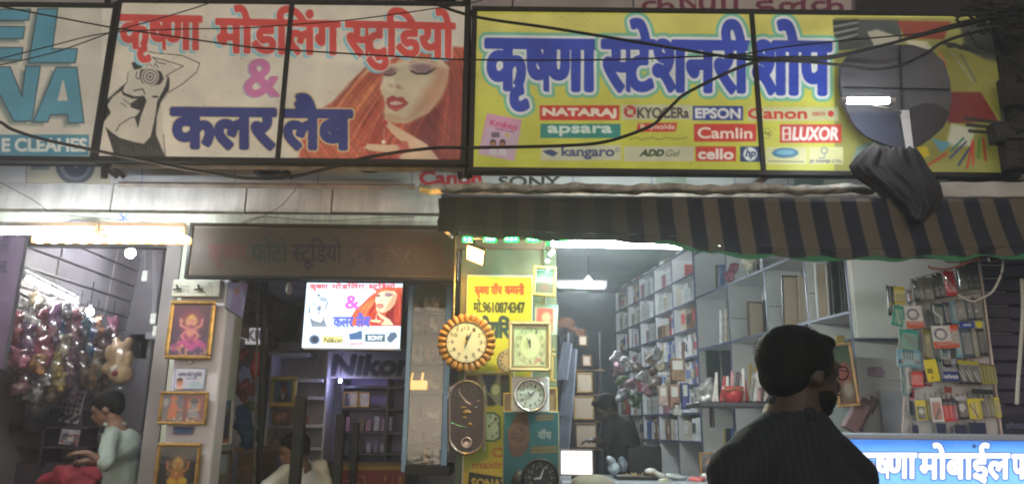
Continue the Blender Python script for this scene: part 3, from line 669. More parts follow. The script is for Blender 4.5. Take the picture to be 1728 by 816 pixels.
# green LED chain
def real_lamp(parent, pos, col, watts, rad):
    ld = bpy.data.lights.new('lamp_light', 'POINT'); ld.color = col; ld.energy = watts; ld.shadow_soft_size = rad
    lo_ = bpy.data.objects.new('lamp_light', ld); COL.objects.link(lo_); lo_.parent = parent; lo_.location = Vector(pos)-parent.location
lchain = t = thing('led_chain', 'chain of small green glowing LED modules across the top of the watch stall', 'LED chain', P(850, 403, 3.85))
bar(775, 401, 1000, 405, 3.9, 3.9, .005, rubber, t, 'wire', 6)
for us_ in ((784, 793), (820, 827, 834), (855, 863, 871), (892, 900, 907), (939, 947, 954)):
    um = sum(us_)/len(us_); pbox('module', us_[0]-5, 398, us_[-1]+5, 408, 3.885, .012, mat('green_module', (.02, .3, .12), .4), t)
    for u in us_:
        MB().lathe(P(u, 403.3, 3.88), [(.008, -.002), (.0095, .003), (.007, .008), (.002, .010)], 12).build('led', emat('green_glow', (.06, 1., .22), 2.4), t, smooth=True)
for um_ in (790, 827, 863, 900): real_lamp(lchain, P(um_, 404, 3.86), (.05, 1., .25), .9, .012)
t = thing('led_cluster', 'two bluish white LED dots dangling beside the gold framed picture', 'LED cluster', P(930, 430, 4.0))
for u, v in ((924, 440), (929, 429), (933, 424)): MB().lathe(P(u, v, 4.0), [(.006, 0), (.010, .004), (.004, .01)], 10).build('led', emat('blue_glow', (.6, .75, 1.), 10), t)
bar(934, 405, 923, 444, 4.01, 4.01, .003, rubber, t, 'wire', 6)
# warm flood lamp
t = thing('flood_lamp', 'small square flood lamp glowing orange above the yellow green sign', 'flood lamp', P(801, 430, 4.15))
fl = [P(789, 414, 4.10), P(816, 424, 4.10), P(814, 447, 4.16), P(788, 436, 4.16)]
quad_panel('glowing_face', fl, .004, emat('flood_glow', (1., .36, .06), 2.2), t)
ctr = sum((Vector(q) for q in fl), Vector())/4
quad_panel('housing', [ctr+(Vector(q)-ctr)*1.12+Vector((0, .006, 0)) for q in fl], .035, black_steel, t)
bar(800, 430, 800, 400, 4.2, 4.35, .008, black_steel, t, 'arm', 6)
real_lamp(t, P(801, 432, 4.06), (1., .42, .10), 9, .03)
# lamp tube on the pole in front of the yellow sign
t = tube_light('short bright batten lamp in front of the grey disc on the yellow sign', P(1418, 170, 4.05), P(1509, 170, 4.05), .0165, 45, (.9, .95, 1.), fixture=False)
MB().tube([P(1465, 174, 4.08), P(1520, 190, 4.3)], .008, 6).build('arm', grey_steel, t)
# grey round dish on its bracket
t = thing('round_disc', 'large grey panelled disc with dark lower lobes standing before the yellow sign', 'disc', P(1530, 255, 4.42))
dc = P(1512, 163, 4.42); Rr = 93/1250*4.62
outl = []
for (a, b) in [(1419, 110), (1432, 92), (1462, 80), (1500, 75), (1540, 76), (1573, 86), (1594, 105), (1604, 140), (1606, 170), (1600, 196), (1585, 220), (1562, 240), (1536, 253), (1518, 251), (1480, 238), (1452, 222), (1436, 200), (1424, 175), (1418, 140)]:
    p = P(a, b, 4.42); outl.append((p.x, p.z))
MB().prism(outl, 4.42, 4.45).build('disc_panel', mat('disc_grey', (.09, .092, .105), .6, 0, .2, 4), t)
def lobe(pts, Y, m, nm):
    q = [(P(a, b, Y).x, P(a, b, Y).z) for a, b in pts]; MB().prism(q, Y, Y+.008).build(nm, m, t)
lobe([(1431, 190), (1516, 188), (1522, 250), (1500, 246), (1462, 230), (1443, 212)], 4.405, mat('lobe_blue', (.05, .06, .10), .5), 'lower_lobe')
lobe([(1537, 182), (1560, 173), (1585, 177), (1604, 191), (1592, 215), (1570, 235), (1541, 248)], 4.405, mat('lobe_dark', (.03, .028, .034), .5), 'lower_lobe')
lobe([(1519, 186), (1534, 186), (1542, 252), (1530, 255)], 4.398, white_paint, 'stem')
bar(1518, 78, 1522, 186, 4.40, 4.40, .006, black_steel, t, 'rib'); bar(1424, 148, 1603, 151, 4.40, 4.40, .005, black_steel, t, 'rib')
# ================================================================== BOARD OVER THE STUDIO DOOR
t = thing('name_board', 'dim grey board over the studio door with faded coloured Hindi lettering', 'sign', P(545, 470, 4.66))
c = pcanvas(322, 384, 768, 466, 4.66, (120, 112, 102), 1.2)
c.grad(322, 384, 768, 466, (66, 62, 58), (80, 75, 69))
for s_, a, b, col in (('कृष्णा', 352, 416, (92, 50, 54)), ('फोटो', 424, 486, (34, 58, 58)), ('स्टूडियो', 494, 577, (30, 32, 56)), ('एण्ड', 584, 630, (60, 52, 60)), ('कलर', 637, 698, (74, 58, 52)), ('लैब', 706, 748, (84, 60, 54))):
    c.text(s_, a, 413, b, 441, col, .7, .012)
for i in range(30): a = random.choice((590, 640, 655, 680)); c.line([(a+random.uniform(-8, 30), 414+random.uniform(0, 30)), (a+random.uniform(-8, 30), 414+random.uniform(0, 30))], .9, (110, 100, 92), 1, .7)
c.build('printed_face', print_flex, t); frame_bars(t, 322, 384, 768, 466, 4.66, .022, depth=.06)
# ================================================================== AWNING
x_l, x_r = P(742, 370, 3.93).x, 3.9
def aw_bot(x):   # lower edge height in photo rows for a given column
    u = 864+x*1250/3.93
    return float(np.interp(u, [560, 745, 830, 920, 1140, 1200, 1400, 1560, 1728, 2100], [372, 386, 397, 402, 408, 424, 434, 431, 428, 420]))
stripes = bpy.data.materials.new('awning_canvas'); stripes.use_nodes = True
n, l = stripes.node_tree.nodes, stripes.node_tree.links; b = n['Principled BSDF']; b.inputs['Roughness'].default_value = .75
tc = n.new('ShaderNodeTexCoord'); sx = n.new('ShaderNodeSeparateXYZ'); l.new(tc.outputs['Object'], sx.inputs[0])
mm = n.new('ShaderNodeMath'); mm.operation = 'PINGPONG'; mm.inputs[1].default_value = .084; l.new(sx.outputs[0], mm.inputs[0])
g1 = n.new('ShaderNodeMath'); g1.operation = 'GREATER_THAN'; g1.inputs[1].default_value = .043; l.new(mm.outputs[0], g1.inputs[0])
mx = n.new('ShaderNodeMix'); mx.data_type = 'RGBA'; mx.inputs[6].default_value = (.008, .010, .028, 1); mx.inputs[7].default_value = (.115, .095, .07, 1); l.new(g1.outputs[0], mx.inputs[0])
nz = n.new('ShaderNodeTexNoise'); nz.inputs['Scale'].default_value = 2.2; nz.inputs['Detail'].default_value = 8; l.new(tc.outputs['Object'], nz.inputs['Vector'])
m3 = n.new('ShaderNodeMix'); m3.data_type = 'RGBA'; m3.inputs[7].default_value = (.014, .015, .012, 1); l.new(mx.outputs[2], m3.inputs[6])
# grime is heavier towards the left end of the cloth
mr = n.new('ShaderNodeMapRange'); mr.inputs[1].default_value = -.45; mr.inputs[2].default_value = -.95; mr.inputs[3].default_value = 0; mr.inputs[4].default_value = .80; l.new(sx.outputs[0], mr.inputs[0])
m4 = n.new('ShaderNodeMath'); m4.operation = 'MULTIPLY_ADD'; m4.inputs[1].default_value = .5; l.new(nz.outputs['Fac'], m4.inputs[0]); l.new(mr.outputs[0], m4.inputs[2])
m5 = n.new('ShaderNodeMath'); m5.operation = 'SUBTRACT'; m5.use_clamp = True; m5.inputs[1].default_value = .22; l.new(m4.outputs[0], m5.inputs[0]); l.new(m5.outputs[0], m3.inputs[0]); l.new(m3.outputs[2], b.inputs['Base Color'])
n2 = n.new('ShaderNodeTexNoise'); n2.inputs['Scale'].default_value = 7; l.new(tc.outputs['Object'], n2.inputs['Vector']); bp = n.new('ShaderNodeBump'); bp.inputs['Strength'].default_value = .35; bp.inputs['Distance'].default_value = .03
l.new(n2.outputs['Fac'], bp.inputs['Height']); l.new(bp.outputs[0], b.inputs['Normal'])
AWT, AWB = 3.88, 3.80
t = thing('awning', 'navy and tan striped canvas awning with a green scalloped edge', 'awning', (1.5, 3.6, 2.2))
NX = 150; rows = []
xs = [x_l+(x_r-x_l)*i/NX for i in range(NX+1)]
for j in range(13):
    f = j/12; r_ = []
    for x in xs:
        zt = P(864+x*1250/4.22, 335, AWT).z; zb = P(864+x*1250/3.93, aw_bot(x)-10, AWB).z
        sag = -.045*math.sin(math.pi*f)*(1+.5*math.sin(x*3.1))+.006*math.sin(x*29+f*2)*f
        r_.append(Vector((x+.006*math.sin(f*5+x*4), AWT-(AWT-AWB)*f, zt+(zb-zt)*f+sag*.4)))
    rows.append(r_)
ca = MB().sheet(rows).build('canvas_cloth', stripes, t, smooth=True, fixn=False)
so = ca.modifiers.new('thick', 'SOLIDIFY'); so.thickness = .004
rows = []
for j in range(4):
    r_ = []
    for x in xs:
        zb = P(864+x*1250/3.93, aw_bot(x)-10, AWB).z; r_.append(Vector((x+.006*math.sin(x*9), AWB-.005-.020*math.sin(x*17+math.sin(x*5))*j/3, zb-.035*j/3-.012*(j/3)*abs(math.sin(x*11.5)))))
    rows.append(r_)
MB().sheet(rows).build('valance', stripes, t, smooth=True, fixn=False)
rows = []
for j in range(3):
    r_ = []
    for x in xs:
        if x < .72: continue
        zb = P(864+x*1250/3.93, aw_bot(x)-10, AWB).z; r_.append(Vector((x, AWB-.01-.012*math.sin(x*17), zb-.028-.012*abs(math.sin(x*11.5))-.03*(j/2)*abs(math.sin(x*8.6+.4)))))
    rows.append(r_)
MB().sheet(rows).build('green_trim', mat('green_trim', (.03, .22, .09), .7), t, smooth=True, fixn=False)
MB().tube([Vector((x, AWB+.02, P(864+x*1250/3.93, aw_bot(x)-8, AWB).z-.004)) for x in xs[::6]], .012, 8).build('front_pipe', grey_steel, t)
MB().tube([P(735, 322, 4.48), P(1728, 332, 4.48), P(1950, 334, 4.48)], .02, 10).build('wall_pipe', grey_steel, t)
# roof part behind the drop, its left gable and the folding arms
rows = [[Vector((x, AWT+.3*f, P(864+x*1250/4.22, 335, AWT).z+.10*f)) for x in xs[::3]] for f in (0, .9, 1.8)]
MB().sheet(rows).build('roof_cloth', stripes, t, smooth=True, fixn=False)
for xx in (x_l+.02, 1.35, 3.3): MB().tube([(xx, 4.52, P(864, 400, 4.5).z), (xx, AWB+.03, P(864+xx*305, aw_bot(xx)-6, AWB).z)], .010, 8).build('arm', grey_steel, t)
# pale plastic sheet edge along the top of the awning
t = thing('plastic_sheet', 'crumpled whitish plastic sheet rolled along the top of the awning', 'plastic sheet', P(1100, 320, 4.45))
rows = []
for j in range(6):
    rows.append([P(708+i*8, 309+j*3.3+1.1*math.sin(i*1.3+j)+1.6*math.sin(i*.33)+1.2*math.sin(i*.9+j*2.3)+i*.025, 4.15-.03*math.sin(j*.7)+.008*math.sin(i*2.1+j*2)) for i in range(97)])
MB().sheet(rows).build('sheet', mat('dirty_plastic', (.55, .52, .45), .45, 0, .5, 9, .5, grime=.5), t, smooth=True, fixn=False)
t = thing('plastic_sheet', 'flat pale sheet lying on the awning to the right of the dark cloth', 'plastic sheet', P(1650, 320, 4.45))
rows = [[P(1566+i*10+j*5, 307+j*6+.8*math.sin(i+j), 4.10-.01*j) for i in range(30)] for j in range(5)]
MB().sheet(rows).build('sheet', mat('dirty_plastic2', (.45, .44, .42), .5, 0, .2, 6, .2), t, smooth=True, fixn=False)
# dark cloth slumped over the awning
def blobm(name, parts, m, parent, voxel=.012, smooth=6, loc=None):
    """fuse ellipsoids and tapered limbs into one continuous skin"""
    q = MB()
    for p in parts:
        if p[0] == 'e':
            _, c_, r_, R_ = (list(p)+[None])[:4]; M_ = Matrix.Translation(c_) @ (R_ or Matrix.Identity(4)); vs = []; fs = []; nu, nv_ = 20, 12
            for i in range(nv_+1):
                th = math.pi*i/nv_
                for k in range(nu):
                    ph = 2*math.pi*k/nu; vs.append(M_ @ Vector((r_[0]*math.sin(th)*math.cos(ph), r_[1]*math.sin(th)*math.sin(ph), r_[2]*math.cos(th))))
            for i in range(nv_):
                for k in range(nu): fs.append((i*nu+k, i*nu+(k+1) % nu, (i+1)*nu+(k+1) % nu, (i+1)*nu+k))
            q.add(vs, fs)
        else:
            _, a, b_, ra, rb = p; a, b_ = Vector(a), Vector(b_); d = (b_-a); L = d.length; d.normalize(); pts = []; 
            ring = [(-ra*.95, ra*.3), (-ra*.7, ra*.72), (-ra*.35, ra*.94)]+[(L*i/4, ra+(rb-ra)*i/4) for i in range(5)]+[(L+rb*.35, rb*.94), (L+rb*.7, rb*.72), (L+rb*.95, rb*.3)]
            x_ = d.cross(Vector((0, 0, 1)) if abs(d.z) < .9 else Vector((1, 0, 0))).normalized(); y_ = d.cross(x_); vs = []; fs = []; n_ = 14
            for s_, r_ in ring:
                for k in range(n_): vs.append(a+d*s_+(x_*math.cos(2*math.pi*k/n_)+y_*math.sin(2*math.pi*k/n_))*r_)
            for i in range(len(ring)-1):
                for k in range(n_): fs.append((i*n_+k, i*n_+(k+1) % n_, (i+1)*n_+(k+1) % n_, (i+1)*n_+k))
            fs.append(tuple(range(n_))); fs.append(tuple((len(ring)-1)*n_+k for k in range(n_))); q.add(vs, fs)
    import bmesh
    me = q.mesh('tmp'); bb = bmesh.new(); bb.from_mesh(me); bmesh.ops.remove_doubles(bb, verts=bb.verts, dist=1e-5); bmesh.ops.recalc_face_normals(bb, faces=bb.faces); bb.to_mesh(me); bb.free()
    o = bpy.data.objects.new('tmp', me); COL.objects.link(o)
    r = o.modifiers.new('r', 'REMESH'); r.mode = 'VOXEL'; r.voxel_size = voxel
    s_ = o.modifiers.new('s', 'SMOOTH'); s_.iterations = smooth; s_.factor = .5
    me2 = bpy.data.meshes.new_from_object(o.evaluated_get(bpy.context.evaluated_depsgraph_get()))
    bpy.data.objects.remove(o); me2.polygons.foreach_set('use_smooth', [True]*len(me2.polygons)); me2.materials.clear()
    return obj(name, me2, m, parent)
def warp(me, amp, fr, seed=0):
    v = np.empty(len(me.vertices)*3, np.float32); me.vertices.foreach_get('co', v); v = v.reshape(-1, 3)
    for k in range(4):
        f = fr*(1.7**k); a = amp/(1.6**k)
        v += a*np.stack([np.sin(f*v[:, 1]+seed+k)*np.cos(f*v[:, 2]*1.3), np.sin(f*v[:, 2]+seed*2+k)*np.cos(f*v[:, 0]*1.1), np.sin(f*v[:, 0]+seed*3+k)*np.cos(f*v[:, 1]*.9)], 1)
    me.vertices.foreach_set('co', v.ravel()); me.update()
dcm = bpy.data.materials.new('dark_spotted_cloth'); dcm.use_nodes = True; n, l = dcm.node_tree.nodes, dcm.node_tree.links; b = n['Principled BSDF']; b.inputs['Roughness'].default_value = .9
tc = n.new('ShaderNodeTexCoord'); vo = n.new('ShaderNodeTexVoronoi'); vo.inputs['Scale'].default_value = 38; l.new(tc.outputs['Object'], vo.inputs['Vector']); rp = n.new('ShaderNodeValToRGB'); l.new(vo.outputs['Distance'], rp.inputs[0])
rp.color_ramp.elements[0].position = .12; rp.color_ramp.elements[0].color = (.14, .02, .025, 1); rp.color_ramp.elements[1].position = .2; rp.color_ramp.elements[1].color = (.010, .009, .011, 1); l.new(rp.outputs[0], b.inputs['Base Color'])
def drape(uv_rows, Y0, Y1, seed):
    """cloth folded over the awning: outline rows given left-right, folds run down the cloth"""
    rows = []; m = len(uv_rows)
    for j in range(3*(m-1)+1):
        f = j/3; a = int(min(f, m-2)); g = f-a; L0, L1 = uv_rows[a], uv_rows[a+1]; ul, ur, v = [L0[k]*(1-g)+L1[k]*g for k in range(3)]; r_ = []
        for i in range(61):
            s_ = i/60; bul = math.sin(math.pi*s_)**.6; fold = .022*math.sin(s_*15+seed+.5*math.sin(j*.35))+.012*math.sin(s_*33+j*.28)+.006*math.sin(s_*61-j*.5)
            r_.append(P(ul+(ur-ul)*s_, v+3*math.sin(s_*19+seed)*(j/(3*m))+2*math.sin(s_*41), Y0+(Y1-Y0)*j/(3*(m-1))-.07*bul+fold*.5))
        rows.append(r_)
    return MB().sheet(rows)
o = drape([(1462, 1545, 248), (1446, 1556, 262), (1432, 1566, 280), (1440, 1578, 296), (1462, 1588, 312), (1488, 1592, 330), (1516, 1588, 348), (1534, 1570, 362), (1544, 1560, 372)], 4.1, 3.78, 1).build('dark_cloth', dcm, None, smooth=True, fixn=False)
sm_ = o.modifiers.new('thick', 'SOLIDIFY'); sm_.thickness = .012; sm_.offset = 1
tag(o, 'bundle of dark spotted cloth slumped over the top of the awning', 'cloth')
# ================================================================== CABLES
def cable(label, pts, r, Y=4.38, m=None):
    # smooth the corner points (Catmull-Rom)
    q = [P(a, b, Y+.02*math.sin(a*.01)) for a, b in pts]; out = []
    for i in range(len(q)-1):
        p0, p1, p2, p3 = q[max(i-1, 0)], q[i], q[i+1], q[min(i+2, len(q)-1)]
        for k in range(6):
            s_ = k/6; out.append(.5*((2*p1)+(p2-p0)*s_+(2*p0-5*p1+4*p2-p3)*s_**2+(-p0+3*p1-3*p2+p3)*s_**3))
    out.append(q[-1])
    return tag(MB().tube(out, r, 7).build('cable', m or rubber, None, smooth=True), label, 'cable')
cable('thin black cable running level across all three sign boards', [(-40, 5), (0, 11), (174, 44), (226, 52), (400, 77), (481, 84), (663, 95), (800, 101), (1022, 101), (1164, 96), (1250, 92), (1313, 81), (1417, 69), (1600, 50), (1760, 5)], .0055)
cable('thick black cable dipping from the top of the yellow sign to its right end', [(690, -20), (720, 0), (800, 28), (933, 48), (1087, 73), (1250, 99), (1355, 104), (1417, 110), (1476, 117), (1522, 109), (1563, 90), (1592, 71), (1647, 54), (1760, 30)], .010, 4.33)
cable('heavy black cable sagging under the studio sign and rising over the brand panels', [(-40, 195), (0, 206), (20, 218), (73, 235), (158, 253), (243, 271), (324, 287), (400, 299), (433, 301), (481, 299), (542, 287), (622, 265), (728, 250), (800, 249), (942, 246), (1022, 239), (1095, 214), (1118, 195), (1140, 172), (1164, 154), (1250, 113), (1313, 98), (1397, 96), (1480, 79), (1547, 62), (1647, 37), (1760, 10)], .0105, 4.30)
cable('thin wire rising from the left letters to the top of the studio sign', [(-40, 118), (0, 110), (97, 87), (194, 53), (275, 30), (360, 3), (400, -20)], .004, 4.4)
cable('thin wire crossing the red lettering from the left sign', [(-40, 108), (0, 99), (81, 79), (174, 57), (283, 50), (400, 48), (461, 44), (590, 34), (724, 16), (800, 4), (840, -10)], .004, 4.42)
cable('second thick cable twisted along the top right of the yellow sign', [(1230, 92), (1330, 100), (1400, 99), (1500, 74), (1600, 44), (1700, 18), (1760, 0)], .008, 4.31)
cable('thin drooping string hanging across the grey wall panels', [(-20, 296), (20, 318), (60, 340), (80, 356)], .0025, 4.8)
cable('thin loose wire along the pale beam', [(100, 362), (300, 379), (380, 384), (420, 374), (470, 350), (500, 318)], .0025, 4.8)
cable('tiny dark wire trailing on the pale beam above the name board', [(400, 381), (440, 366), (540, 372), (640, 368), (700, 366)], .0025, 4.82)
blue_str = mat('blue_string', (.05, .12, .5), .6)
t = thing('string_knot', 'small knot of blue string tied on the pale beam', 'string', P(208, 366, 4.8))
for a in ((200, 360, 216, 372), (216, 360, 202, 374), (204, 358, 210, 376), (208, 366, 222, 378)): bar(a[0], a[1], a[2], a[3], 4.8, 4.8, .003, blue_str, t, 'strand', 5)
# tangle of wires and dark brackets at the upper right
t = thing('wire_tangle', 'dark tangle of cables bunched at the upper right corner', 'cable tangle', P(1690, 150, 4.3))
for k in range(46):
    a = np.array((random.uniform(1600, 1740), random.uniform(-10, 60) if k % 2 else random.uniform(40, 280))); pts = []
    if k % 2 == 0: a[0] = random.uniform(1690, 1760)
    dr = random.uniform(-.5, .9)
    for j in range(7): pts.append(P(a[0]+j*random.uniform(6, 16), a[1]+j*9*dr+random.uniform(-7, 7), 4.25+random.uniform(-.05, .06)))
    MB().tube(pts, random.uniform(.003, .010), 6).build('loop', rubber, t, smooth=True)
t = thing('meter_box', 'dark weathered boxes hung among the wires by the right end of the yellow sign', 'junction box', P(1712, 200, 4.45))
for a in ((1698, 128, 1740, 176), (1680, 205, 1728, 238), (1700, 10, 1760, 60), (1700, 232, 1740, 284)): pbox('box', *a, 4.4, .09, mat('dark_box', (.035, .032, .034), .7, 0, .4, 12, .2), t, .006)
# ================================================================== SHOP SHELLS
XA = P(330, 600, 5.0).x      # partition toy shop / studio
XL = -3.95
ceilm = mat('ceiling_paint', (.22, .22, .25), .8, 0, .3, 2, .1)
structure('toy_shop_wall', MB().box(XL-.1, XL, 5.0, 9.6, 0, 3.5), mat('toy_wall_paint', (.27, .23, .22), .8, 0, .3, 2, .1))
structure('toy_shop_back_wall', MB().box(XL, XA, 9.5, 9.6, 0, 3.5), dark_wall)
zc0 = P(200, 400, 5.0).z
structure('toy_shop_ceiling', MB().box(XL-.1, XA-.06, 5.31, 9.6, 3.3, 3.4), ceilm)
structure('toy_shop_lintel', MB().box(XL-.1, XA-.06, 5.30, 5.36, zc0, 3.4), dark_wall)
structure('partition_wall', MB().box(-2.45, -2.345, 5.12, 9.6, .14, 3.3), mat('partition_paint', (.24, .22, .22), .8, 0, .3, 3, .1))
# the shop pillar (white, front face carries pictures)
pw0, pw1, _, _ = rect(288, 470, 370, 816, 4.95)
structure('shop_pillar', MB().bbox(pw0, pw1, 4.95, 5.12, .13, P(330, 471, 4.95).z, .01), mat('pillar_paint', (.66, .64, .72), .5, 0, .12, 3, .05))
structure('pillar_upper', MB().box(pw0, pw1, 5.0, 5.12, P(330, 471, 4.95).z, P(330, 384, 4.95).z), dark_wall)
# toy shop: ceiling planks / sloping panels along the wall, in perspective
t = thing('sheet_cladding', 'sloping grey sheet panels along the upper wall of the toy shop', 'panelling', (XL, 6, 2.2))
pm = mat('sheet_panel', (.42, .40, .38), .5, .2, .3, 3, .15)
for k in range(8):
    for j in range(5):
        y0 = 5.35+j*.85; z0 = 2.06+k*.16
        MB().bbox(XL+.004+k*.012, XL+.03+k*.012, y0, y0+.835, z0, z0+.148, .006).build('panel', pm, t)
structure('wall_pilaster', MB().bbox(XL+.005, -3.62, 7.5, 7.7, .14, 3.25, .01), mat('pilaster_paint', (.42, .40, .39), .7, 0, .2, 3))
# pinkish end wall with writing at the far left
c = Canvas(-.55, .55, 0, 1.5, 0, 1.6, (92, 76, 96), M=Matrix.Translation(P(-136, 620, 4.98)), local=(260, 360))
c.text('न', 218, 40, 236, 60, (40, 36, 48), 1, 0); c.text('जी', 214, 150, 236, 170, (60, 50, 70), .8); c.text('एस.', 216, 185, 240, 204, (44, 40, 54), .8)
c.text('क', 206, 226, 222, 240, (60, 50, 70), .8)
for i in range(40): a = random.uniform(60, 340); c.line([(200+random.uniform(-60, 50), a), (204+random.uniform(-60, 50), a+random.uniform(-20, 20))], 3, (120, 90, 130), 4, .35)
t = thing('side_panel', 'mauve side panel with dark handwritten letters at the left edge', 'panel', P(-136, 640, 4.98)); c.build('printed_face', print_paper, t)
p_ = P(-136, 620, 4.98); MB().box(p_.x-.55, p_.x+.55, 4.99, 5.02, p_.z, p_.z+1.5).build('board', dark_wall, t)
# ---- toys in clear bags along the wall
toy_cols = {'crimson': (.36, .04, .08), 'pink': (.55, .16, .24), 'mauve': (.25, .10, .26), 'blue': (.05, .20, .50), 'orange': (.60, .26, .07), 'cream': (.60, .48, .32), 'teal': (.04, .28, .33),
            'yellow': (.62, .46, .10), 'brown': (.22, .11, .07), 'white': (.6, .57, .56), 'maroon': (.17, .03, .07), 'grey': (.3, .29, .31)}
toys = [(36, 652, 5.65, 13, 16, 'maroon'), (58, 662, 5.75, 12, 16, 'grey'), (82, 668, 5.9, 12, 15, 'brown'), (120, 664, 6.15, 11, 14, 'mauve'), (142, 662, 6.4, 10, 13, 'maroon'), (160, 666, 6.6, 10, 13, 'brown'), (180, 656, 6.8, 9, 13, 'orange'), (22, 560, 5.65, 16, 24, 'crimson'), (110, 612, 6.05, 15, 18, 'pink'), (150, 640, 6.4, 12, 18, 'orange'), (72, 640, 5.8, 15, 13, 'white'), (170, 640, 6.7, 12, 14, 'crimson'), (128, 612, 6.2, 12, 14, 'yellow'), (152, 560, 6.5, 10, 14, 'white'), (48, 545, 5.75, 18, 26, 'white'), (38, 585, 5.7, 20, 26, 'mauve'), (60, 562, 5.8, 19, 28, 'crimson'), (83, 555, 5.95, 19, 28, 'mauve'), (78, 575, 5.9, 16, 18, 'pink'), (96, 566, 6.0, 13, 16, 'blue'), (30, 608, 5.6, 18, 14, 'pink'), (66, 600, 5.75, 22, 22, 'crimson'),
        (100, 595, 6.0, 18, 22, 'cream'), (118, 560, 6.2, 17, 24, 'pink'), (122, 590, 6.2, 16, 26, 'maroon'), (140, 566, 6.4, 13, 20, 'teal'), (146, 590, 6.4, 11, 22, 'blue'), (160, 560, 6.6, 12, 18, 'orange'), (170, 585, 6.7, 14, 24, 'brown'), (188, 556, 6.9, 12, 16, 'pink'),
        (60, 618, 5.7, 18, 15, 'orange'), (86, 622, 5.85, 18, 18, 'yellow'), (112, 632, 6.0, 15, 22, 'maroon'), (134, 630, 6.2, 14, 22, 'brown'), (156, 622, 6.5, 14, 22, 'cream'), (178, 628, 6.8, 13, 24, 'brown'), (96, 648, 5.9, 15, 14, 'yellow'), (134, 530, 6.3, 12, 10, 'white'), (108, 528, 6.1, 13, 12, 'grey'), (82, 518, 5.95, 13, 12, 'white'), (58, 512, 5.75, 12, 12, 'cream')]
posn = ['far left', 'left', 'middle', 'right']
for i, (u, v, Y, rx, ry, cn) in enumerate(toys):
    p = P(u, v, Y); k = Y/1250*1.6; a, h = rx*k, ry*k
    t = thing('bagged_toy', '', 'bagged toy', p, 'toys hanging in clear bags')
    row = 'top row' if v < 540 else 'upper row' if v < 572 else 'middle row' if v < 604 else 'lower row' if v < 650 else 'lowest row'
    t['label'] = f'{cn} soft toy in clear wrap, {row}, ' + ('near the picture edge' if u < 45 else f'under the slanting tube' if u < 90 else ('left of the small glowing bulb' if u != 112 else 'touching the pink toy left of the bulb') if u < 128 else 'just left below the bulb' if u < 136 else f'below the small glowing bulb' if u < 165 else 'beside the tan teddy')
    body = blobm('toy_body', [('e', p, (a*.62, a*.5, h*.62)), ('e', p+Vector((a*.1, 0, h*.62)), (a*.42, a*.4, h*.33)), ('e', p+Vector((-a*.35, -.02, h*.85)), (a*.15, a*.12, h*.16)), ('e', p+Vector((a*.45, -.02, h*.82)), (a*.15, a*.12, h*.16)), ('e', p+Vector((-a*.5, -.03, -h*.35)), (a*.26, a*.26, h*.2)), ('e', p+Vector((a*.5, -.03, -h*.4)), (a*.26, a*.26, h*.2))],
                 mat('soft_'+cn, tuple(.75*x_+.04 for x_ in toy_cols[cn]), .85, 0, .6, 26, .5), t, .014, 3)
    warp(body.data, .012, 30, i)
    q = MB(); rows = []
    for j in range(13):
        th = math.pi*j/12; r_ = []
        for s_ in range(21):
            ph = 2*math.pi*s_/20; cr = 1+.10*math.sin(7*ph+j*1.3+i)+.05*math.sin(13*ph-j*2)
            zz = math.cos(th); pinch = 1 if zz < .7 else max(.12, 1-(zz-.7)*2.6)
            r_.append(p+Vector((a*1.05*math.sin(th)**.7*math.cos(ph)*cr*pinch, a*.8*math.sin(th)**.7*math.sin(ph)*cr*pinch, h*1.12*zz)))
        rows.append(r_)
    q.sheet(rows).build('plastic_wrap', plastic, t, smooth=True, fixn=False)
    MB().tube([p+Vector((0, 0, h*1.1)), p+Vector((0, 0, h*1.1+.12))], .003, 5).build('string', rubber, t)
# tan teddy
p = P(203, 600, 6.5); k = 6.5/1250
tn = mat('teddy_tan', (.55, .38, .22), .9, 0, .2, 18, .4)
t = thing('teddy_bear', 'large tan teddy bear with red muzzle hanging in a clear bag', 'teddy bear', p)
def o_(x, z, y=0): return p+Vector((x*k, y, -z*k))
blobm('body', [('e', o_(0, 0), (17*k, .09, 24*k)), ('e', o_(8, 30, -.03), (20*k, .10, 18*k)), ('e', o_(-10, -24), (7*k, .03, 8*k)), ('e', o_(11, -24), (7*k, .03, 8*k)), ('e', o_(-14, 22, -.05), (9*k, .05, 10*k)), ('e', o_(-14, -4, -.05), (6*k, .05, 14*k)), ('e', o_(20, 6, -.05), (6*k, .05, 14*k))], tn, t, .012, 4)
blobm('muzzle', [('e', o_(4, 24, -.10), (8*k, .04, 7*k))], mat('teddy_cream', (.7, .6, .5), .9), t, .01, 3)
for x, z in ((8, 30),): MB().lathe(o_(x, z, -.13), [(.001, -.01), (5*k, 0), (3*k, .008)], 14).build('red_patch', mat('patch_red', (.3, .03, .04), .7), t, smooth=True)
rows = [[p+Vector((27*k*math.sin(math.pi*j/14)**.6*math.cos(2*math.pi*s_/24)*(1+.1*math.sin(s_*1.9+j)), .13*math.sin(math.pi*j/14)**.6*math.sin(2*math.pi*s_/24), -8*k+50*k*math.cos(math.pi*j/14))) for s_ in range(25)] for j in range(15)]
MB().sheet(rows).build('plastic_wrap', plastic, t, smooth=True, fixn=False)
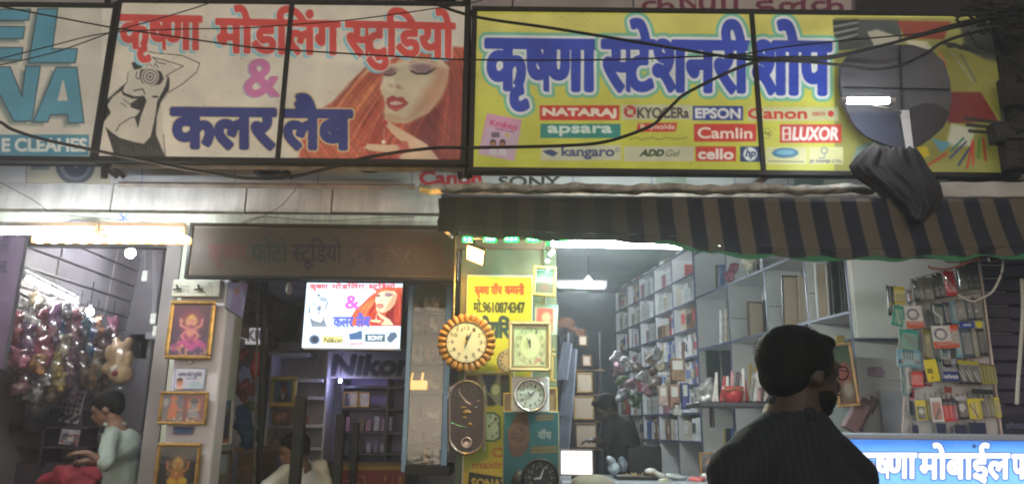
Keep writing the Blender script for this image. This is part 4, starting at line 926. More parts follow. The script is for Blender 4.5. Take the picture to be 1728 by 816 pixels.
# hanging pale tags on threads
for i, (u, v, hh, lb) in enumerate(((244, 465, 10, 'pale tag hanging highest, in front of the sloping panels'), (258, 537, 10, 'pale tag on a thread beside the pillar, middle one'), (262, 558, 10, 'pale tag on a thread beside the pillar, lowest one'))):
    t = thing('hanging_tag', lb, 'tag', P(u, v, 5.4)); pbox('tag_card', u-5, v-9, u+5, v+9, 5.4, .012, mat('tag_paint', (.7, .72, .66), .5), t, .006)
    bar(u, v-9, u, 395, 5.405, 5.405, .0015, white_paint, t, 'thread', 5)
bar_t = thing('toy_rail', 'dark rail along which the wrapped toys hang', 'rail', P(100, 520, 6)); bar(25, 490, 210, 588, 5.7, 7.2, .012, black_steel, bar_t, 'rod', 8)
# paper sheets with print, dark shelf, red cloth
def sheet_obj(label, u0, v0, u1, v1, Y, base, paint, rot=0, name='paper_sheet', cat='paper', th=.006, step=1.2, group=None, m=None):
    x0, x1, z0, z1 = rect(u0, v0, u1, v1, Y); w, h = u1-u0, v1-v0; hw, H_ = (x1-x0)/2, z1-z0
    T = Matrix.Translation(((x0+x1)/2, Y, z0)) @ Matrix.Rotation(rot, 4, 'Y')
    t = thing(name, label, cat, ((x0+x1)/2, Y, z0), group)
    c = Canvas(-hw, hw, 0, H_, -.001, step, base, M=T, local=(w, h)); paint(c, w, h); c.build('printed_face', m or print_paper, t)
    MB().box(-hw, hw, .001, th, 0, H_, T).build('card', mat('card_back', (.4, .38, .36), .7), t); return t
def pt_eggs(c, w, h):
    for r in range(4):
        for q in range(5): c.ell(6+q*w/5.4, 8+r*h/6, 3, 3.6, ((120, 100, 96), (90, 76, 80))[(r+q) % 2], 1.5)
    c.line([(w*.3, h*.78), (w*.5, h*.82), (w*.7, h*.76)], 4, (50, 44, 60), 2)
    for q in range(9): c.ell(3+q*w/9, h*.94-(q % 3)*4, 3.5, 4, (46, 40, 66), 1.5)
sheet_obj('white sheet printed with rows of small dark motifs under the toys', 92, 656, 136, 712, 6.3, (190, 178, 186), pt_eggs, .12)
def pt_dots(c, w, h):
    for r in range(6):
        for q in range(4): c.ell(4+q*w/4+(r % 2)*3, 4+r*h/6, 1.8, 1.8, (170, 80, 110), 1)
sheet_obj('pale pink dotted sheet hanging behind the printed white sheet', 120, 628, 147, 660, 6.5, (206, 190, 198), pt_dots, .1)
def pt_misc(c, w, h):
    for i in range(26): c.rect(*(lambda a, b: (a, b, a+random.uniform(3, 12), b+random.uniform(2, 8)))(random.uniform(0, w), random.uniform(0, h)), random.choice(((40, 50, 90), (150, 120, 90), (190, 180, 180), (120, 40, 50), (70, 100, 120))), 1.5)
sheet_obj('crowded colour packets pinned on the dark board by the shopkeeper', 136, 712, 176, 742, 6.4, (110, 104, 116), pt_misc, 0)
sheet_obj('blue and white printed packets lying under the motif sheet', 100, 724, 132, 750, 6.1, (150, 156, 164), pt_misc, .1)
sheet_obj('small jumble of ornaments on cards behind the shopkeeper head', 138, 690, 162, 706, 6.6, (150, 110, 90), pt_misc, 0)
t = thing('display_counter', 'dark wooden counter with shelves in the toy shop', 'counter', P(90, 800, 5.8))
x0, x1, _, _ = rect(-20, 700, 150, 816, 6.2)
MB().bbox(x0, x1, 6.2, 6.9, .14, P(80, 780, 6.2).z, .01).build('carcass', mat('dark_counter', (.05, .03, .045), .5, 0, .4, 5), t)
for v in (718, 752): pbox('shelf', -20, v, 150, v+4, 6.15, .3, mat('dark_counter', (.05, .03, .045), .5), t)
for u in (20, 70, 130): pbox('upright', u, 690, u+4, 790, 6.14, .28, mat('dark_counter', (.05, .03, .045), .5), t)
o = blobm('red_cloth', [('e', P(126, 806, 5.6), (.20, .14, .075)), ('e', P(105, 806, 5.6), (.16, .12, .05)), ('c', P(100, 790, 5.5), P(165, 800, 5.5), .03, .05), ('c', P(110, 800, 5.45), P(150, 840, 5.45), .05, .07)], mat('red_cloth', (.26, .02, .035), .8, 0, .2, 6), None, .02, 4)
warp(o.data, .014, 22); tag(o, 'bright red cloth draped on the counter in front of the shopkeeper', 'cloth')
t = thing('black_bag', 'bunch of dark bags hanging below the toys at the left', 'bag', P(60, 680, 6.1))
for a, m_ in (((30, 640, .11, .2), (.03, .03, .035)), ((60, 690, .13, .18), (.04, .035, .045)), ((75, 650, .09, .16), (.07, .06, .08)), ((25, 700, .1, .15), (.04, .02, .03))):
    g = blobm('bag', [('e', P(a[0], a[1], 6.1), (a[2], .08, a[3]))], mat('bag_%d' % int(a[0]), m_, .5, 0, .4, 12, .3), t, .02, 3)
    warp(g.data, .015, 20, a[0])
g = thing('green_pouch', 'small dark helmet shaped bag with a yellow stripe below the toys', 'bag', P(62, 680, 5.95))
blobm('pouch', [('e', P(68, 672, 5.95), (.10, .07, .10)), ('e', P(64, 690, 5.95), (.09, .07, .10))], mat('pouch', (.05, .05, .06), .35, 0, .3, 8), g, .014, 4)
bar(58, 688, 72, 668, 5.86, 5.86, .005, mat('yellow_tape', (.5, .4, .1), .5), g, 'stripe')
# more small packets filling the wall behind the toys (hooks of cards)
for i in range(22):
    u = 30+(i % 11)*17; v = 560+(i//11)*66+(i % 3)*9; Y = 6.5+(u-30)*.006
    cn = random.choice(list(toy_cols)); t = thing('wrapped_packet', f'flat {cn} packet hanging behind the wrapped toys', 'packet', P(u, v, Y), 'packets behind the toys')
    pbox('packet', u-8, v-14, u+7, v+14, Y, .03, mat('toy_'+cn, toy_cols[cn], .85), t, .01)
    t['label'] = f'flat {cn} packet behind the toys, {["upper","lower"][i//11]} row, ' + ['at the picture edge', 'left of the slanting tube', 'under the slanting tube foot', 'under the slanting tube', 'under the slanting tube end', 'past the slanting tube', 'left of the small bulb', 'under the small bulb', 'right of the small bulb', 'left of the tan teddy', 'behind the tan teddy'][i % 11]
# maroon cabinets, grey unit on the deep right side of the toy shop
t = thing('tall_cabinet', 'maroon cabinet with dark panels behind the shopkeeper', 'cabinet', P(250, 790, 7.6))
pbox('carcass', 226, 600, 288, 830, 7.6, .4, mat('maroon_laminate', (.10, .035, .06), .4, 0, .3, 4), t, .01)
for a in ((230, 610, 240, 700), (244, 606, 262, 720), (266, 610, 284, 720)): pbox('door', *a, 7.58, .02, mat('maroon_dark', (.06, .03, .05), .4), t)
t = thing('grey_cabinet', 'grey steel box fixed to the wall behind the hanging tags', 'cabinet', P(232, 600, 7.5)); pbox('carcass', 214, 562, 250, 606, 7.5, .2, pm, t, .008); pbox('slot', 232, 574, 238, 596, 7.49, .012, black_steel, t); pbox('shelf', 245, 560, 288, 572, 7.4, .3, white_paint, t)
t = thing('oval_mirror', 'small dark oval mirror on the pilaster above the shopkeeper', 'mirror', P(213, 655, 7.8))
MB().lathe(P(214, 655, 7.8), [(.09, 0), (.10, .01), (.09, .02), (.0, .018)], 28, sz=1.5).build('glass', mat('dark_mirror', (.06, .06, .08), .15, .6), t, smooth=True)
o = blobm('blue_fabric', [('e', P(262, 742, 5.6), (.05, .04, .13)), ('e', P(254, 760, 5.6), (.05, .04, .10))], mat('blue_fabric', (.10, .14, .42), .8), None, .014, 3); tag(o, 'pale blue fabric hanging just left of the white pillar', 'fabric')
# ================================================================== PILLAR PICTURES
def deity(c, w, h, bgc, robe, skin_, halo_, flower):
    c.grad(0, 0, w, h, bgc[0], bgc[1]); cx = w/2
    c.ell(cx, h*.36, w*.28, h*.22, halo_, 12, .55); c.ell(cx, h*.34, w*.15, h*.12, (230, 190, 110), 5, .8)
    c.poly([(cx-w*.26, h*.80), (cx-w*.16, h*.48), (cx, h*.40), (cx+w*.16, h*.48), (cx+w*.28, h*.80)], robe, 5)
    for s_ in (-1, 1):
        c.line([(cx+s_*w*.10, h*.48), (cx+s_*w*.26, h*.42), (cx+s_*w*.28, h*.30)], w*.055, skin_, 2); c.line([(cx+s_*w*.10, h*.52), (cx+s_*w*.22, h*.62), (cx+s_*w*.12, h*.70)], w*.06, skin_, 2)
    c.ell(cx, h*.33, w*.085, h*.075, skin_, 2.5); c.poly([(cx-w*.08, h*.29), (cx, h*.19), (cx+w*.08, h*.29)], (220, 170, 60), 2)
    c.ell(cx, h*.56, w*.11, h*.09, skin_, 4)
    for i in range(9): c.ell(w*.14+i*w*.09, h*(.80+.05*math.cos(i*1.4)), w*.09, h*.07, flower, 4, .8, random.uniform(-.5, .5))
    for i in range(14): c.ell(random.uniform(0, w), h*random.uniform(.8, 1), 3, 3, random.choice(((200, 120, 160), (120, 40, 90), (230, 190, 120))), 2, .7)
    for i in range(24): c.ell(random.uniform(w*.2, w*.8), random.uniform(h*.3, h*.8), 1.3, 1.3, (236, 200, 110), 1, .6)
framed_picture('gold framed print of a seated deity on pink petals, top of the white pillar', 284, 507, 361, 606, 4.92, 7, lambda c, w, h: deity(c, w, h, ((96, 30, 58), (64, 26, 92)), (158, 36, 110), (216, 130, 130), (190, 70, 80), (206, 60, 156)))
def cert(c, w, h):
    c.line([(1, 1), (w-1, 1), (w-1, h-1), (1, h-1), (1, 1)], 1.6, (120, 146, 196)); c.text('आपका फोटो स्टूडियो', 6, 9, w-6, 14, (70, 76, 120), .3); c.text('कलर लैब', 20, 17, w-14, 20, (90, 90, 140), .1)
    c.ell(10, h*.68, 5.5, 7, (196, 140, 110), 1.5); c.poly([(3, h), (10, h*.78), (18, h)], (224, 170, 150), 2); c.ell(10, h*.56, 5, 3, (90, 60, 60), 1.5); c.poly([(24, h*.78), (34, h*.6), (46, h*.72), (52, h*.86), (30, h*.9)], (150, 190, 210), 4, .7)
t = sheet_obj('pale certificate with a small portrait pinned between the pillar pictures', 294, 620, 346, 656, 4.935, (206, 206, 224), cert, 0, name='certificate', cat='certificate')
t = thing('push_hook', 'small white hook above the certificate', 'hook', P(321, 610, 4.93)); MB().lathe(P(321, 611, 4.935), [(.014, 0), (.012, .012), (.004, .02)], 14).build('knob', white_paint, t, smooth=True)
def two_saints(c, w, h):
    c.grad(0, 0, w/2, h, (92, 84, 116), (120, 110, 124)); c.grad(w/2, 0, w, h, (150, 40, 62), (110, 26, 60))
    c.ell(w*.08, h*.3, 5, 8, (190, 190, 200), 3, .7)
    c.poly([(w*.14, h*.85), (w*.18, h*.35), (w*.27, h*.22), (w*.36, h*.4), (w*.36, h*.85)], (214, 96, 40), 3); c.ell(w*.26, h*.2, 5, 6, (196, 120, 84), 1.5); c.ell(w*.26, h*.13, 6, 4, (226, 110, 50), 1.5); c.line([(w*.22, h*.85), (w*.24, h*.98)], 3, (190, 110, 80)); c.line([(w*.3, h*.5), (w*.46, h*.58)], 3, (196, 120, 90))
    c.ell(w*.74, h*.4, w*.16, h*.3, (214, 130, 80), 6, .9); c.ell(w*.74, h*.33, 6, 7, (110, 120, 150), 1.5); c.ell(w*.74, h*.24, 7, 5, (40, 40, 60), 2)
    c.poly([(w*.6, h*.85), (w*.68, h*.48), (w*.8, h*.46), (w*.9, h*.85)], (150, 140, 160), 3); c.line([(w*.68, h*.5), (w*.62, h*.66), (w*.74, h*.72)], 3, (130, 140, 170)); c.line([(w*.62, h*.62), (w*.88, h*.52)], 1.4, (230, 190, 110))
    for i in range(24): c.ell(random.uniform(0, w), h*random.uniform(.84, 1), 2.2, 2, random.choice(((200, 170, 120), (130, 50, 50), (226, 200, 160))), 1.2, .8)
framed_picture('wide gold framed picture of two holy figures below the certificate', 270, 660, 351, 716, 4.92, 5, two_saints)
sheet_obj('small blue printed slip under the wide two figure picture', 292, 719, 326, 732, 4.935, (120, 110, 140), lambda c, w, h: (c.rect(4, 4, w-4, h-3, (60, 110, 170), 2), c.line([(2, 2), (w, 4)], 2, (70, 60, 90))))
framed_picture('gold framed print with yellow garlands, lowest on the pillar', 262, 746, 337, 850, 4.92, 7, lambda c, w, h: (deity(c, w, h, ((40, 44, 60), (60, 40, 36)), (176, 130, 30), (196, 120, 80), (170, 110, 60), (200, 160, 40)), c.ell(w*.38, h*.66, 8, 6, (224, 180, 40), 2), c.ell(w*.66, h*.64, 8, 6, (224, 180, 40), 2)))
t = thing('hook_board', 'white board with two dark hooks and faint lettering on top of the pillar', 'board', P(325, 500, 4.9))
c = pcanvas(292, 473, 370, 499, 4.9, (176, 176, 160)); c.text('जय', 304, 482, 320, 494, (140, 140, 126), .4); c.text('श्री', 338, 482, 360, 494, (140, 140, 126), .4); c.build('face', print_paper, t)
pbox('board_body', 290, 471, 372, 501, 4.905, .05, mat('cream_board', (.5, .5, .44), .6), t, .008)
for u in (298, 334): bar(u, 480, u+2, 489, 4.89, 4.89, .006, black_steel, t, 'hook', 6); bar(u-6, 488, u+8, 487, 4.88, 4.88, .006, black_steel, t, 'hook_base', 6)
# ================================================================== PHOTO STUDIO INTERIOR
XS = -2.02; XR = P(774, 600, 5.0).x
structure('studio_return_wall', MB().box(XS-.06, XS, 5.13, 5.55, .14, zc0-.02), mat('studio_green_paint', (.55, .60, .50), .7, 0, .2, 3, .1))
structure('studio_left_wall', MB().box(-2.34, -2.28, 5.13, 7.5, .14, zc0-.02), mat('studio_green_paint', (.55, .60, .50), .7, 0, .2, 3, .1))
structure('studio_back_wall', MB().box(-2.34, XR+.05, 7.5, 7.6, .14, zc0-.02), mat('studio_back_paint', (.50, .47, .54), .7, 0, .25, 2, .1))
structure('studio_ceiling', MB().box(-2.34, XR+.05, 5.3, 7.6, zc0-.1, zc0), grey_wall)
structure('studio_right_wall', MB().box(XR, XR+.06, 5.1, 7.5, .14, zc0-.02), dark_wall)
t = thing('ceiling_planks', 'dark wooden planks sloping down beside the hanging poster', 'planks', (XS, 6.2, 2.3))
for k in range(6): MB().bbox(-2.27+k*.025, -2.24+k*.025, 5.7, 7.45, 1.98+k*.105, 2.08+k*.105, .004).build('plank', wood, t)
def wall_quad(name, label, cat, uv, X, paint, base=(180, 180, 180), n=26, th=.01, size=(40, 60), m=None):
    """print lying on the wall plane x = X through four outline points (tl, tr, br, bl)"""
    p = [PX(a, b, X) for a, b in uv]; t = thing(name, label, cat, p[3])
    c = Canvas(0, 1, 0, 1, 0, 1, base, local=size); co = c.co; s_, q = co[:, 0:1], 1-co[:, 2:3]
    A, B_, C_, D = [np.array(v)[None] for v in p]
    c.co = (A*(1-s_)+B_*s_)*(1-q)+(D*(1-s_)+C_*s_)*q+np.array([[.004, 0, 0]]); paint(c, *size); c.build('printed_face', m or print_paper, t)
    vs = [v+Vector((-th, 0, 0)) for v in p]; MB().add([v+Vector((.001, 0, 0)) for v in p]+vs, [(0, 1, 2, 3), (7, 6, 5, 4), (0, 4, 5, 1), (1, 5, 6, 2), (2, 6, 7, 3), (3, 7, 4, 0)]).build('card', mat('card_back', (.4, .38, .36), .7), t)
    return t
def pt_poster(c, w, h):
    c.grad(0, 0, w, h, (190, 190, 226), (170, 180, 220)); c.poly([(w*.2, h), (w*.3, h*.4), (w*.5, h*.3), (w*.8, h*.5), (w*.9, h)], (150, 140, 190), 5); c.ell(w*.5, h*.25, 7, 9, (200, 160, 150), 3); c.poly([(w*.6, 0), (w, 0), (w, h*.4)], (200, 150, 170), 6)
wall_quad('hanging_poster', 'tilted lilac poster hanging inside the studio doorway', 'poster', [(384, 476), (418, 478), (408, 536), (380, 518)], -1.9, pt_poster)
def pt_figure(c, w, h):
    c.grad(0, 0, w, h, (70, 110, 150), (170, 130, 80)); c.poly([(w*.3, h*.9), (w*.35, h*.3), (w*.65, h*.3), (w*.7, h*.9)], (60, 56, 90), 3); c.ell(w*.5, h*.22, w*.14, h*.06, (150, 100, 80), 2); c.rect(0, h*.88, w, h, (200, 140, 60), 3)
def wall_frame(label, uv, X, fm, paint, **k):
    t = wall_quad('wall_picture', label, 'picture', uv, X, paint, **k)
    p = [PX(a, b, X+.012) for a, b in uv]
    for i in range(4): MB().tube([p[i], p[(i+1) % 4]], .012, 4).build('frame_bar', fm, t)
    return t
wall_frame('narrow white framed figure picture on the green studio wall', [(374, 676), (392, 672), (388, 748), (370, 750)], XS+.02, white_paint, pt_figure, size=(18, 70))
wall_frame('brown framed landscape print low on the green studio wall', [(364, 764), (390, 760), (388, 830), (360, 836)], XS+.02, wood, lambda c, w, h: (c.grad(0, 0, w, h, (150, 176, 190), (110, 80, 60)), c.rect(w*.3, h*.1, w*.7, h*.5, (170, 190, 200), 3)), size=(26, 70))
wall_quad('oval_plaque', 'brown oval plaque on the green wall by the pillar', 'plaque', [(366, 658), (373, 656), (373, 688), (366, 690)], XS+.02, lambda c, w, h: (c.rect(0, 0, w, h, (96, 100, 84)), c.ell(w/2, h/2, w*.46, h*.46, (150, 112, 76), 2)), size=(12, 30))
def pbag(name, label, cat, parts, m, wr=.008, vox=.014, fr=22):
    o = blobm(name, parts, m, None, vox, 4); warp(o.data, wr, fr, random.random()*9); return tag(o, label, cat)
E_ = lambda u, v, Y, rx, rz, ry=.05: ('e', P(u, v, Y), (rx*Y/1250, ry, rz*Y/1250))
pbag('red_bag', 'glossy red bag hanging inside the studio door', 'bag', [E_(433, 616, 5.95, 10, 26)], mat('red_plastic', (.45, .02, .03), .25, 0, .2, 9, .2))
pbag('garland', 'dusty brown garland hanging left of the red bag', 'garland', [E_(395, 600, 6.0, 8, 16), E_(394, 630, 6.0, 7, 20), E_(397, 655, 6.0, 7, 14)], mat('dusty_brown', (.20, .12, .09), .8, 0, .5, 20, .4), .02)
pbag('red_posy', 'reddish brown bundle low on the side of the glass door', 'bundle', [E_(411, 600, 5.95, 8, 14), E_(412, 660, 5.95, 7, 24), E_(424, 655, 5.95, 9, 12)], mat('red_brown', (.22, .06, .05), .8, 0, .6, 16, .3), .018)
pbag('blue_cloth', 'dark blue cloth bundle stacked behind the glass door', 'cloth', [E_(412, 715, 5.95, 15, 20), E_(420, 740, 5.95, 15, 20), E_(410, 694, 5.95, 12, 12)], mat('navy_cloth', (.015, .06, .17), .8, 0, .4, 9, .3), .02)
pbag('green_cloth', 'dull green cloth lying on the blue bundle', 'cloth', [E_(424, 684, 5.95, 12, 8)], mat('green_cloth', (.08, .13, .05), .8), .01)
t = thing('wooden_chest', 'brown wooden chest under the blue cloth bundle', 'chest', P(420, 810, 6.05)); pbox('box', 398, 760, 438, 840, 5.95, .4, wood, t, .01); pbox('lid', 396, 754, 440, 762, 5.93, .44, mat('chest_lid', (.25, .14, .07), .4), t)
for v in (778, 800): pbox('drawer_front', 400, v, 436, v+18, 5.935, .014, wood, t)
# lit K.R. panel
t = thing('glowing_sign', 'small glowing white panel with two capital letters inside the studio', 'sign', P(424, 568, 6.2))
c = pcanvas(401, 553, 446, 580, 6.2, (210, 206, 210)); c.text('KR', 418, 557, 442, 574, (90, 80, 96), .9); c.build('face', print_mat('print_glow_dim', .5, .25, .1), t); pbox('case', 399, 551, 448, 582, 6.205, .05, white_paint, t)
# glass door leaf: mullions and pane
t = thing('glass_door', 'dark framed glass door standing half open at the studio entrance', 'door', P(440, 816, 5.5))
bar(447, 476, 436, 836, 5.5, 5.5, .022, black_steel, t, 'stile'); bar(380, 474, 352, 836, 5.16, 5.16, .02, mat('brown_post', (.13, .10, .07), .5), t, 'stile'); bar(436, 478, 428, 836, 5.55, 5.55, .008, grey_steel, t, 'edge_strip')
a, b_, c_, d = P(384, 476, 5.2), P(434, 478, 5.5), P(430, 836, 5.5), P(358, 836, 5.2); MB().add([a, b_, c_, d], [(0, 1, 2, 3)]).build('pane', glassm, t)
t = thing('hanging_tag', 'cream tag hanging under the name board in the doorway', 'tag', P(487, 488, 5.1)); MB().lathe(P(487, 487, 5.1), [(.0, -.01), (.022, 0), (.016, .012)], 14, sz=2).build('tag_card', mat('cream_tag', (.6, .58, .44), .5), t, smooth=True); bar(487, 478, 487, 465, 5.1, 5.1, .002, rubber, t, 'thread', 5)
# left rack in the studio
t = thing('wall_rack', 'white wall rack with small goods beside the glass door', 'rack', P(500, 816, 6.9))
for v, nm in ((594, 0), (638, 1), (668, 1), (715, 1), (753, 1), (795, 1)): pbox('shelf', 453, v, 545 if v > 594 else 520, v+6, 6.8, .3, white_paint, t)
for u in (448, 545): pbox('upright', u, 590, u+4, 830, 6.82, .28, white_paint, t)
pbox('back', 452, 590, 546, 830, 7.12, .01, mat('rack_back', (.52, .50, .56), .7), t)
structure('studio_beam', MB().bbox(*rect(447, 576, 566, 592, 7.0)[:2], 7.0, 7.2, rect(447, 576, 566, 592, 7.0)[2], rect(447, 576, 566, 592, 7.0)[3]), white_paint)
def pt_man(c, w, h):
    c.grad(0, 0, w, h, (70, 110, 150), (110, 130, 170)); cx = w/2; c.poly([(cx-w*.42, h), (cx-w*.3, h*.66), (cx, h*.58), (cx+w*.3, h*.66), (cx+w*.42, h)], (44, 48, 80), 1.5); c.poly([(cx-4, h*.62), (cx+4, h*.62), (cx, h*.9)], (220, 220, 226), 1)
    c.ell(cx, h*.38, w*.18, h*.22, (190, 130, 96), 1.2); c.ell(cx, h*.2, w*.19, h*.10, (60, 50, 50), 1.4); c.line([(cx-5, h*.36), (cx+5, h*.36)], 1.5, (60, 40, 40))
ylw = mat('yellow_gold', (.62, .45, .12), .4, .3, .2, 20)
framed_picture('yellow framed portrait of a man in a suit on the white rack', 456, 634, 501, 686, 6.72, 8, pt_man, ylw)
framed_picture('brown framed family print standing under the yellow portrait', 460, 690, 492, 717, 6.72, 2.5, lambda c, w, h: (c.grad(0, 0, w, h, (120, 84, 74), (96, 64, 56)), c.ell(w*.3, h*.5, 5, 7, (180, 130, 104), 2), c.ell(w*.62, h*.4, 5, 7, (190, 110, 104), 2)), wood)
small = [(455, 702, 465, 716, (.08, .2, .45), 'blue white cup at the left end of the rack shelf'), (494, 702, 504, 716, (.08, .2, .45), 'blue white cup right of the family print'), (466, 726, 482, 738, (.12, .08, .07), 'dark small camera box on the rack'), (462, 740, 474, 752, (.25, .14, .08), 'brown snapshot card on the rack shelf'), (478, 740, 490, 752, (.3, .28, .26), 'grey snapshot card on the rack shelf'), (494, 738, 504, 752, (.18, .3, .12), 'green snapshot card on the rack shelf'), (456, 778, 474, 793, (.15, .2, .4), 'blue paper packet on the lower rack shelf'), (508, 700, 520, 714, (.3, .1, .1), 'red carton on the rack next to the black bar'), (506, 738, 518, 752, (.5, .5, .5), 'white carton on the rack next to the black bar')]
for u0, v0, u1, v1, cc, lb in small:
    t = thing('rack_item', lb, 'carton' if 'cup' not in lb else 'cup', P(u0, v1, 6.75))
    if 'cup' in lb: MB().lathe(P((u0+u1)/2, v1, 6.75), [(.02, 0), (.028, .06), (.024, .06), (.018, .01)], 16, axis='Z').build('cup', mat('cup_blue', cc, .3), t, smooth=True)
    else: pbox('carton', u0, v0, u1, v1, 6.75, .03, mat('c_%s' % lb, cc, .5, 0, .3, 20), t)
t = thing('dark_cabinet', 'brown cabinet with dark pictures between the black bars', 'cabinet', P(532, 770, 7.2)); pbox('carcass', 518, 696, 550, 768, 7.25, .2, wood, t)
for v0, v1 in ((700, 726), (734, 762)): pbox('door', 522, v0, 546, v1, 7.24, .012, mat('dark_glassdoor', (.03, .035, .04), .2), t)
# wires and switch on the wall
t = thing('wall_switch', 'small dark switches and a thin wire on the studio back wall', 'switch', P(527, 617, 7.4))
for a in ((524, 610, 531, 625), (532, 634, 540, 644), (526, 670, 534, 678), (514, 680, 522, 688)): pbox('switch', *a, 7.4, .02, black_steel if a[0] > 530 else white_paint, t)
bar(520, 600, 516, 690, 7.42, 7.42, .004, rubber, t, 'wire', 5)
# brand letters, dark on grey board
t = thing('brand_board', 'grey board with large dark slanting camera brand letters', 'sign', P(620, 640, 6.9))
c = pcanvas(548, 592, 690, 636, 6.9, (172, 168, 176)); c.text('Nikon', 560, 599, 692, 631, (52, 54, 64), 2.4, 0, shear=6, shadow=(-2, 2, (140, 130, 120))); c.build('face', print_paper, t); pbox('board', 546, 590, 692, 638, 6.905, .05, grey_wall, t)
# back shelves with purple light
t = thing('back_shelves', 'dark shelf unit with frames in violet light at the back of the studio', 'shelf unit', P(620, 775, 7.1))
dkl = mat('dark_laminate', (.04, .035, .05), .4, 0, .3, 6)
for v in (650, 687, 727, 763): pbox('shelf', 572, v, 682, v+5, 7.0, .3, dkl, t)
for u in (572, 650, 680): pbox('upright', u, 638, u+5, 780, 6.99, .3, dkl, t)
pbox('back', 575, 638, 682, 780, 7.3, .01, mat('violet_lit_back', (.42, .36, .62), .6, 0, .2, 5), t)  # violet light is put into the back panel's colour
framed_picture('gold framed dark print at the left of the violet shelf', 580, 660, 605, 687, 7.0, 2.5, lambda c, w, h: c.grad(0, 0, w, h, (96, 84, 110), (70, 60, 80)), gold)
framed_picture('gold framed blue print second on the violet shelf', 606, 661, 625, 687, 7.0, 2.2, lambda c, w, h: (c.grad(0, 0, w, h, (70, 80, 150), (60, 60, 100)), c.ell(w/2, h/2, 3, 6, (30, 40, 90), 2)), gold)
for i in range(13):
    row = i//7; u = 582+(i % 7)*12+random.uniform(-1, 1); v1 = (727, 763)[row]; hh = random.uniform(14, 26); ww = random.uniform(7, 10)
    cn, cc = random.choice((('lilac', (.32, .28, .5)), ('dark', (.04, .04, .06)), ('pink', (.4, .18, .28)), ('white', (.5, .5, .56)), ('brown', (.2, .12, .08))))
    t = thing('photo_stand', f'{cn} photo stand on the {("middle","lowest")[row]} violet shelf, {["first","second","third","fourth","fifth","sixth","seventh"][i%7]} from its left end', 'photo stand', P(u, v1, 7.0)); pbox('stand', u, v1-hh, u+ww, v1-.5, 7.02, .03, mat('stand_'+cn, cc, .4, 0, .4, 20), t)
# yellow counter board with red word
t = thing('counter_board', 'yellow counter board with a big dark red Hindi word', 'sign', P(622, 816, 6.2))
c = pcanvas(566, 782, 680, 850, 6.2, (168, 140, 56)); c.rect(566, 782, 680, 786, (120, 100, 60)); c.text('कृष्णा', 574, 795, 690, 824, (136, 34, 34), 3, 0); c.build('printed_face', print_paper, t); pbox('board', 562, 778, 684, 852, 6.205, .05, wood, t)
t = thing('service_counter', 'dark service counter at the back of the photo studio', 'counter', P(620, 850, 6.3)); x0, x1, z0, z1 = rect(552, 779, 690, 900, 6.3); MB().bbox(x0, x1, 6.27, 6.9, .14, z1, .01).build('body', dkl, t)
# lit sign inside
t = thing('lit_sign', 'bright backlit studio sign with photographer, woman and camera brands', 'lit sign', P(595, 590, 5.5))
c = pcanvas(513, 477, 677, 587, 5.5, (198, 222, 242), .75)
K5 = lambda p: [(490+x*.2941, 360+y*.2941) for x, y in p]
c.text('कृष्णा', 523, 480, 553, 487, (214, 60, 66), .5, 0); c.text('मोडलिंग', 560, 480, 615, 487, (214, 60, 66), .4, 0); c.text('स्टुडियो', 622, 480, 667, 487, (214, 60, 66), .5, 0)
draw_woman(Mapped(c, 590, 487, .315, .335, 505, 88), 60); draw_photographer(Mapped(c, 521, 490, .30, .345, 176, 88), (104, 118, 134), (206, 222, 236))
c.text('&', 583, 499, 605, 520, (190, 90, 190), 1); c.text('कलर', 563, 535, 596, 551, (76, 90, 180), 1.1, 0); c.text('लैब', 601, 535, 624, 551, (76, 90, 180), 1.1, 0)
dk = (96, 112, 130)
c.ell(*K5([(138, 722)])[0], 9, 8, (70, 88, 110), 2); c.ell(*K5([(140, 722)])[0], 5, 5, (40, 50, 66), 2); c.rect(544, 566, 579, 578, (244, 222, 130), 2); c.text('Nikon', 546, 569, 577, 578, (40, 60, 60), .4, 0, shear=2)
c.poly(K5([(335, 690), (380, 680), (395, 672), (412, 672), (412, 722), (340, 724)]), (60, 90, 130), 1.5); c.text('Canon', 584, 575, 613, 582, (220, 90, 90), .3, 0); c.rect(616, 563, 650, 576, (56, 80, 96), 1); c.text('SONY', 621, 566, 646, 573, (220, 226, 230), .4, 0); c.poly(K5([(552, 715), (575, 680), (605, 680), (615, 705), (580, 740), (560, 735)]), (70, 88, 110), 2)
c.build('lit_face', print_mat('print_backlit', .4, .85, .03), t); pbox('case', 510, 474, 680, 591, 5.506, .07, black_steel, t, .006)
for a in ((512, 474, 678, 477), (512, 587, 678, 590), (510, 474, 513, 590), (677, 474, 680, 590)): pbox('rim', *a, 5.49, .016, white_paint if a[1] == 587 else black_steel, t, .001)
for u in (540, 650): bar(u, 474, u, 440, 5.52, 5.52, .005, black_steel, t, 'hanger', 6)
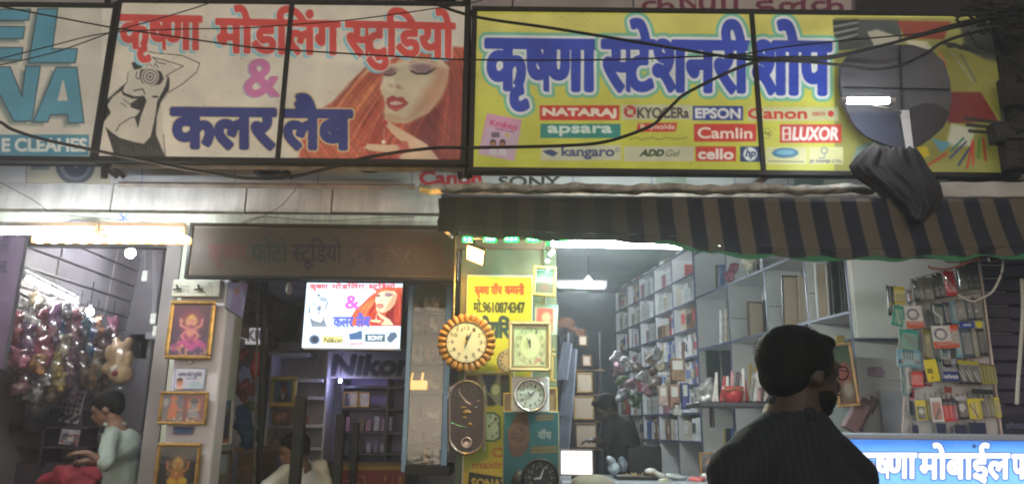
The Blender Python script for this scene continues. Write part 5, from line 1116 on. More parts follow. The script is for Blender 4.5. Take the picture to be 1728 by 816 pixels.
# glass show case with blue posts
t = thing('glass_case', 'tall glass show case with blue metal posts behind the clocks', 'show case', P(722, 796, 5.25))
blm = mat('blue_anodised', (.16, .27, .42), .35, .4, .15, 6, .05)
for a in ((683, 480, 692, 796), (748, 480, 759, 796)): pbox('post', *a, 5.2, .04, blm, t)
for v in (526, 560, 611, 658, 706, 742): pbox('shelf', 692, v, 748, v+3, 5.212, .10, mat('glass_shelf', (.02, .022, .025), .3), t, .002)
pbox('base', 683, 784, 759, 802, 5.19, .42, black_steel, t); pbox('back', 690, 480, 750, 784, 5.34, .02, mat('case_back', (.16, .16, .155), .6, 0, .3, 4), t); pbox('glass', 692, 480, 748, 784, 5.205, .002, glassm, t, .0005)
case_items = [(694, 488, 714, 524, (.45, .44, .43), 'white carton'), (715, 486, 746, 524, (.50, .50, .47), 'wide pale carton'), (694, 534, 712, 558, (.36, .36, .36), 'grey carton'), (713, 532, 724, 558, (.14, .10, .08), 'brown packet'), (725, 530, 747, 558, (.45, .45, .42), 'pale carton'), (694, 574, 716, 610, (.34, .33, .33), 'grey packet'), (718, 570, 730, 610, (.35, .2, .2), 'pink packet'), (732, 576, 747, 610, (.1, .09, .1), 'black packet'),
    (694, 632, 720, 656, (.52, .42, .28), 'amber lit carton'), (724, 624, 746, 656, (.38, .34, .25), 'cream packet'), (696, 672, 714, 704, (.12, .11, .12), 'dark flask box'), (720, 684, 746, 704, (.5, .48, .52), 'white price card'), (694, 714, 708, 740, (.05, .05, .06), 'black album'), (711, 712, 724, 740, (.05, .05, .06), 'second black album'), (728, 716, 744, 740, (.22, .28, .22), 'green packet'), (694, 756, 712, 782, (.35, .4, .48), 'bluish carton'), (714, 752, 728, 782, (.3, .18, .1), 'brown bottle box'), (731, 750, 746, 782, (.32, .34, .32), 'grey green box')]
for u0, v0, u1, v1, cc, lb in case_items:
    sh = {524: 'top', 558: 'second', 610: 'third', 656: 'fourth', 704: 'fifth', 740: 'sixth', 782: 'lowest'}[v1]
    ry_ = random.Random(lb+sh); v0 = v1-(v1-v0)*ry_.uniform(.5, .95); u1 = u0+(u1-u0)*ry_.uniform(.6, .9)
    o = thing('case_item', f'{lb} on the {sh} shelf of the blue framed glass case', 'carton', P(u0, v1, 5.35)); pbox('carton', u0+1, v0+(hash(lb) % 7 if False else len(lb) % 7), u1-1, v1, 5.23, .07, mat('case_'+lb, tuple(x*.6 for x in cc), .5, 0, .8, 26), o, .0012)
t = thing('lamp_reflection', 'amber reflection of the warm lamp made as a glowing shade on the fourth shelf of the glass case', 'lamp', P(706, 656, 5.28)); pbox('patch', 692, 641, 721, 657, 5.222, .02, emat('amber_glow', (1., .45, .05), .45), t, .006); bar(712, 641, 714, 628, 5.232, 5.232, .008, emat('amber_glow', (1., .45, .05), .45), t, 'stem', 8); bar(694, 641, 697, 628, 5.232, 5.232, .006, emat('amber_glow', (1., .45, .05), .45), t, 'stem', 8)  # no lamp here: a reflection of the warm lamp built as glowing shapes
# black square posts in front
for i, (u, v, w, Y) in enumerate(((507, 668, 8.5, 4.4), (570, 698, 7, 5.2), (596, 712, 5.2, 6.1))):
    t = thing('black_post', ['tall black bar standing in front of the seated man', 'black bar in front of the yellow counter board, middle one', 'thin black bar furthest in, over the yellow counter board'][i], 'post', (P(u, v, Y).x, Y, 0), 'black bars at the studio entrance')
    x = P(u-6*(i == 0), v+70, Y).x; zt = P(u, v, Y).z; hw = w*Y/1250
    MB().bbox(x-hw, x+hw, Y, Y+hw*2, .0 if Y < 4.1 else .14, zt, .004).build('bar', black_steel, t); MB().bbox(x-hw*1.4, x+hw*1.4, Y-.02, Y+hw*2.6, .13, .16).build('foot', black_steel, t)
# ================================================================== WATCH STALL
WY = 4.42
t = thing('stall_board', 'tall greenish backing board of the watch stall', 'board', P(855, 860, WY+.05))
bx0, bx1, bz0, bz1 = rect(772, 415, 940, 900, WY+.05)
MB().bbox(bx0, bx1, WY+.05, WY+.09, .9, bz1+.03, .004).build('panel', mat('stall_green', (.13, .17, .10), .6, 0, .4, 5, .1), t); pbox('header', 768, 398, 942, 420, WY+.03, .03, mat('header_brown', (.16, .12, .08), .6, 0, .3, 6), t)
MB().bbox(bx0+.02, bx0+.07, WY+.1, WY+.15, .13, bz1).build('leg', wood, t); MB().bbox(bx1-.07, bx1-.02, WY+.1, WY+.15, .13, bz1).build('leg', wood, t)
bar(769, 400, 765, 560, WY+.01, WY+.01, .006, mat('brass_pipe', (.6, .4, .15), .25, .8), t, 'brass_pipe', 8); bar(918, 415, 922, 560, WY+.03, WY+.03, .008, mat('stall_post', (.1, .16, .1), .5), t, 'side_post', 6)
t = thing('stall_sign', 'yellow green sign with a phone number under the flood lamp', 'sign', P(842, 650, WY))
c = pcanvas(787, 466, 897, 690, WY, (186, 206, 62)); c.grad(787, 466, 897, 640, (184, 208, 66), (200, 190, 60))
c.text('कृष्णा', 801, 483, 825, 496, (150, 70, 40), 1.0, .01); c.text('वॉच', 829, 483, 847, 496, (150, 70, 40), 1.0, .01); c.text('कम्पनी', 852, 483, 884, 496, (150, 70, 40), 1.0, .01)
c.text('मो.9610874347', 799, 511, 885, 526, (26, 50, 30), .95, .01); c.text('पेयरिंग', 812, 544, 874, 568, (24, 62, 70), 1.9, .01)
c.build('printed_face', print_flex, t); pbox('board', 785, 464, 899, 690, WY+.004, .03, white_paint, t)
t = thing('watch_poster', 'yellow poster with wrist watches and watch brand words at the bottom of the stall', 'poster', P(815, 860, WY-.02))
c = pcanvas(783, 628, 866, 850, WY-.02, (206, 178, 58))
S2 = lambda p: [(720+x*.2648, 600+y*.2648) for x, y in p]
c.rect(786, 631, 858, 683, (150, 140, 120), 1.5); c.poly(S2([(350, 118), (450, 118), (430, 190), (420, 240), (390, 230), (370, 170)]), (52, 60, 96), 2); c.poly(S2([(385, 240), (405, 255), (440, 300), (430, 318), (388, 318)]), (70, 60, 60), 2)
c.ell(*S2([(440, 215)])[0], 9, 12, (150, 136, 80), 1.5, 1, .2); c.ell(*S2([(440, 215)])[0], 6.5, 9, (206, 200, 150), 1.2, 1, .2); c.rect(845, 632, 860, 684, (60, 56, 50), 2); c.rect(786, 634, 805, 682, (90, 60, 50), 4)
c.poly(S2([(375, 360), (430, 358), (470, 385), (472, 520), (440, 545), (378, 545)]), (60, 92, 66), 3); c.poly(S2([(380, 370), (425, 368), (458, 390), (460, 512), (430, 535), (380, 532)]), (214, 206, 176), 1.6)
c.line(S2([(395, 445), (440, 410)]), 1.2, (150, 60, 50)); c.ell(*S2([(398, 447)])[0], 2, 2, (60, 60, 60))
for i in range(5): c.text(str((12, 1, 2, 4, 5)[i]), *(lambda q: (q[0]-2, q[1]-2.5, q[0]+2, q[1]+2.5))(S2([((405, 385), (440, 400), (452, 430), (445, 490), (420, 512))[i]])[0]), (90, 60, 60), .1)
c.poly(S2([(230, 620), (390, 560), (390, 650), (240, 740)]), (150, 160, 60), 6); c.text('C', 831, 755, 847, 770, (190, 110, 40), 1); c.text('maxima', 798, 778, 866, 789, (176, 112, 60), .7, 0)
c.poly(S2([(270, 738), (500, 775), (500, 830), (262, 830)]), (44, 44, 52), 1); c.text('SONATA', 796, 806, 868, 822, (206, 180, 70), .8, .05)
c.build('printed_face', print_paper, t); pbox('board', 781, 626, 868, 850, WY-.016, .012, white_paint, t)
# clocks -------------------------------------------------------------
def dialc(c, cx, cy, r, numerals=True, ink_=(70, 64, 56), face=(226, 216, 190)):
    c.ell(cx, cy, r, r, face, 1)
    for i in range(60):
        a = i*math.pi/30; r0 = r*(.93 if i % 5 else .86); c.line([(cx+r0*math.sin(a), cy-r0*math.cos(a)), (cx+r*.97*math.sin(a), cy-r*.97*math.cos(a))], .5 if i % 5 else 1.2, ink_, .6)
    if numerals:
        for i in range(1, 13):
            a = i*math.pi/6; q = r*.72; x, y = cx+q*math.sin(a), cy-q*math.cos(a); w_ = r*.07*len(str(i)); c.text(str(i), x-w_, y-r*.09, x+w_, y+r*.09, ink_, .15)
def hand(parent, cpt, ang, L, w, Y, m):
    M_ = Matrix.Translation((cpt.x, Y, cpt.z)) @ Matrix.Rotation(ang, 4, 'Y')
    q = MB(); q.add([M_ @ Vector(v) for v in ((-w*.5, 0, -L*.18), (w*.5, 0, -L*.18), (w*.9, 0, L*.45), (0, 0, L), (-w*.9, 0, L*.45), (-w*.5, -.002, -L*.18), (w*.5, -.002, -L*.18), (w*.9, -.002, L*.45), (0, -.002, L), (-w*.9, -.002, L*.45))],
        [(0, 1, 2, 3, 4), (9, 8, 7, 6, 5), (0, 5, 6, 1), (1, 6, 7, 2), (2, 7, 8, 3), (3, 8, 9, 4), (4, 9, 5, 0)]); return q.build('hand', m, parent)
def dial(parent, cen, r_m, Y, n=56, face=(226, 216, 190), ink_=(70, 64, 56), numerals=True, extra=None):
    c = Canvas(-r_m, r_m, -r_m, r_m, 0, 1, face, M=Matrix.Translation((cen.x, Y, cen.z)), local=(n, n)); dialc(c, n/2, n/2, n/2-.5, numerals, ink_, face)
    if extra: extra(c)
    me = c.mesh()   # keep only the round part
    import bmesh
    b = bmesh.new(); b.from_mesh(me); bmesh.ops.delete(b, geom=[v for v in b.verts if (v.co.x-cen.x)**2+(v.co.z-cen.z)**2 > (r_m*1.01)**2], context='VERTS'); b.to_mesh(me); b.free()
    return obj('dial', me, print_paper, parent)
hm = mat('hand_black', (.02, .02, .02), .4)
# flower clock
cc = P(787.5, 577.5, 4.25); kk = 4.25/1250*1.03
t = thing('wall_clock', 'round clock with a scalloped orange petal rim', 'clock', cc)
pet = mat('petal_wood', (.52, .24, .06), .35, 0, .45, 30, .1, coat=.4)
MB().lathe(cc, [(.0, -.02), (34*kk, -.02), (35.5*kk, .0), (35*kk, .012), (33*kk, .018), (32*kk, .010)], 48).build('inner_rim', mat('brown_rim', (.14, .07, .03), .3), t, smooth=True)
pm0 = None
for i in range(26):
    a = 2*math.pi*i/26; M_ = Matrix.Translation(cc) @ Matrix.Rotation(a, 4, 'Y'); vs = []; fs = []
    L0, L1 = 34*kk, 48*kk; W_ = 5.7*kk
    for j in range(7):
        f = j/6; z = L0+(L1-L0)*f; w = W_*(.72+.28*f)*math.sqrt(max(0, 1-max(0, (f-.62)/.40)**2)); h = .018*math.sqrt(max(0, 1-(f-.45)**2*2.4))
        for s_ in range(7):
            g = -1+s_/3; vs.append(M_ @ Vector((w*g, -h*math.sqrt(max(0, 1-g*g))-.002, z)))
    for j in range(6):
        for s_ in range(6): fs.append((j*7+s_, j*7+s_+1, (j+1)*7+s_+1, (j+1)*7+s_))
    MB().add(vs, fs).build('petal', pet, t, smooth=True)
MB().lathe(cc, [(0, -.03), (44*kk, -.03), (45*kk, 0.0), (34*kk, .001)], 40).build('back_plate', wood, t)
dl_ = dial(t, cc, 33*kk, cc.y-.0125, 66); hand(dl_, cc, math.radians(25), 21*kk, 1.6*kk, cc.y-.017, hm); hand(dl_, cc, math.radians(5), 15*kk, 2.2*kk, cc.y-.020, hm); hand(dl_, cc, math.radians(198), 12*kk, .8*kk, cc.y-.023, hm)
MB().lathe(cc+Vector((0, -.014, 0)), [(2*kk, 0), (2*kk, .012), (.5*kk, .014)], 12).build('pin', gold, t)
# square gold clock
def clock_face_rect(t, u0, v0, u1, v1, Y, paint, base=(206, 210, 150)):
    c = pcanvas(u0, v0, u1, v1, Y, base, .9); paint(c); return c.build('dial', print_paper, t)
t = thing('wall_clock', 'square gold rimmed clock with a pale green dial', 'clock', P(893, 628, 4.2))
pg = mat('pale_gold', (.60, .52, .30), .22, .6, .2, 16, .05)
for a in ((858, 541, 865, 626), (924, 541, 931, 626), (858, 541, 931, 548), (858, 619, 931, 626)): pbox('rim_bar', *a, 4.17, .035, pg, t, .008)
for a in ((865, 548, 868, 619), (921, 548, 924, 619), (868, 548, 921, 551), (868, 616, 921, 619)): pbox('inner_bar', *a, 4.185, .02, mat('gold_dark', (.35, .26, .10), .3, .6), t, .003)
def pf(c):
    cx, cy = 894.5, 583
    c.ell(cx, cy, 25, 31, (196, 200, 140), 1.5); c.ell(cx, cy, 25, 31, (150, 140, 80), ring=.5); c.ell(cx, cy, 17, 22, (216, 222, 160), 2); c.ell(cx, cy, 17, 22, (160, 150, 90), ring=.4)
    for i in range(1, 13):
        a = i*math.pi/6; x, y = cx+21*math.sin(a), cy-27*math.cos(a); w_ = 1.8*len(str(i)); c.text(str(i), x-w_, y-2.8, x+w_, y+2.8, (90, 80, 50), .2)
    c.ell(909, 607, 5, 3, (206, 110, 90), 1.5); c.ell(903, 612, 3, 2, (206, 120, 90), 1.5); c.ell(915, 612, 4, 2.5, (90, 120, 60), 1.5)
dl_ = clock_face_rect(t, 866, 549, 923, 618, 4.19, pf); k4 = 4.19/1250*1.03; cq = P(894.5, 583, 4.18)
hand(dl_, cq, math.radians(-3), 15*k4, 2*k4, 4.184, hm); hand(dl_, cq, math.radians(-22), 20*k4, 1.2*k4, 4.182, hm); pbox('case', 860, 543, 929, 624, 4.197, .03, wood, t); pbox('glass', 866, 549, 923, 618, 4.176, .002, glassm, t, .0005)
# small round white clock behind it
t = thing('wall_clock', 'small round white clock half hidden behind the square gold clock', 'clock', P(857, 628, 4.34)); cq = P(858, 608, 4.34)
MB().lathe(cq, [(0, -.02), (19*k4, -.02), (20*k4, 0), (18.5*k4, .008), (18*k4, 0.002)], 36).build('rim', pg, t, smooth=True); dial(t, cq, 18*k4, cq.y-.004, 40)
# white square alarm clock
t = thing('table_clock', 'white square clock with a silver ring standing on the teal poster', 'clock', P(895, 694, 4.2))
pbox('plate', 863, 635, 927, 695, 4.22, .02, mat('white_tile', (.66, .68, .70), .25, 0, .05, 4), t, .008); cq = P(895, 666, 4.215)
MB().lathe(cq, [(0, -.01), (27*k4, -.005), (27.5*k4, .012), (25*k4, .02), (22.5*k4, .012), (22*k4, .002)], 48).build('ring', mat('silver_ring', (.6, .6, .6), .18, .9, .05), t, smooth=True)
dl_ = dial(t, cq, 22*k4, cq.y-.006, 50, (222, 220, 212)); hand(dl_, cq, math.radians(52), 11*k4, 1.4*k4, cq.y-.010, hm); hand(dl_, cq, math.radians(-42), 9*k4, 1.4*k4, cq.y-.012, hm); hand(dl_, cq, math.radians(-86), 15*k4, .6*k4, cq.y-.014, mat('grey_hand', (.3, .3, .3), .4))
# oval pendulum clock
t = thing('pendulum_clock', 'tall dark oval pendulum clock with a silver edged case', 'clock', P(787, 768, 4.2))
def stad(r, top, bot, cx=787.5, n=16): return [(cx+r*math.cos(math.pi*k/n), top+r-r*math.sin(math.pi*k/n)) for k in range(n+1)]+[(cx-r*math.cos(math.pi*k/n), bot-r+r*math.sin(math.pi*k/n)) for k in range(n+1)]
def stad_ring(r0, t0, b0, r1, t1, b1, Y0, Y1, m, nm):
    a = [P(u, v, Y0) for u, v in stad(r0, t0, b0)]; b = [P(u, v, Y1) for u, v in stad(r1, t1, b1)]; n_ = len(a); q = MB().add(a+b, [(i, (i+1) % n_, (i+1) % n_+n_, i+n_) for i in range(n_)]); return q.build(nm, m, t, smooth=True)
sil = mat('rose_silver', (.42, .33, .28), .25, .7, .15, 10)
stad_ring(33, 640, 768, 30, 643, 765, 4.24, 4.19, sil, 'case_side'); stad_ring(30, 643, 765, 27, 646, 762, 4.19, 4.20, sil, 'front_rim')
a = stad(27, 646, 762); q = [(P(u, v, 4.2).x, P(u, v, 4.2).z) for u, v in a]; MB().prism(q, 4.205, 4.25).build('dark_face', mat('maroon_face', (.035, .014, .02), .35, 0, .2, 6), t)
cq = P(786, 676, 4.2)
for i in range(12): a_ = i*math.pi/6; bar(cq.x and 786+19*math.sin(a_), 676-19*math.cos(a_), 786+22*math.sin(a_), 676-22*math.cos(a_), 4.2, 4.2, .0016, sil, t, 'mark', 4)
hand(t, cq, math.radians(-40), 22*k4, .6*k4, 4.198, sil); hand(t, cq, math.radians(120), 12*k4, 1.4*k4, 4.197, sil)
for u, v, w_, h_ in ((782, 687, 5, 2), (787, 695, 7, 4), (793, 715, 4, 3), (784, 704, 4, 2)): MB().lathe(P(u, v, 4.2), [(w_*k4, 0), (w_*k4*.7, .006), (.2*k4, .008)], 12, sz=h_/w_).build('gilt_ornament', gold, t)
MB().lathe(P(787, 746, 4.2), [(9*k4, 0), (9*k4, .004), (7.5*k4, .008), (6*k4, .003), (.5*k4, .005)], 28).build('pendulum', sil, t, smooth=True); bar(787, 700, 787, 738, 4.199, 4.199, .0015, sil, t, 'rod', 5)
MB().tube([P(u, v, 4.205) for u, v in ((761, 712), (775, 718), (787, 720), (800, 717), (814, 711))], .0015, 5).build('swag', sil, t)
for u, v in ((758, 650), (817, 650), (757, 745), (817, 745)): bar(u, v, u, v+16, 4.2, 4.2, .006, sil, t, 'corner_fitting', 8)
# teal poster with chronograph
t = thing('watch_poster', 'teal poster with a brown wrist watch and orange lettering', 'poster', P(897, 860, 4.22))
c = pcanvas(850, 695, 942, 850, 4.22, (30, 88, 94)); c.grad(850, 695, 942, 850, (34, 96, 104), (28, 76, 84))
c.poly(S2([(575, 360), (640, 360), (650, 420), (660, 500), (640, 600), (600, 640), (540, 640), (520, 560), (520, 460), (560, 400)]), (92, 62, 50), 2.5); c.ell(*S2([(585, 500)])[0], 18, 20, (112, 76, 60), 1.5); c.ell(*S2([(585, 500)])[0], 13, 14, (84, 56, 48), 1.5)
for a in ((575, 470), (570, 520), (610, 500)): c.ell(*S2([a])[0], 4, 4, (130, 96, 76), ring=.6)
for y in (384, 404): c.line(S2([(700, y), (806, y-4)]), 3.2, (150, 100, 50), 2)
c.text('घड़ी', 909, 729, 930, 739, (170, 160, 150), .8) if False else c.text('वॉच', 908, 728, 930, 739, (150, 150, 146), .8)
for y in (588, 612): c.line(S2([(672, y), (825, y-6)]), 4, (140, 96, 44), 2.5)
c.build('printed_face', print_flex, t); pbox('board', 848, 693, 944, 850, 4.224, .02, mat('poster_edge', (.3, .3, .2), .5), t)
# black round clock at the bottom
t = thing('table_clock', 'round black alarm clock at the very bottom of the stall', 'clock', P(912, 840, 4.1)); cq = P(912, 805, 4.1)
MB().lathe(cq, [(0, -.05), (28*k4, -.05), (29*k4, -.01), (28*k4, .01), (25*k4, .012), (24*k4, .002)], 40).build('case', black_steel, t, smooth=True); dial(t, cq, 24*k4, cq.y-.004, 52, (34, 32, 34), (150, 150, 146)); hand(t, cq, math.radians(20), 18*k4, 1.2*k4, 4.094, white_paint); hand(t, cq, math.radians(-100), 12*k4, 1.4*k4, 4.092, white_paint)
pbag('black_pouch', 'black pouch beside the round black alarm clock', 'pouch', [E_(878, 812, 4.15, 14, 18)], mat('black_pouch', (.02, .018, .018), .5), .004, .008)
# gold framed landscape and papers
framed_picture('gold framed green landscape hanging by the white tube light', 898, 450, 937, 500, 4.25, 4.5, lambda c, w, h: (c.grad(0, 0, w, h, (70, 120, 110), (50, 84, 60)), c.rect(0, h*.35, w, h*.55, (176, 190, 176), 5), c.ell(w*.5, h*.75, w*.35, h*.18, (96, 70, 50), 5)), ylw, rot=.06)
sheet_obj('crinkled magazine cover with a red picture under the small landscape', 901, 513, 940, 563, 4.3, (150, 170, 150), lambda c, w, h: (c.rect(3, 6, w-8, h-4, (160, 60, 50), 5), c.ell(w*.5, h*.45, 8, 9, (190, 140, 110), 4), c.rect(0, 0, w, 6, (120, 160, 150), 3)), .05)
for lb, a in (('yellow gold frame standing behind the white square clock, right edge', (924, 653, 941, 696)), ('thin yellow gold frame standing left of the white square clock', (849, 662, 864, 696))):
    t = thing('gilt_photo_holder', lb, 'picture frame', P(a[0], a[3], 4.3))
    for q in ((a[0], a[1], a[0]+3, a[3]), (a[2]-3, a[1], a[2], a[3]), (a[0], a[1], a[2], a[1]+3), (a[0], a[3]-3, a[2], a[3])): pbox('frame_bar', *q, 4.28, .02, ylw, t, .003)
    pbox('panel', a[0]+2, a[1]+2, a[2]-2, a[3]-2, 4.295, .004, mat('amber_glass', (.30, .20, .08), .3), t)
t = thing('gilt_bracket', 'gilt bracket and stacked gilt edges right of the square gold clock', 'bracket', P(934, 650, 4.32))
for a in ((926, 588, 937, 591), (926, 596, 938, 599), (928, 600, 934, 640), (922, 640, 938, 643)): pbox('bar', *a, 4.3, .03, ylw, t, .003)
# ================================================================== STATIONERY SHOP
XT = P(940, 600, 5.0).x
# side wall line from (front) to (back)
def on_line(u, v, A, B_):
    """point on the vertical plane through A, B_ seen at (u, v)"""
    a = (u-CX)/FOC; b = (CY-v)/FOC; d = FW+RT*a+UP*b; n_ = Vector((B_[1]-A[1], -(B_[0]-A[0]), 0)); s_ = (Vector((A[0], A[1], 0))-Vector((0, 0, 0))).dot(n_)/Vector((d.x, d.y, 0)).dot(n_); return CAM+d*s_
WA = (P(1437, 520, 5.05).x, 5.05); WB = (P(1040, 600, 10.6).x, 10.6)
WD = Vector((WB[0]-WA[0], WB[1]-WA[1], 0)); WL = WD.length; WD.normalize(); WN = Vector((WD.y, -WD.x, 0))   # WN points into the wall (to the right)
zc1 = 3.45
structure('stationery_floor', MB().box(XT-.3, 3.2, 5.01, 11, .141, .146), mat('tile_floor', (.3, .29, .28), .3))
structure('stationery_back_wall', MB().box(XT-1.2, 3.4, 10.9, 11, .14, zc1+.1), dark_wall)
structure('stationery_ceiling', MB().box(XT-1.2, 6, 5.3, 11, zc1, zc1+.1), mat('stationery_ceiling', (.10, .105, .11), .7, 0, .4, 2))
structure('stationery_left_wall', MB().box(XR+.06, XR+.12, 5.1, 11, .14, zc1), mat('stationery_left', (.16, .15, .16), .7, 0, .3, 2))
def WP(s_, d, z): return Vector((WA[0], WA[1], 0))+WD*s_+WN*d+Vector((0, 0, z))     # s along, d depth into the wall
A_ = WP(-.05, .38, 0); B2 = WP(WL+.4, .38, 0)
MB0 = MB().add([A_+Vector((0, 0, .14)), B2+Vector((0, 0, .14)), B2+Vector((0, 0, zc1)), A_+Vector((0, 0, zc1)), A_+WN*.08+Vector((0, 0, .14)), B2+WN*.08+Vector((0, 0, .14)), B2+WN*.08+Vector((0, 0, zc1)), A_+WN*.08+Vector((0, 0, zc1))], [(0, 1, 2, 3), (7, 6, 5, 4), (0, 4, 5, 1), (1, 5, 6, 2), (2, 6, 7, 3), (3, 7, 4, 0)])
structure('stationery_right_wall', MB0, grey_wall)
sh_w = mat('shelf_laminate', (.66, .65, .65), .45, 0, .12, 4, .05); sh_b = mat('blue_edging', (.07, .08, .16), .4, 0, .2, 6)
RZ = Matrix.Rotation(math.atan2(WD.y, WD.x), 4, 'Z')
def wbox(name, s0, s1, d0, d1, z0, z1, m, parent, b=.003):
    """box in wall coordinates"""
    vs = []; M_ = Matrix(((WD.x, WN.x, 0, WA[0]), (WD.y, WN.y, 0, WA[1]), (0, 0, 1, 0), (0, 0, 0, 1)))
    return MB().bbox(s0, s1, d0, d1, z0, z1, b, M_).build(name, m, parent)
def s_of(u, v=560): p = on_line(u, v, WA, WB); return (p-Vector((WA[0], WA[1], 0))).dot(WD), p.z
DEP = .34
cols = [s_of(u)[0] for u in (1437, 1366, 1296, 1231, 1176, 1137, 1106, 1080, 1060)]
cols.append(WL)
zlev_near = [s_of(1232, v)[1] for v in (866, 770, 673, 576, 478, 395)]; zA = zlev_near[3]; print('LEV', zlev_near, cols)
zB = s_of(1178, 551)[1]; zlev_far = [zB+.29*k for k in range(-4, 7)]
colname = ['nearest column', 'second column', 'third column', 'fourth column', 'fifth column', 'sixth column', 'seventh column', 'eighth column', 'deepest column']
for part, rng_, lev, lb in ((0, range(0, 4), zlev_near, 'white shelf unit with blue edges nearest the street, deep compartments'), (1, range(4, 9), zlev_far, 'long white shelf unit with many small compartments reaching deep into the shop')):
    t = thing('shelf_unit', lb, 'shelf unit', WP(cols[rng_[0]], 0, .14))
    s0, s1 = cols[rng_[0]]+.012*(part), cols[rng_[-1]+1]; zt = 3.42
    ends = [cols[i] for i in rng_]+[s1]
    for e in ends:
        if part == 1 and e == ends[0]: e += .02
        dv_ = wbox('divider', e-.009, e+.009, .006, DEP, .14, zt, sh_w, t); wbox('edge_strip', e-.0095, e+.0095, 0, .006, .14, zt, sh_b, dv_, .001)
    for z in lev:
        for a, b_ in zip(ends[:-1], ends[1:]):
            bd_ = wbox('shelf_board', a+.03 if part else a+.01, b_-.01, .008, DEP-.003, z-.009, z+.009, sh_w, t); wbox('edge_strip', a+.03 if part else a+.01, b_-.01, .001, .007, z-.010, z+.010, sh_b, bd_, .001)
    if part == 0:
        for k in (0, 1, 2): z = lev[3]+.22 if k != 3 else 0; wbox('inner_ledge', ends[k+1]-.013, ends[k+1]-.009, .02, DEP-.02, z-.003, z+.003, wood, t, .001)
rowname = ['lowest', 'second', 'third', 'fourth', 'fifth', 'sixth', 'seventh', 'eighth', 'ninth', 'tenth', 'top']
def item_box(cell, s0, w, d0, dp, z, h, m, label, name, cat, lean=0., extra=None, rot=0.):
    M_ = Matrix(((WD.x, WN.x, 0, WA[0]), (WD.y, WN.y, 0, WA[1]), (0, 0, 1, 0), (0, 0, 0, 1))) @ Matrix.Translation((s0+w/2, d0, z)) @ Matrix.Rotation(lean, 4, 'Y') @ Matrix.Rotation(rot, 4, 'Z')
    t = thing(name, label, cat, M_ @ Vector((0, 0, 0)))
    if extra == 'frame':
        # frame standing across the compartment, its face towards the street
        f = .014
        for a in ((0, dp, 0, f), (0, dp, h-f, h), (0, f, f, h-f), (dp-f, dp, f, h-f)): MB().bbox(-w/2-.004, w/2+.004, a[0], a[1], a[2]+.001, a[3], .003, M_).build('frame_bar', m[0], t)
        MB().bbox(-w/2, w/2, f, dp-f, f, h-f, .002, M_).build('panel', m[1], t)
    else:
        MB().bbox(-w/2, w/2, 0, dp, .001, h, .006 if w > .03 else .002, M_).build('body', m, t)
        if extra == 'label': lc_ = [('label_white', (.65, .62, .6)), ('label_red', (.5, .08, .07)), ('label_blue', (.08, .16, .42)), ('label_yellow', (.62, .5, .12)), ('label_black', (.05, .05, .06))][int(abs(s0)*977) % 5]; MB().box(-w/2-.0015, -w/2-.0005, dp*.15, dp*.85, h*.3, h*.7, M_).build('paper_label', mat(lc_[0], lc_[1], .5), t); MB().box(-w/2*.8, w/2*.8, -.0015, -.0005, h*.35, h*.8, M_).build('front_label', mat(lc_[0], lc_[1], .5), t)
        if extra == 'wrap': MB().bbox(-w/2-.004, w/2+.004, -.004, dp+.004, .001, h+.004, .008, M_).build('wrap', plastic, t)
    return t
tanb = mat('tan_backing', (.56, .43, .31), .7, 0, .15, 5); blackm = mat('black_moulding', (.02, .02, .022), .35); goldm = mat('bright_gilt', (.70, .50, .14), .3, .4, .2, 20); bookm = {}
pal = {'white': (.66, .65, .64), 'silver': (.55, .57, .58), 'cream': (.52, .46, .36), 'brown': (.20, .11, .06), 'grey': (.25, .25, .27), 'pink': (.45, .2, .24), 'red': (.42, .04, .05), 'blue': (.06, .12, .35), 'dark': (.04, .035, .045), 'olive': (.25, .24, .13), 'yellow': (.62, .5, .10), 'tan': (.38, .28, .19)}
# large framed boards leaning in the near columns (street side faces)
def near_frame(ci, zi, off, w, h, y0, dp, fm, pm_, label, lean=0.): return item_box(None, cols[ci]+off, w, y0, dp, zlev_near[zi]+.012, h, (fm, pm_), label, 'framed_board', 'picture frame', lean, 'frame')
def nf(ci, zi, back, d0, dp, w, h, fm, pm_, label, lean=-.05): near_frame(ci, zi, (cols[ci+1]-cols[ci])-.012-back, w, h, d0, dp, fm, pm_, label, lean)
HH = zlev_near[4]-zlev_near[3]
nf(0, 3, .07, .03, .10, .014, HH*.80, white_paint, tanb, 'cream edged tan board leaning in the nearest compartment at the top'); nf(0, 3, .12, .13, .08, .02, HH*.84, blackm, blackm, 'black framed board in the nearest top compartment, behind the cream edged one', -.03); nf(0, 3, .16, .20, .12, .02, HH*.86, blackm, wood, 'brown framed board closest to the blank white partition', -.03)
nf(1, 3, .10, .08, .15, .016, HH*.84, blackm, tanb, 'tall black framed tan board, left one of the pair in the second column', -.08); nf(1, 3, .17, .19, .13, .016, HH*.80, tanb, mat('wrapped_tan', (.60, .50, .40), .15, 0, .1, 5), 'tall tan board in shiny wrap, right one of the pair in the second column', -.08)
nf(2, 3, .09, .14, .16, .02, HH*.66, wood, tanb, 'reddish brown edged tan board leaning alone in the third column', -.06); nf(2, 3, .16, .27, .06, .015, HH*.68, blackm, blackm, 'thin dark board behind the tan one in the third column')
nf(3, 2, .06, .06, .14, .02, HH*1.0-.02, blackm, blackm, 'tall black panel standing in the fourth column over the basket', 0); nf(3, 2, .10, .21, .10, .02, HH*1.0-.02, blackm, mat('dark_violet', (.06, .045, .08), .4), 'dark violet panel beside the tall black one', 0)
for i in range(6): item_box(None, cols[3]-.20-i*.02, .012, .06+i*.038, .03, zlev_near[2]+.012, .30-.03*(i % 3), (goldm if i % 2 else ylw), ['gilt moulding strip leaning in the third column, ' + q for q in ('nearest', 'second from the street', 'third from the street', 'fourth from the street', 'fifth from the street', 'farthest')][i], 'gilt_strip', 'moulding', -.12)
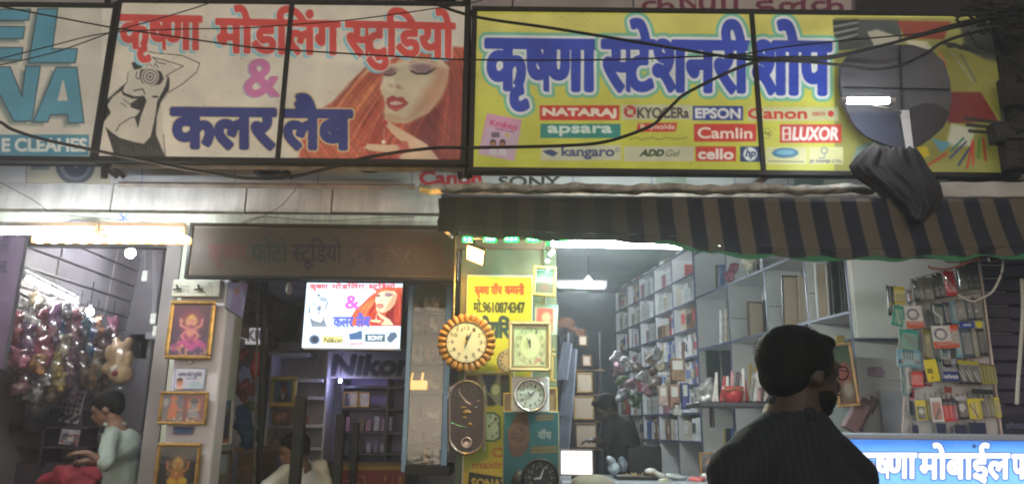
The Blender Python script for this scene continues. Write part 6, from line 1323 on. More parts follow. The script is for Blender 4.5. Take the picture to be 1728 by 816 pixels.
for i in range(3): item_box(None, cols[1]-.12-i*.05, .014, .10+i*.07, .07, zlev_near[2]+.012, .40-.03*i, ((ylw, wood, wood)[i]), ('yellow gilt frame leaning beside the man\'s head', 'brown frame leaning right of the yellow gilt one', 'dark brown frame furthest right beside the blank partition')[i], 'leaning_picture', 'picture frame', -.16)
# decorations on top row of the third column
pbag('rose_garland', 'dusty crimson flower garland on the top shelf under the awning', 'garland', [E_(1238, 455, 5.9, 9, 12), E_(1232, 468, 5.9, 8, 8), E_(1228, 474, 5.9, 7, 4)], mat('dusty_rose', (.26, .06, .10), .8, 0, .5, 26, .4), .02)
pbag('cream_flower', 'cream paper flower beside the crimson garland on the top shelf', 'paper flower', [E_(1259, 440, 5.8, 9, 9), E_(1275, 438, 5.8, 6, 6), E_(1266, 450, 5.8, 7, 5)], mat('cream_petals', (.6, .58, .45), .8, 0, .3, 26, .4), .018)
# filled compartments of the deep unit
rr = random.Random(11)
for ci in range(4, 9):
    a, b_ = cols[ci]+.03, cols[ci+1]-.015; wd = b_-a
    for zi, z in enumerate(zlev_far):
        h0 = .26; kind = rr.choice(['books', 'packs', 'packs', 'boxes', 'packs', 'books', 'boxes'])
        if ci == 4 and zi == 6: kind = 'few'
        pass
        if ci in (5, 6) and zi in (5, 6): kind = 'packs'
        x = a+.02; i = 0; lim = {'few': 2, 'one': 2}.get(kind, 9)
        where = f'on the {rowname[zi]} shelf of the {colname[ci]}'; ordn = ['first', 'second', 'third', 'fourth', 'fifth', 'sixth', 'seventh', 'eighth', 'ninth', 'tenth']
        while x < b_-.03 and i < lim:
            if kind == 'books': w = rr.uniform(.04, .08); h = rr.uniform(.18, .255); cn = rr.choice(['white', 'cream', 'white', 'silver', 'brown', 'white', 'blue']); nm, ct, dp, d0 = 'ledger', 'book', .2, rr.uniform(.02, .06)
            elif kind == 'packs': w = rr.uniform(.08, .16); h = rr.uniform(.16, .255); cn = rr.choice(['silver', 'white', 'cream', 'silver', 'pink', 'white']); nm, ct, dp, d0 = 'wrapped_pack', 'wrapped pack', .22, rr.uniform(.01, .05)
            elif kind == 'boxes': w = rr.uniform(.09, .18); h = rr.uniform(.14, .25); cn = rr.choice(['brown', 'cream', 'tan', 'white', 'grey', 'tan', 'cream', 'white', 'red']); nm, ct, dp, d0 = 'stock_box', 'box', .24, rr.uniform(.01, .05)
            elif kind == 'frames': w = .02; h = rr.uniform(.18, .25); cn = rr.choice(['tan', 'yellow', 'brown', 'cream']); nm, ct, dp, d0 = 'leaning_board', 'board', .22, rr.uniform(.02, .08)
            else: w = .03; h = .2; cn = rr.choice(['tan', 'red', 'brown']); nm, ct, dp, d0 = 'leaning_board', 'board', .16, .12; x = b_-.12
            if x+w > b_: break
            item_box(None, x, w, d0, dp, z+.010, h, mat('st_'+cn, pal[cn], .3 if kind == 'packs' else .6, 0, .35, 18, .15), f'{cn} {ct} {where}, {ordn[i]} from the deep end'.replace('from the deep end', 'from the street side'), nm, ct, rr.uniform(-.06, .02) if kind in ('frames', 'books', 'few', 'one') else 0, 'label' if kind in ('boxes', 'books') and rr.random() < .8 else ('wrap' if kind == 'packs' and ci < 7 else None))
            x += w+(.006 if kind != 'frames' else .05)+(.0 if kind == 'books' else .004); i += 1
# near unit lower compartments
low_items = [(3, 1), (2, 1), (1, 1), (3, 0), (2, 0), (3, 3), (2, 4), (3, 4), (1, 2), (1, 4)]
for ci, zi in low_items:
    a, b_ = cols[ci]+.05, cols[ci+1]-(.03 if zi < 2 else .16); x = a; i = 0
    while x < b_-.06 and i < 6:
        cn = rr.choice(['yellow', 'cream', 'dark', 'blue', 'brown', 'white']); w = rr.uniform(.015, .05); h = rr.uniform(.2, .34)
        item_box(None, x, w, .05+rr.random()*.05, .22, zlev_near[zi]+.011, h, mat('st_'+cn, pal[cn], .6, 0, .35, 18, .15), f'{cn} file on the {["bottom","second","middle","fourth","top"][zi]} shelf of the {colname[ci]}, {["first","second","third","fourth","fifth","sixth"][i]} from the street side', 'file', 'file', -.1); x += w+.035; i += 1
# goods hanging in front of the shelves (wrapped trinkets) in the middle depth
mix = [('pink', (.42, .22, .26)), ('white', (.5, .48, .48)), ('brown', (.2, .12, .09)), ('cream', (.5, .42, .32)), ('grey', (.25, .24, .25)), ('green', (.12, .16, .08))]
spots = [(1042, 622), (1058, 612), (1076, 626), (1094, 606), (1112, 600), (1046, 644), (1066, 650), (1084, 640), (1104, 628), (1120, 622), (1050, 668), (1072, 672), (1092, 660), (1040, 600), (1110, 645), (1128, 640)]
side_ = ['uppermost left', 'upper left', 'upper middle', 'upper right', 'uppermost right', 'left end', 'left centre', 'centre', 'right centre', 'right end', 'lowest left', 'lowest middle', 'lowest right', 'topmost', 'low right', 'far right']
for i, (u, v) in enumerate(spots):
    cn, cc_ = mix[i % 6]; Y = 7.6-(u-1040)*.018
    pbag('wrapped_trinket', f'{cn} trinket in crinkled wrap hanging by the deep shelves, {side_[i]} of the cluster', 'trinket', [E_(u, v, Y, rr.uniform(7, 10), rr.uniform(8, 12)), E_(u+rr.uniform(-6, 6), v+rr.uniform(-6, 6), Y, 6, 7)], mat('trk_'+cn, cc_, .6, 0, .7, 30, .6), .024, .016)
# hanging boxed goods (front of fifth column)
for u0, v0, u1, v1, cc_, lb in ((1111, 650, 1128, 684, (.42, .3, .26), 'pinkish wrapped box hanging on the shelf front'), (1130, 648, 1148, 690, (.32, .16, .12), 'brown carton with white rim hanging on the shelf front'), (1150, 645, 1164, 690, (.07, .08, .25), 'blue toy package with bright picture on the shelf front'), (1132, 604, 1156, 642, (.28, .16, .09), 'wooden brown block high on the shelf front'), (1136, 678, 1150, 700, (.55, .53, .5), 'white paper cone under the brown carton')):
    t = thing('hanging_pack', lb, 'pack', P(u0, v1, 5.9)); pbox('pack', u0, v0, u1, v1, 5.9, .05, mat('hp'+lb[:5], cc_, .4, 0, .5, 16, .1), t, .006); pbox('card_label', u0+3, v0+4, u1-4, (v0+v1)/2, 5.896, .003, mat('label_white', (.65, .62, .6), .5), t, .0005)
# ledge with basket and paper rolls
t = thing('ledge', 'dark ledge carrying the basket and the paper rolls', 'shelf', P(1250, 684, 5.3)); pbox('board', 1180, 678, 1320, 686, 5.15, .4, dkl, t); pbox('bracket', 1200, 686, 1206, 720, 5.3, .05, dkl, t)
t = thing('gift_basket', 'red basket with a gold band on the dark ledge', 'basket', P(1238, 678, 5.25))
MB().lathe(P(1238, 679, 5.3), [(.058, .0), (.07, .05), (.075, .11), (.068, .11), (.0, .10)], 24, axis='Z').build('bowl', mat('basket_red', (.45, .03, .04), .5, 0, .3, 30, .3), t, smooth=True)
for k in range(9): MB().lathe(P(1224+k*3.6, 656+math.sin(k)*1.5, 5.22), [(.001, -.006), (.008, 0), (.004, .006)], 10).build('gold_bead', gold, t, smooth=True)
cols_r = [('white', (.6, .58, .58)), ('pink', (.5, .25, .3)), ('grey', (.25, .25, .26)), ('white', (.6, .58, .58)), ('dark', (.08, .07, .08)), ('white', (.6, .58, .58)), ('red', (.4, .05, .06))]
for k in range(16):
    u = 1204+k*6.3; cn, cc_ = cols_r[(k*3) % 7]; lean_ = random.uniform(-9, 9); tp = 620+random.uniform(0, 22)
    t = thing('paper_roll', f'{cn} paper roll standing on the dark ledge, {["leftmost","second","third","fourth","fifth","sixth","seventh","eighth","ninth","tenth","eleventh","twelfth","thirteenth","fourteenth","fifteenth","last"][k]} along it towards the man', 'paper roll', P(u, 676, 5.4))
    MB().tube([P(u, 677, 5.36), P(u+lean_, tp, 5.42)], .010+.006*random.random(), 10).build('roll', mat('roll_'+cn, cc_, .5, 0, .25, 14), t, smooth=False)
pbag('white_wrap', 'tall white and red wrapping bundle beside the man\'s neck', 'bundle', [E_(1290, 618, 5.2, 10, 22), E_(1284, 640, 5.2, 9, 14)], mat('white_wrap', (.6, .55, .54), .4, 0, .3, 14, .3), .01, .014)
pbag('wrapped_goods', 'clear wrapped silver goods heaped at the left end of the dark ledge', 'wrapped goods', [E_(1180, 660, 5.5, 14, 10), E_(1196, 650, 5.5, 12, 14), E_(1190, 672, 5.5, 20, 8)], mat('silver_wrap', (.38, .37, .38), .2, .2, .5, 14, .5), .014, .014)
# blank white partition facing the street with shelf below
t = thing('partition_panel', 'blank white partition panel facing the street, right of the tall shelves', 'panel', P(1500, 572, 5.0)); pbox('panel', 1441, 436, 1700, 571, 5.04, .05, mat('panel_white', (.72, .70, .66), .6, 0, .08, 2, .03), t, .004); pbox('blue_edge', 1442, 571, 1700, 574, 5.035, .06, sh_b, t); pbox('top_rail', 1441, 430, 1700, 436, 5.035, .06, sh_b, t)
t = thing('open_cupboard', 'deep violet shaded cupboard under the blank white partition', 'cupboard', P(1500, 740, 5.1))
pbox('back', 1436, 574, 1700, 760, 5.40, .02, mat('cupboard_back', (.16, .15, .22), .6, 0, .2, 4), t); pbox('shelf', 1436, 636, 1560, 641, 5.1, .3, sh_w, t); pbox('shelf', 1436, 660, 1560, 664, 5.1, .3, dkl, t); pbox('counter_end', 1490, 660, 1700, 760, 5.06, .04, mat('slope_white', (.5, .5, .56), .6), t)
t = thing('pink_pack', 'flat pinkish printed pack lying under the partition', 'pack', P(1465, 635, 5.1)); pbox('pack', 1441, 618, 1490, 635, 5.08, .2, mat('pink_print', (.42, .30, .40), .5, 0, .4, 30), t, .006)
for a, cc_, lb in (((1442, 644, 1458, 659), (.45, .08, .08), 'small red carton under the pinkish pack'), ((1461, 640, 1472, 660), (.6, .58, .55), 'small white carton under the pinkish pack')): t = thing('carton', lb, 'carton', P(a[0], a[3], 5.1)); pbox('carton', *a, 5.1, .08, mat('ct'+lb[6:11], cc_, .5), t, .005)
for i, (u, v) in enumerate(((1452, 696), (1460, 690), (1468, 684))):
    t = thing('slanted_box', ['front', 'middle', 'rear'][i]+' one of the slanting pinkish brown boxes by the wooden frame', 'box', P(u, v+20, 4.9+i*.1)); M_ = Matrix.Translation(P(u-4, v+6, 4.9+i*.09)) @ Matrix.Rotation(math.radians(32), 4, 'Y'); MB().bbox(-.045, .045, 0, .07, -.10, .10, .004, M_).build('box', mat('pink_brown', (.24, .12, .13), .5, 0, .2, 10), t)
# wooden picture frame tilted beside the man's face
framed_picture('tilted light wood frame with a colourful print beside the man\'s face', 1408, 578, 1446, 686, 4.9, 5, lambda c, w, h: (c.grad(0, 0, w, h, (60, 90, 60), (150, 110, 90)), c.ell(w*.5, h*.5, w*.4, h*.2, (170, 80, 60), 5), c.ell(w*.6, h*.75, 8, 14, (190, 170, 160), 5)), mat('light_wood', (.50, .28, .12), .4, 0, .3, 16), rot=-.06)
# deep left part of the shop: shelves with leaning frames
t = thing('rear_rack', 'grey rack with leaning trays at the deep left of the stationery shop', 'rack', P(960, 760, 8.6))
for a in ((944, 575, 960, 640), (950, 585, 968, 700), (945, 660, 962, 760)): quad_panel('tray', [P(a[0]+6, a[1], 8.6), P(a[2]+4, a[1]+4, 8.4), P(a[2]-4, a[3], 8.4), P(a[0]-6, a[3], 8.6)], .02, mat('tray_grey', (.25, .27, .33), .4, .2, .3, 8), t)
for v in (622, 664, 708, 756): pbox('shelf', 955, v, 1020, v+4, 8.8, .35, wood, t)
for u in (958, 1012): pbox('upright', u, 560, u+4, 800, 8.82, .3, dkl, t)
for i, a in enumerate(((976, 565, 991, 583), (982, 598, 998, 618), (973, 628, 1000, 662), (968, 667, 1002, 707), (971, 713, 1007, 755))):
    framed_picture(['smallest tan board high at the back of the shop', 'small tan board second from the top at the back', 'gilt edged brown frame third down at the back', 'wide bronze frame fourth down at the back', 'wide brown frame lowest at the back'][i], *a, 8.6, 2.5, None, (wood, wood, gold, gold, wood)[i], glass=False)
pbag('orange_drape', 'faded orange brown drape high at the back of the shop', 'drape', [E_(960, 548, 9.2, 16, 10), E_(975, 558, 9.2, 12, 7), E_(945, 540, 9.2, 8, 8)], mat('orange_drape', (.22, .09, .04), .8), .03, .03)
pbag('dark_heap', 'dark heap of bags on top of the rear rack', 'heap', [E_(950, 572, 9.0, 14, 9), E_(968, 566, 9.0, 12, 8)], mat('dark_heap', (.03, .028, .03), .7), .03, .03)
# counter of the stationery shop with things on it
CZ = P(1080, 806, 4.9).z
t = thing('shop_counter', 'long pale shop counter across the stationery shop', 'counter', (1.1, 4.9, .13)); x0 = P(946, 800, 4.9).x; x1 = P(1400, 800, 4.9).x
MB().bbox(x0, x1, 4.6, 5.2, .13, CZ-.03, .01).build('body', sh_w, t); MB().bbox(x0-.02, x1+.02, 4.57, 5.22, CZ-.03, CZ, .008).build('top', mat('counter_top', (.35, .37, .42), .25, 0, .2, 4), t)
t = thing('monitor', 'small computer screen showing a pale pink page on the counter', 'monitor', P(973, 800, 4.75)); pbox('screen', 947, 760, 999, 799, 4.72, .004, emat('screen_glow', (1., .78, .76), .75), t, .0005)
for a in ((944, 757, 947, 802), (999, 757, 1002, 802), (947, 757, 999, 760), (947, 799, 999, 802)): pbox('bezel', *a, 4.715, .02, mat('bezel', (.15, .15, .15), .4), t, .001)
pbox('back', 945, 758, 1001, 801, 4.728, .03, black_steel, t); pbox('foot', 966, 802, 980, 812, 4.73, .1, black_steel, t); 
for a in range(5): pbox('text_line', 953+a*9, 766, 959+a*9, 768, 4.718, .001, mat('text_grey', (.25, .2, .2), .5), t, .0002)
pbag('beige_cap', 'rounded beige cap lying at the front of the counter', 'cap', [E_(1000, 815, 4.55, 36, 14, .1)], mat('beige_cap', (.30, .26, .20), .8, 0, .2, 10), .002, .014)
t = thing('trinket_tray', 'dark tray filled with gold coloured trinkets on the counter', 'tray', P(1075, 806, 4.75)); pbox('tray', 1042, 803, 1110, 814, 4.7, .2, black_steel, t, .004)
for k in range(26): MB().lathe(P(1048+random.random()*56, 798+random.random()*6, 4.74+random.random()*.1), [(.001, -.006), (.008, 0), (.003, .008)], 8).build('trinket', gold, t, smooth=True)
for parts, cn, cc_, lb in (([E_(1098, 796, 4.8, 9, 6), E_(1112, 802, 4.8, 14, 6)], 'w1', (.55, .52, .5), 'crumpled white paper beside the trinket tray'), ([E_(1140, 804, 4.75, 18, 5)], 'w2', (.4, .42, .45), 'flat silver packet on the counter behind the man'), ([E_(1176, 808, 4.7, 14, 6)], 'w3', (.5, .1, .1), 'red wrapped packet on the counter near the man\'s shoulder'), ([E_(1190, 803, 4.8, 10, 5)], 'w4', (.6, .55, .5), 'small cream packet on the counter near the man\'s shoulder'), ([E_(1036, 790, 5.0, 10, 9), E_(1030, 775, 5.0, 8, 6)], 'w5', (.30, .34, .40), 'clear plastic goods heap behind the pink screen'), ([E_(1050, 782, 5.1, 9, 12)], 'w6', (.12, .14, .18), 'blue grey packet standing behind the trinket tray'), ([E_(1120, 812, 4.65, 10, 5)], 'w7', (.5, .45, .3), 'yellowish packet right of the trinket tray')):
    pbag('packet', lb, 'packet', parts, mat(cn, cc_, .35, 0, .4, 18, .3), .006, .010)
t = thing('dark_cabinet', 'low black cabinet behind the counter under the dark dressed man', 'cabinet', P(1095, 800, 6.2)); pbox('carcass', 1060, 752, 1118, 850, 6.2, .5, black_steel, t, .01)
framed_picture('dark framed blue print leaning at the end of the counter', 1180, 762, 1206, 806, 5.0, 3, lambda c, w, h: (c.grad(0, 0, w, h, (50, 60, 90), (80, 70, 80)), c.ell(w*.6, h*.35, 4, 6, (170, 120, 100), 2)), gold)
# ================================================================== PHONE ACCESSORY RACK
K7 = lambda x, y: (1450+x*.2696, 400+y*.2696)
K8 = lambda x, y: (1430+x*.2647, 600+y*.2647)
RY = 4.27
t = thing('hanging_rack', 'tall leaning rack with rods and pale backing, hung full of phone accessory packs', 'rack', P(1600, 740, RY))
quad_panel('backing', [P(1545, 500, RY+.06), P(1652, 448, RY+.06), P(1692, 742, RY+.02), P(1522, 742, RY+.02)], .01, mat('rack_sheet', (.58, .56, .58), .5, 0, .2, 6), t)
for a in ((1652, 436, 1692, 745), (1538, 470, 1522, 745)): bar(*a, RY+.045, RY+.005, .007, mat('rack_wire', (.5, .42, .42), .35, .4), t, 'side_rod', 8)
for v0, v1 in ((472, 437), (508, 492), (556, 540), (612, 600), (664, 656), (712, 708)):
    bar(1536, v0, 1665+(v0-470)*.08, v1, RY+.04, RY+.04, .0045, mat('rack_wire', (.5, .42, .42), .35, .4), t, 'rail', 6)
for k in range(14): bar(1560+k*9, 662+(k % 2)*2, 1562+k*9, 672, RY-.02, RY-.03, .002, rubber, t, 'hook', 5)
ink_cols = {'black': (40, 42, 46), 'grey': (120, 114, 112), 'red': (236, 40, 52), 'white': (236, 234, 236), 'yellow': (240, 220, 50), 'orange': (246, 96, 40), 'teal': (30, 160, 140), 'blue': (40, 70, 170), 'lightblue': (110, 170, 196), 'navy': (30, 50, 80), 'olive': (130, 120, 50), 'pink': (190, 80, 110), 'green': (30, 90, 60)}
def pack(label, u0, v0, u1, v1, base, paint=None, rot=0., dy=0., blister=True, cat='pack', name='accessory_pack', group='phone accessory packs on the rack'):
    Y = RY-.03+dy
    x0, x1, z0, z1 = rect(u0, v0, u1, v1, Y); w, h = u1-u0, v1-v0; hw, H_ = (x1-x0)/2, z1-z0
    T = Matrix.Translation(((x0+x1)/2, Y, (z0+z1)/2)) @ Matrix.Rotation(rot, 4, 'Y')
    t = thing(name, label, cat, ((x0+x1)/2, Y, z1), group)
    c = Canvas(-hw, hw, -H_/2, H_/2, -.001, .9, ink_cols[base] if isinstance(base, str) else base, M=T, local=(w, h))
    if paint: paint(c, w, h)
    c.build('printed_card', print_paper, t); MB().box(-hw, hw, .0, .006, -H_/2, H_/2, T).build('card', mat('card_back', (.4, .38, .36), .7), t)
    if blister: MB().bbox(-hw*.85, hw*.85, -.016, -.003, -H_*.42, H_*.36, .006, T).build('blister', plastic, t)
    MB().tube([T @ Vector((0, .0, H_/2-.004)), T @ Vector((0, .03, H_/2+.012))], .002, 5).build('hanger', rubber, t)
    return t
def streaks(c, w, h, cl=(190, 196, 196), n=3):
    for i in range(n): c.line([(w*(.2+.25*i), h*.08), (w*(.28+.25*i), h*.92)], 1.3, cl, 1.5, .7)
    c.rect(w*.3, h*.5, w*.6, h*.62, (180, 180, 180), 1)
row1 = [(1541, 473, 1551, 506, 'black'), (1550, 470, 1558, 507, 'grey'), (1557, 468, 1575, 508, 'grey'), (1575, 464, 1584, 504, 'black'), (1583, 461, 1592, 502, 'black'), (1594, 457, 1612, 498, 'red'), (1615, 449, 1631, 489, 'grey'), (1631, 444, 1640, 488, 'black'), (1640, 444, 1652, 488, 'black')]
nm1 = ['leftmost black', 'second dark grey', 'wide grey', 'slim black one left of the red', 'slim dark', 'bright red', 'grey', 'black', 'rightmost black']
for i, (a, b_, c_, d, cn) in enumerate(row1):
    pack(('red phone case pack with a white slash in the top row' if cn == 'red' else f'{nm1[i]} case in shiny wrap, {["first","second","third","fourth","fifth","sixth","seventh","eighth","ninth"][i]} in the top row'), a, b_, c_, d, cn, (lambda c, w, h: c.line([(w*.1, h*.25), (w*.85, h*.8)], 3.2, (226, 200, 200))) if cn == 'red' else streaks, -.03, -.002*i)
row2 = [(1572, 512, 1592, 550, 'teal', 'dark teal pack with a white S shaped band'), (1592, 510, 1604, 548, 'navy', 'navy pack right of the S banded pack'), (1604, 508, 1617, 545, 'lightblue', 'blue grey pack with dark arcs in the second row'), (1613, 505, 1630, 541, 'grey', 'grey case pack in the second row'), (1630, 504, 1642, 540, 'navy', 'dark slate case pack in the second row'), (1641, 503, 1656, 540, 'black', 'black case pack at the right end of the second row')]
for i, (a, b_, c_, d, cn, lb) in enumerate(row2):
    pack(lb, a, b_, c_, d, (30, 66, 70) if i == 0 else cn, (lambda c, w, h: c.line([(w*.25, h*.1), (w*.2, h*.35), (w*.75, h*.6), (w*.7, h*.95)], 3.6, (206, 212, 210))) if i == 0 else (lambda c, w, h: (c.line([(w*.3, h*.1), (w*.4, h*.9)], 2, (150, 156, 160), 1.5))) if i < 3 else streaks, -.03, -.001*i)
def ringp(c, w, h): c.rect(0, h*.7, w, h, (226, 90, 50), 1); c.ell(w*.45, h*.38, w*.3, h*.22, (80, 80, 120), 1.5, 1, ring=1.6)
pack('yellow and black pack at the top left edge of the rack', 1503, 483, 1527, 513, 'yellow', lambda c, w, h: (c.rect(0, 0, w*.25, h, (30, 30, 34)), c.rect(w*.35, h*.4, w, h*.9, (170, 160, 60), 3)), .04)
pack('tall narrow black pack behind the yellow and black pack', 1497, 482, 1505, 532, 'black', lambda c, w, h: c.rect(w*.2, h*.55, w*.8, h*.65, (190, 170, 60)), .02, .02)
pack('teal hooked cord pack under the yellow and black pack', 1506, 516, 1526, 550, 'teal', lambda c, w, h: c.line([(w*.2, h*.2), (w*.7, h*.9)], 3, (180, 200, 150)), .25)
pack('slim brown and silver pack left of the top row', 1531, 490, 1538, 512, 'grey', lambda c, w, h: c.rect(0, h*.3, w, h*.6, (160, 90, 60), 2), .05)
pack('white and orange pack with a blue loop in the second row', 1528, 516, 1557, 553, 'white', ringp, -.05, -.012)
pack('white and orange pack with a dark ring in the middle row', 1574, 549, 1605, 587, 'white', ringp, -.03, -.02)
pack('orange red slim pack right of the ringed pack', 1603, 548, 1618, 586, 'orange', lambda c, w, h: c.rect(0, h*.3, w, h*.8, (206, 196, 190), 2), -.02, -.006)
pack('teal pouch pack in the middle row', 1517, 556, 1550, 594, 'teal', lambda c, w, h: (c.poly([(0, 0), (w*.2, h), (0, h)], (150, 160, 160), 2), c.poly([(w*.1, h*.2), (w, h*.35), (w*.9, h)], (24, 110, 100), 3)), .12)
pack('light blue card with black cables under the teal pouch', 1514, 590, 1554, 619, 'lightblue', lambda c, w, h: ([c.line([(w*(.3+.12*i), 0), (w*(.3+.12*i), h*.55)], 2.2, (24, 30, 36)) for i in range(4)], c.ell(w*.15, h*.7, 4, 4, (26, 40, 60)), c.ell(w*.85, h*.7, 4, 4, (26, 40, 60))), .05, -.01)
pack('olive green hanging pack between teal pouch and ringed pack', 1559, 555, 1572, 608, 'olive', lambda c, w, h: c.rect(w*.3, h*.2, w*.8, h*.45, (170, 160, 80), 3), .04)
pack('tall light blue edged pack in the middle row', 1611, 556, 1622, 603, 'lightblue', lambda c, w, h: c.rect(w*.2, h*.1, w*.8, h*.9, (140, 190, 200), 2), -.03, -.004)
pack('blue grey earphone pack in the middle row', 1621, 553, 1642, 602, (84, 100, 120), lambda c, w, h: (c.ell(w*.35, h*.35, 3, 4, (40, 44, 54)), c.line([(w*.35, h*.4), (w*.4, h*.8)], 1.5, (50, 60, 70))), -.03)
pack('cream and grey cable pack in the middle row', 1639, 552, 1650, 601, (180, 180, 160), lambda c, w, h: streaks(c, w, h, (100, 100, 90)), -.04)
pack('black charger pack at the right of the middle row', 1649, 552, 1664, 600, 'black', lambda c, w, h: c.rect(w*.2, h*.5, w*.8, h*.9, (40, 50, 50), 2), -.04)
pack('blue strip pack with white word on the third rail', 1619, 543, 1644, 553, 'blue', lambda c, w, h: c.rect(w*.25, h*.3, w*.8, h*.65, (200, 206, 226), 1), -.03, -.012, False)
pack('yellow disc pack at the end of the third rail', 1644, 540, 1662, 554, (150, 160, 160), lambda c, w, h: c.ell(w*.45, h*.5, 6, 6, (226, 220, 30), 1.5), 0, -.012, False)
pack('slim grey cosmetic like pack under the ringed pack', 1588, 590, 1604, 618, (180, 180, 190), lambda c, w, h: c.rect(w*.2, 0, w*.8, h*.45, (40, 90, 110), 2), 0)
pack('red pouch pack in the lower part of the rack', 1533, 627, 1559, 652, 'red', lambda c, w, h: c.ell(w*.45, h*.4, 4, 2, (226, 120, 120), 3), .02)
pack('dark red folded pack right of the red pouch', 1558, 624, 1573, 651, (110, 26, 40), None, .1)
pack('yellow price card with black digits in front of the rack', 1562, 606, 1583, 643, 'yellow', lambda c, w, h: (c.text('32', w*.12, h*.42, w*.55, h*.6, (30, 30, 30), .4, 0), c.ell(w*.4, h*.82, 1.6, 1.6, (60, 50, 20))), -.1, -.03, False, 'price card', 'price_card')
pack('white headphone cable card at the lower left', 1521, 606, 1538, 668, (120, 150, 160), lambda c, w, h: (c.rect(w*.5, h*.05, w*.85, h*.95, (206, 206, 210), 1), c.line([(w*.1, h*.3), (w*.4, h*.5), (w*.1, h*.9)], 2.4, (30, 110, 120))), .05)
pack('dark green card behind the yellow price card', 1580, 604, 1592, 643, 'green', None, 0, .01)
def vivo(c, w, h, bgc, fg): c.rect(0, 0, w, h, bgc); c.text('vivo', w*.08, h*.34, w*.95, h*.72, fg, .8, 0, shear=2)
pack('white card with grey phone brand word', 1590, 605, 1616, 626, (170, 172, 182), lambda c, w, h: vivo(c, w, h, (164, 166, 178), (90, 96, 110)), 0, 0, False)
pack('blue card with white phone brand word', 1590, 626, 1617, 642, 'blue', lambda c, w, h: vivo(c, w, h, (38, 66, 150), (226, 230, 240)), 0, -.004, False)
nn = ['first', 'second', 'third', 'fourth', 'fifth', 'sixth', 'seventh']
for i in range(3): pack(f'black and white cable pack on yellow card, {nn[i]} of three in the fourth row', 1616+i*12, 607+i*1, 1630+i*12, 647+i*0.5, (36, 36, 44), lambda c, w, h: (c.rect(0, 0, w, h*.18, (190, 180, 50)), c.line([(w*.2, h*.45), (w*.8, h*.9)], 2, (210, 210, 214)), c.line([(w*.5, h*.4), (w*.9, h*.75)], 1.4, (190, 190, 200))), -.04, -.002*i)
for i in range(5): pack(f'slim yellow cable pack, {nn[i]} of five at the right of the fourth row', 1650+i*6.2, 613+i*.6, 1656+i*6.2, 647, (186, 178, 60), lambda c, w, h: (c.line([(w*.5, h*.1), (w*.5, h*.9)], 1.4, (60, 60, 50)), c.rect(0, 0, w, 2, (60, 60, 50))), -.03, -.002*i)
low = [(1546, 675, 1563, 708, 'yellow', 'yellow card with white mouse shaped plug, bottom row', lambda c, w, h: (c.rect(w*.1, h*.3, w*.9, h*.95, (70, 80, 90), 1.5), c.ell(w*.5, h*.55, 5, 5, (206, 206, 206), 2))),
       (1563, 676, 1570, 708, 'olive', 'narrow olive pack in the bottom row', None),
       (1571, 670, 1591, 711, 'white', 'white card with a red and black earpiece in the bottom row', lambda c, w, h: (c.rect(w*.15, h*.2, w*.85, h*.9, (196, 110, 100), 2), c.line([(w*.7, h*.5), (w*.35, h*.85)], 4, (40, 40, 44)))),
       (1591, 672, 1599, 710, 'red', 'red slim pack, first right of the earpiece card', lambda c, w, h: c.rect(0, 0, w, h*.3, (40, 40, 60))), (1599, 672, 1607, 710, 'red', 'red slim pack, second right of the earpiece card', lambda c, w, h: c.rect(0, 0, w, h*.3, (40, 40, 60))), (1607, 672, 1615, 710, 'pink', 'pinkish slim pack left of the white adapter card', lambda c, w, h: c.rect(0, 0, w, h*.3, (40, 40, 60))),
       (1614, 667, 1633, 707, 'black', 'black card with a white adapter in the bottom row', lambda c, w, h: (c.rect(0, 0, w, h*.2, (190, 190, 200)), c.poly([(w*.2, h*.4), (w*.6, h*.3), (w*.85, h*.5), (w*.5, h*.7), (w*.25, h*.6)], (214, 214, 220), 1.5))),
       (1634, 672, 1652, 706, 'yellow', 'yellow card with red leads in the bottom row', lambda c, w, h: (c.line([(w*.2, h*.3), (w*.8, h*.9)], 2.4, (150, 60, 60)), c.line([(w*.6, h*.2), (w*.7, h*.9)], 1.6, (80, 80, 60)))),
       (1652, 672, 1662, 705, 'yellow', 'yellow edged dark pack, first of the last ones in the bottom row', lambda c, w, h: c.rect(w*.4, h*.1, w, h, (90, 90, 80), 1)),
       (1662, 671, 1670, 704, 'grey', 'grey pack, second last but one in the bottom row', streaks), (1670, 671, 1679, 704, 'olive', 'olive pack next to the right end of the bottom row', streaks), (1679, 670, 1688, 703, 'yellow', 'yellow pack at the right end of the bottom row', streaks)]
for a, b_, c_, d, cn, lb, pn in low: pack(lb, a, b_, c_, d, cn, pn, -.03, -.004)
for i, (a, b_, c_, d) in enumerate(((1539, 716, 1550, 732), (1580, 714, 1597, 732), (1611, 716, 1630, 732), (1635, 712, 1664, 732))): pack(['narrow dark box, leftmost below the bottom row', 'dark blue box, second below the bottom row', 'dark blue box, third below the bottom row', 'wide dark violet box, rightmost below the bottom row'][i], a, b_, c_, d, (44, 48, 84), None, .0, .0, False, 'box', 'small_box')
for i, (a, b_, c_, d) in enumerate(((1534, 654, 1543, 672), (1534, 676, 1541, 700), (1593, 652, 1606, 662), (1640, 656, 1676, 664))): pack(['small pink tag at the left edge of the lower rack', 'small dark tag under the pink tag', 'small red hooks pack over the bottom row', 'dark wire bundle over the right end of the bottom row'][i], a, b_, c_, d, [(150, 50, 90), (40, 44, 60), (150, 60, 50), (34, 34, 40)][i], None, .05, 0, False)
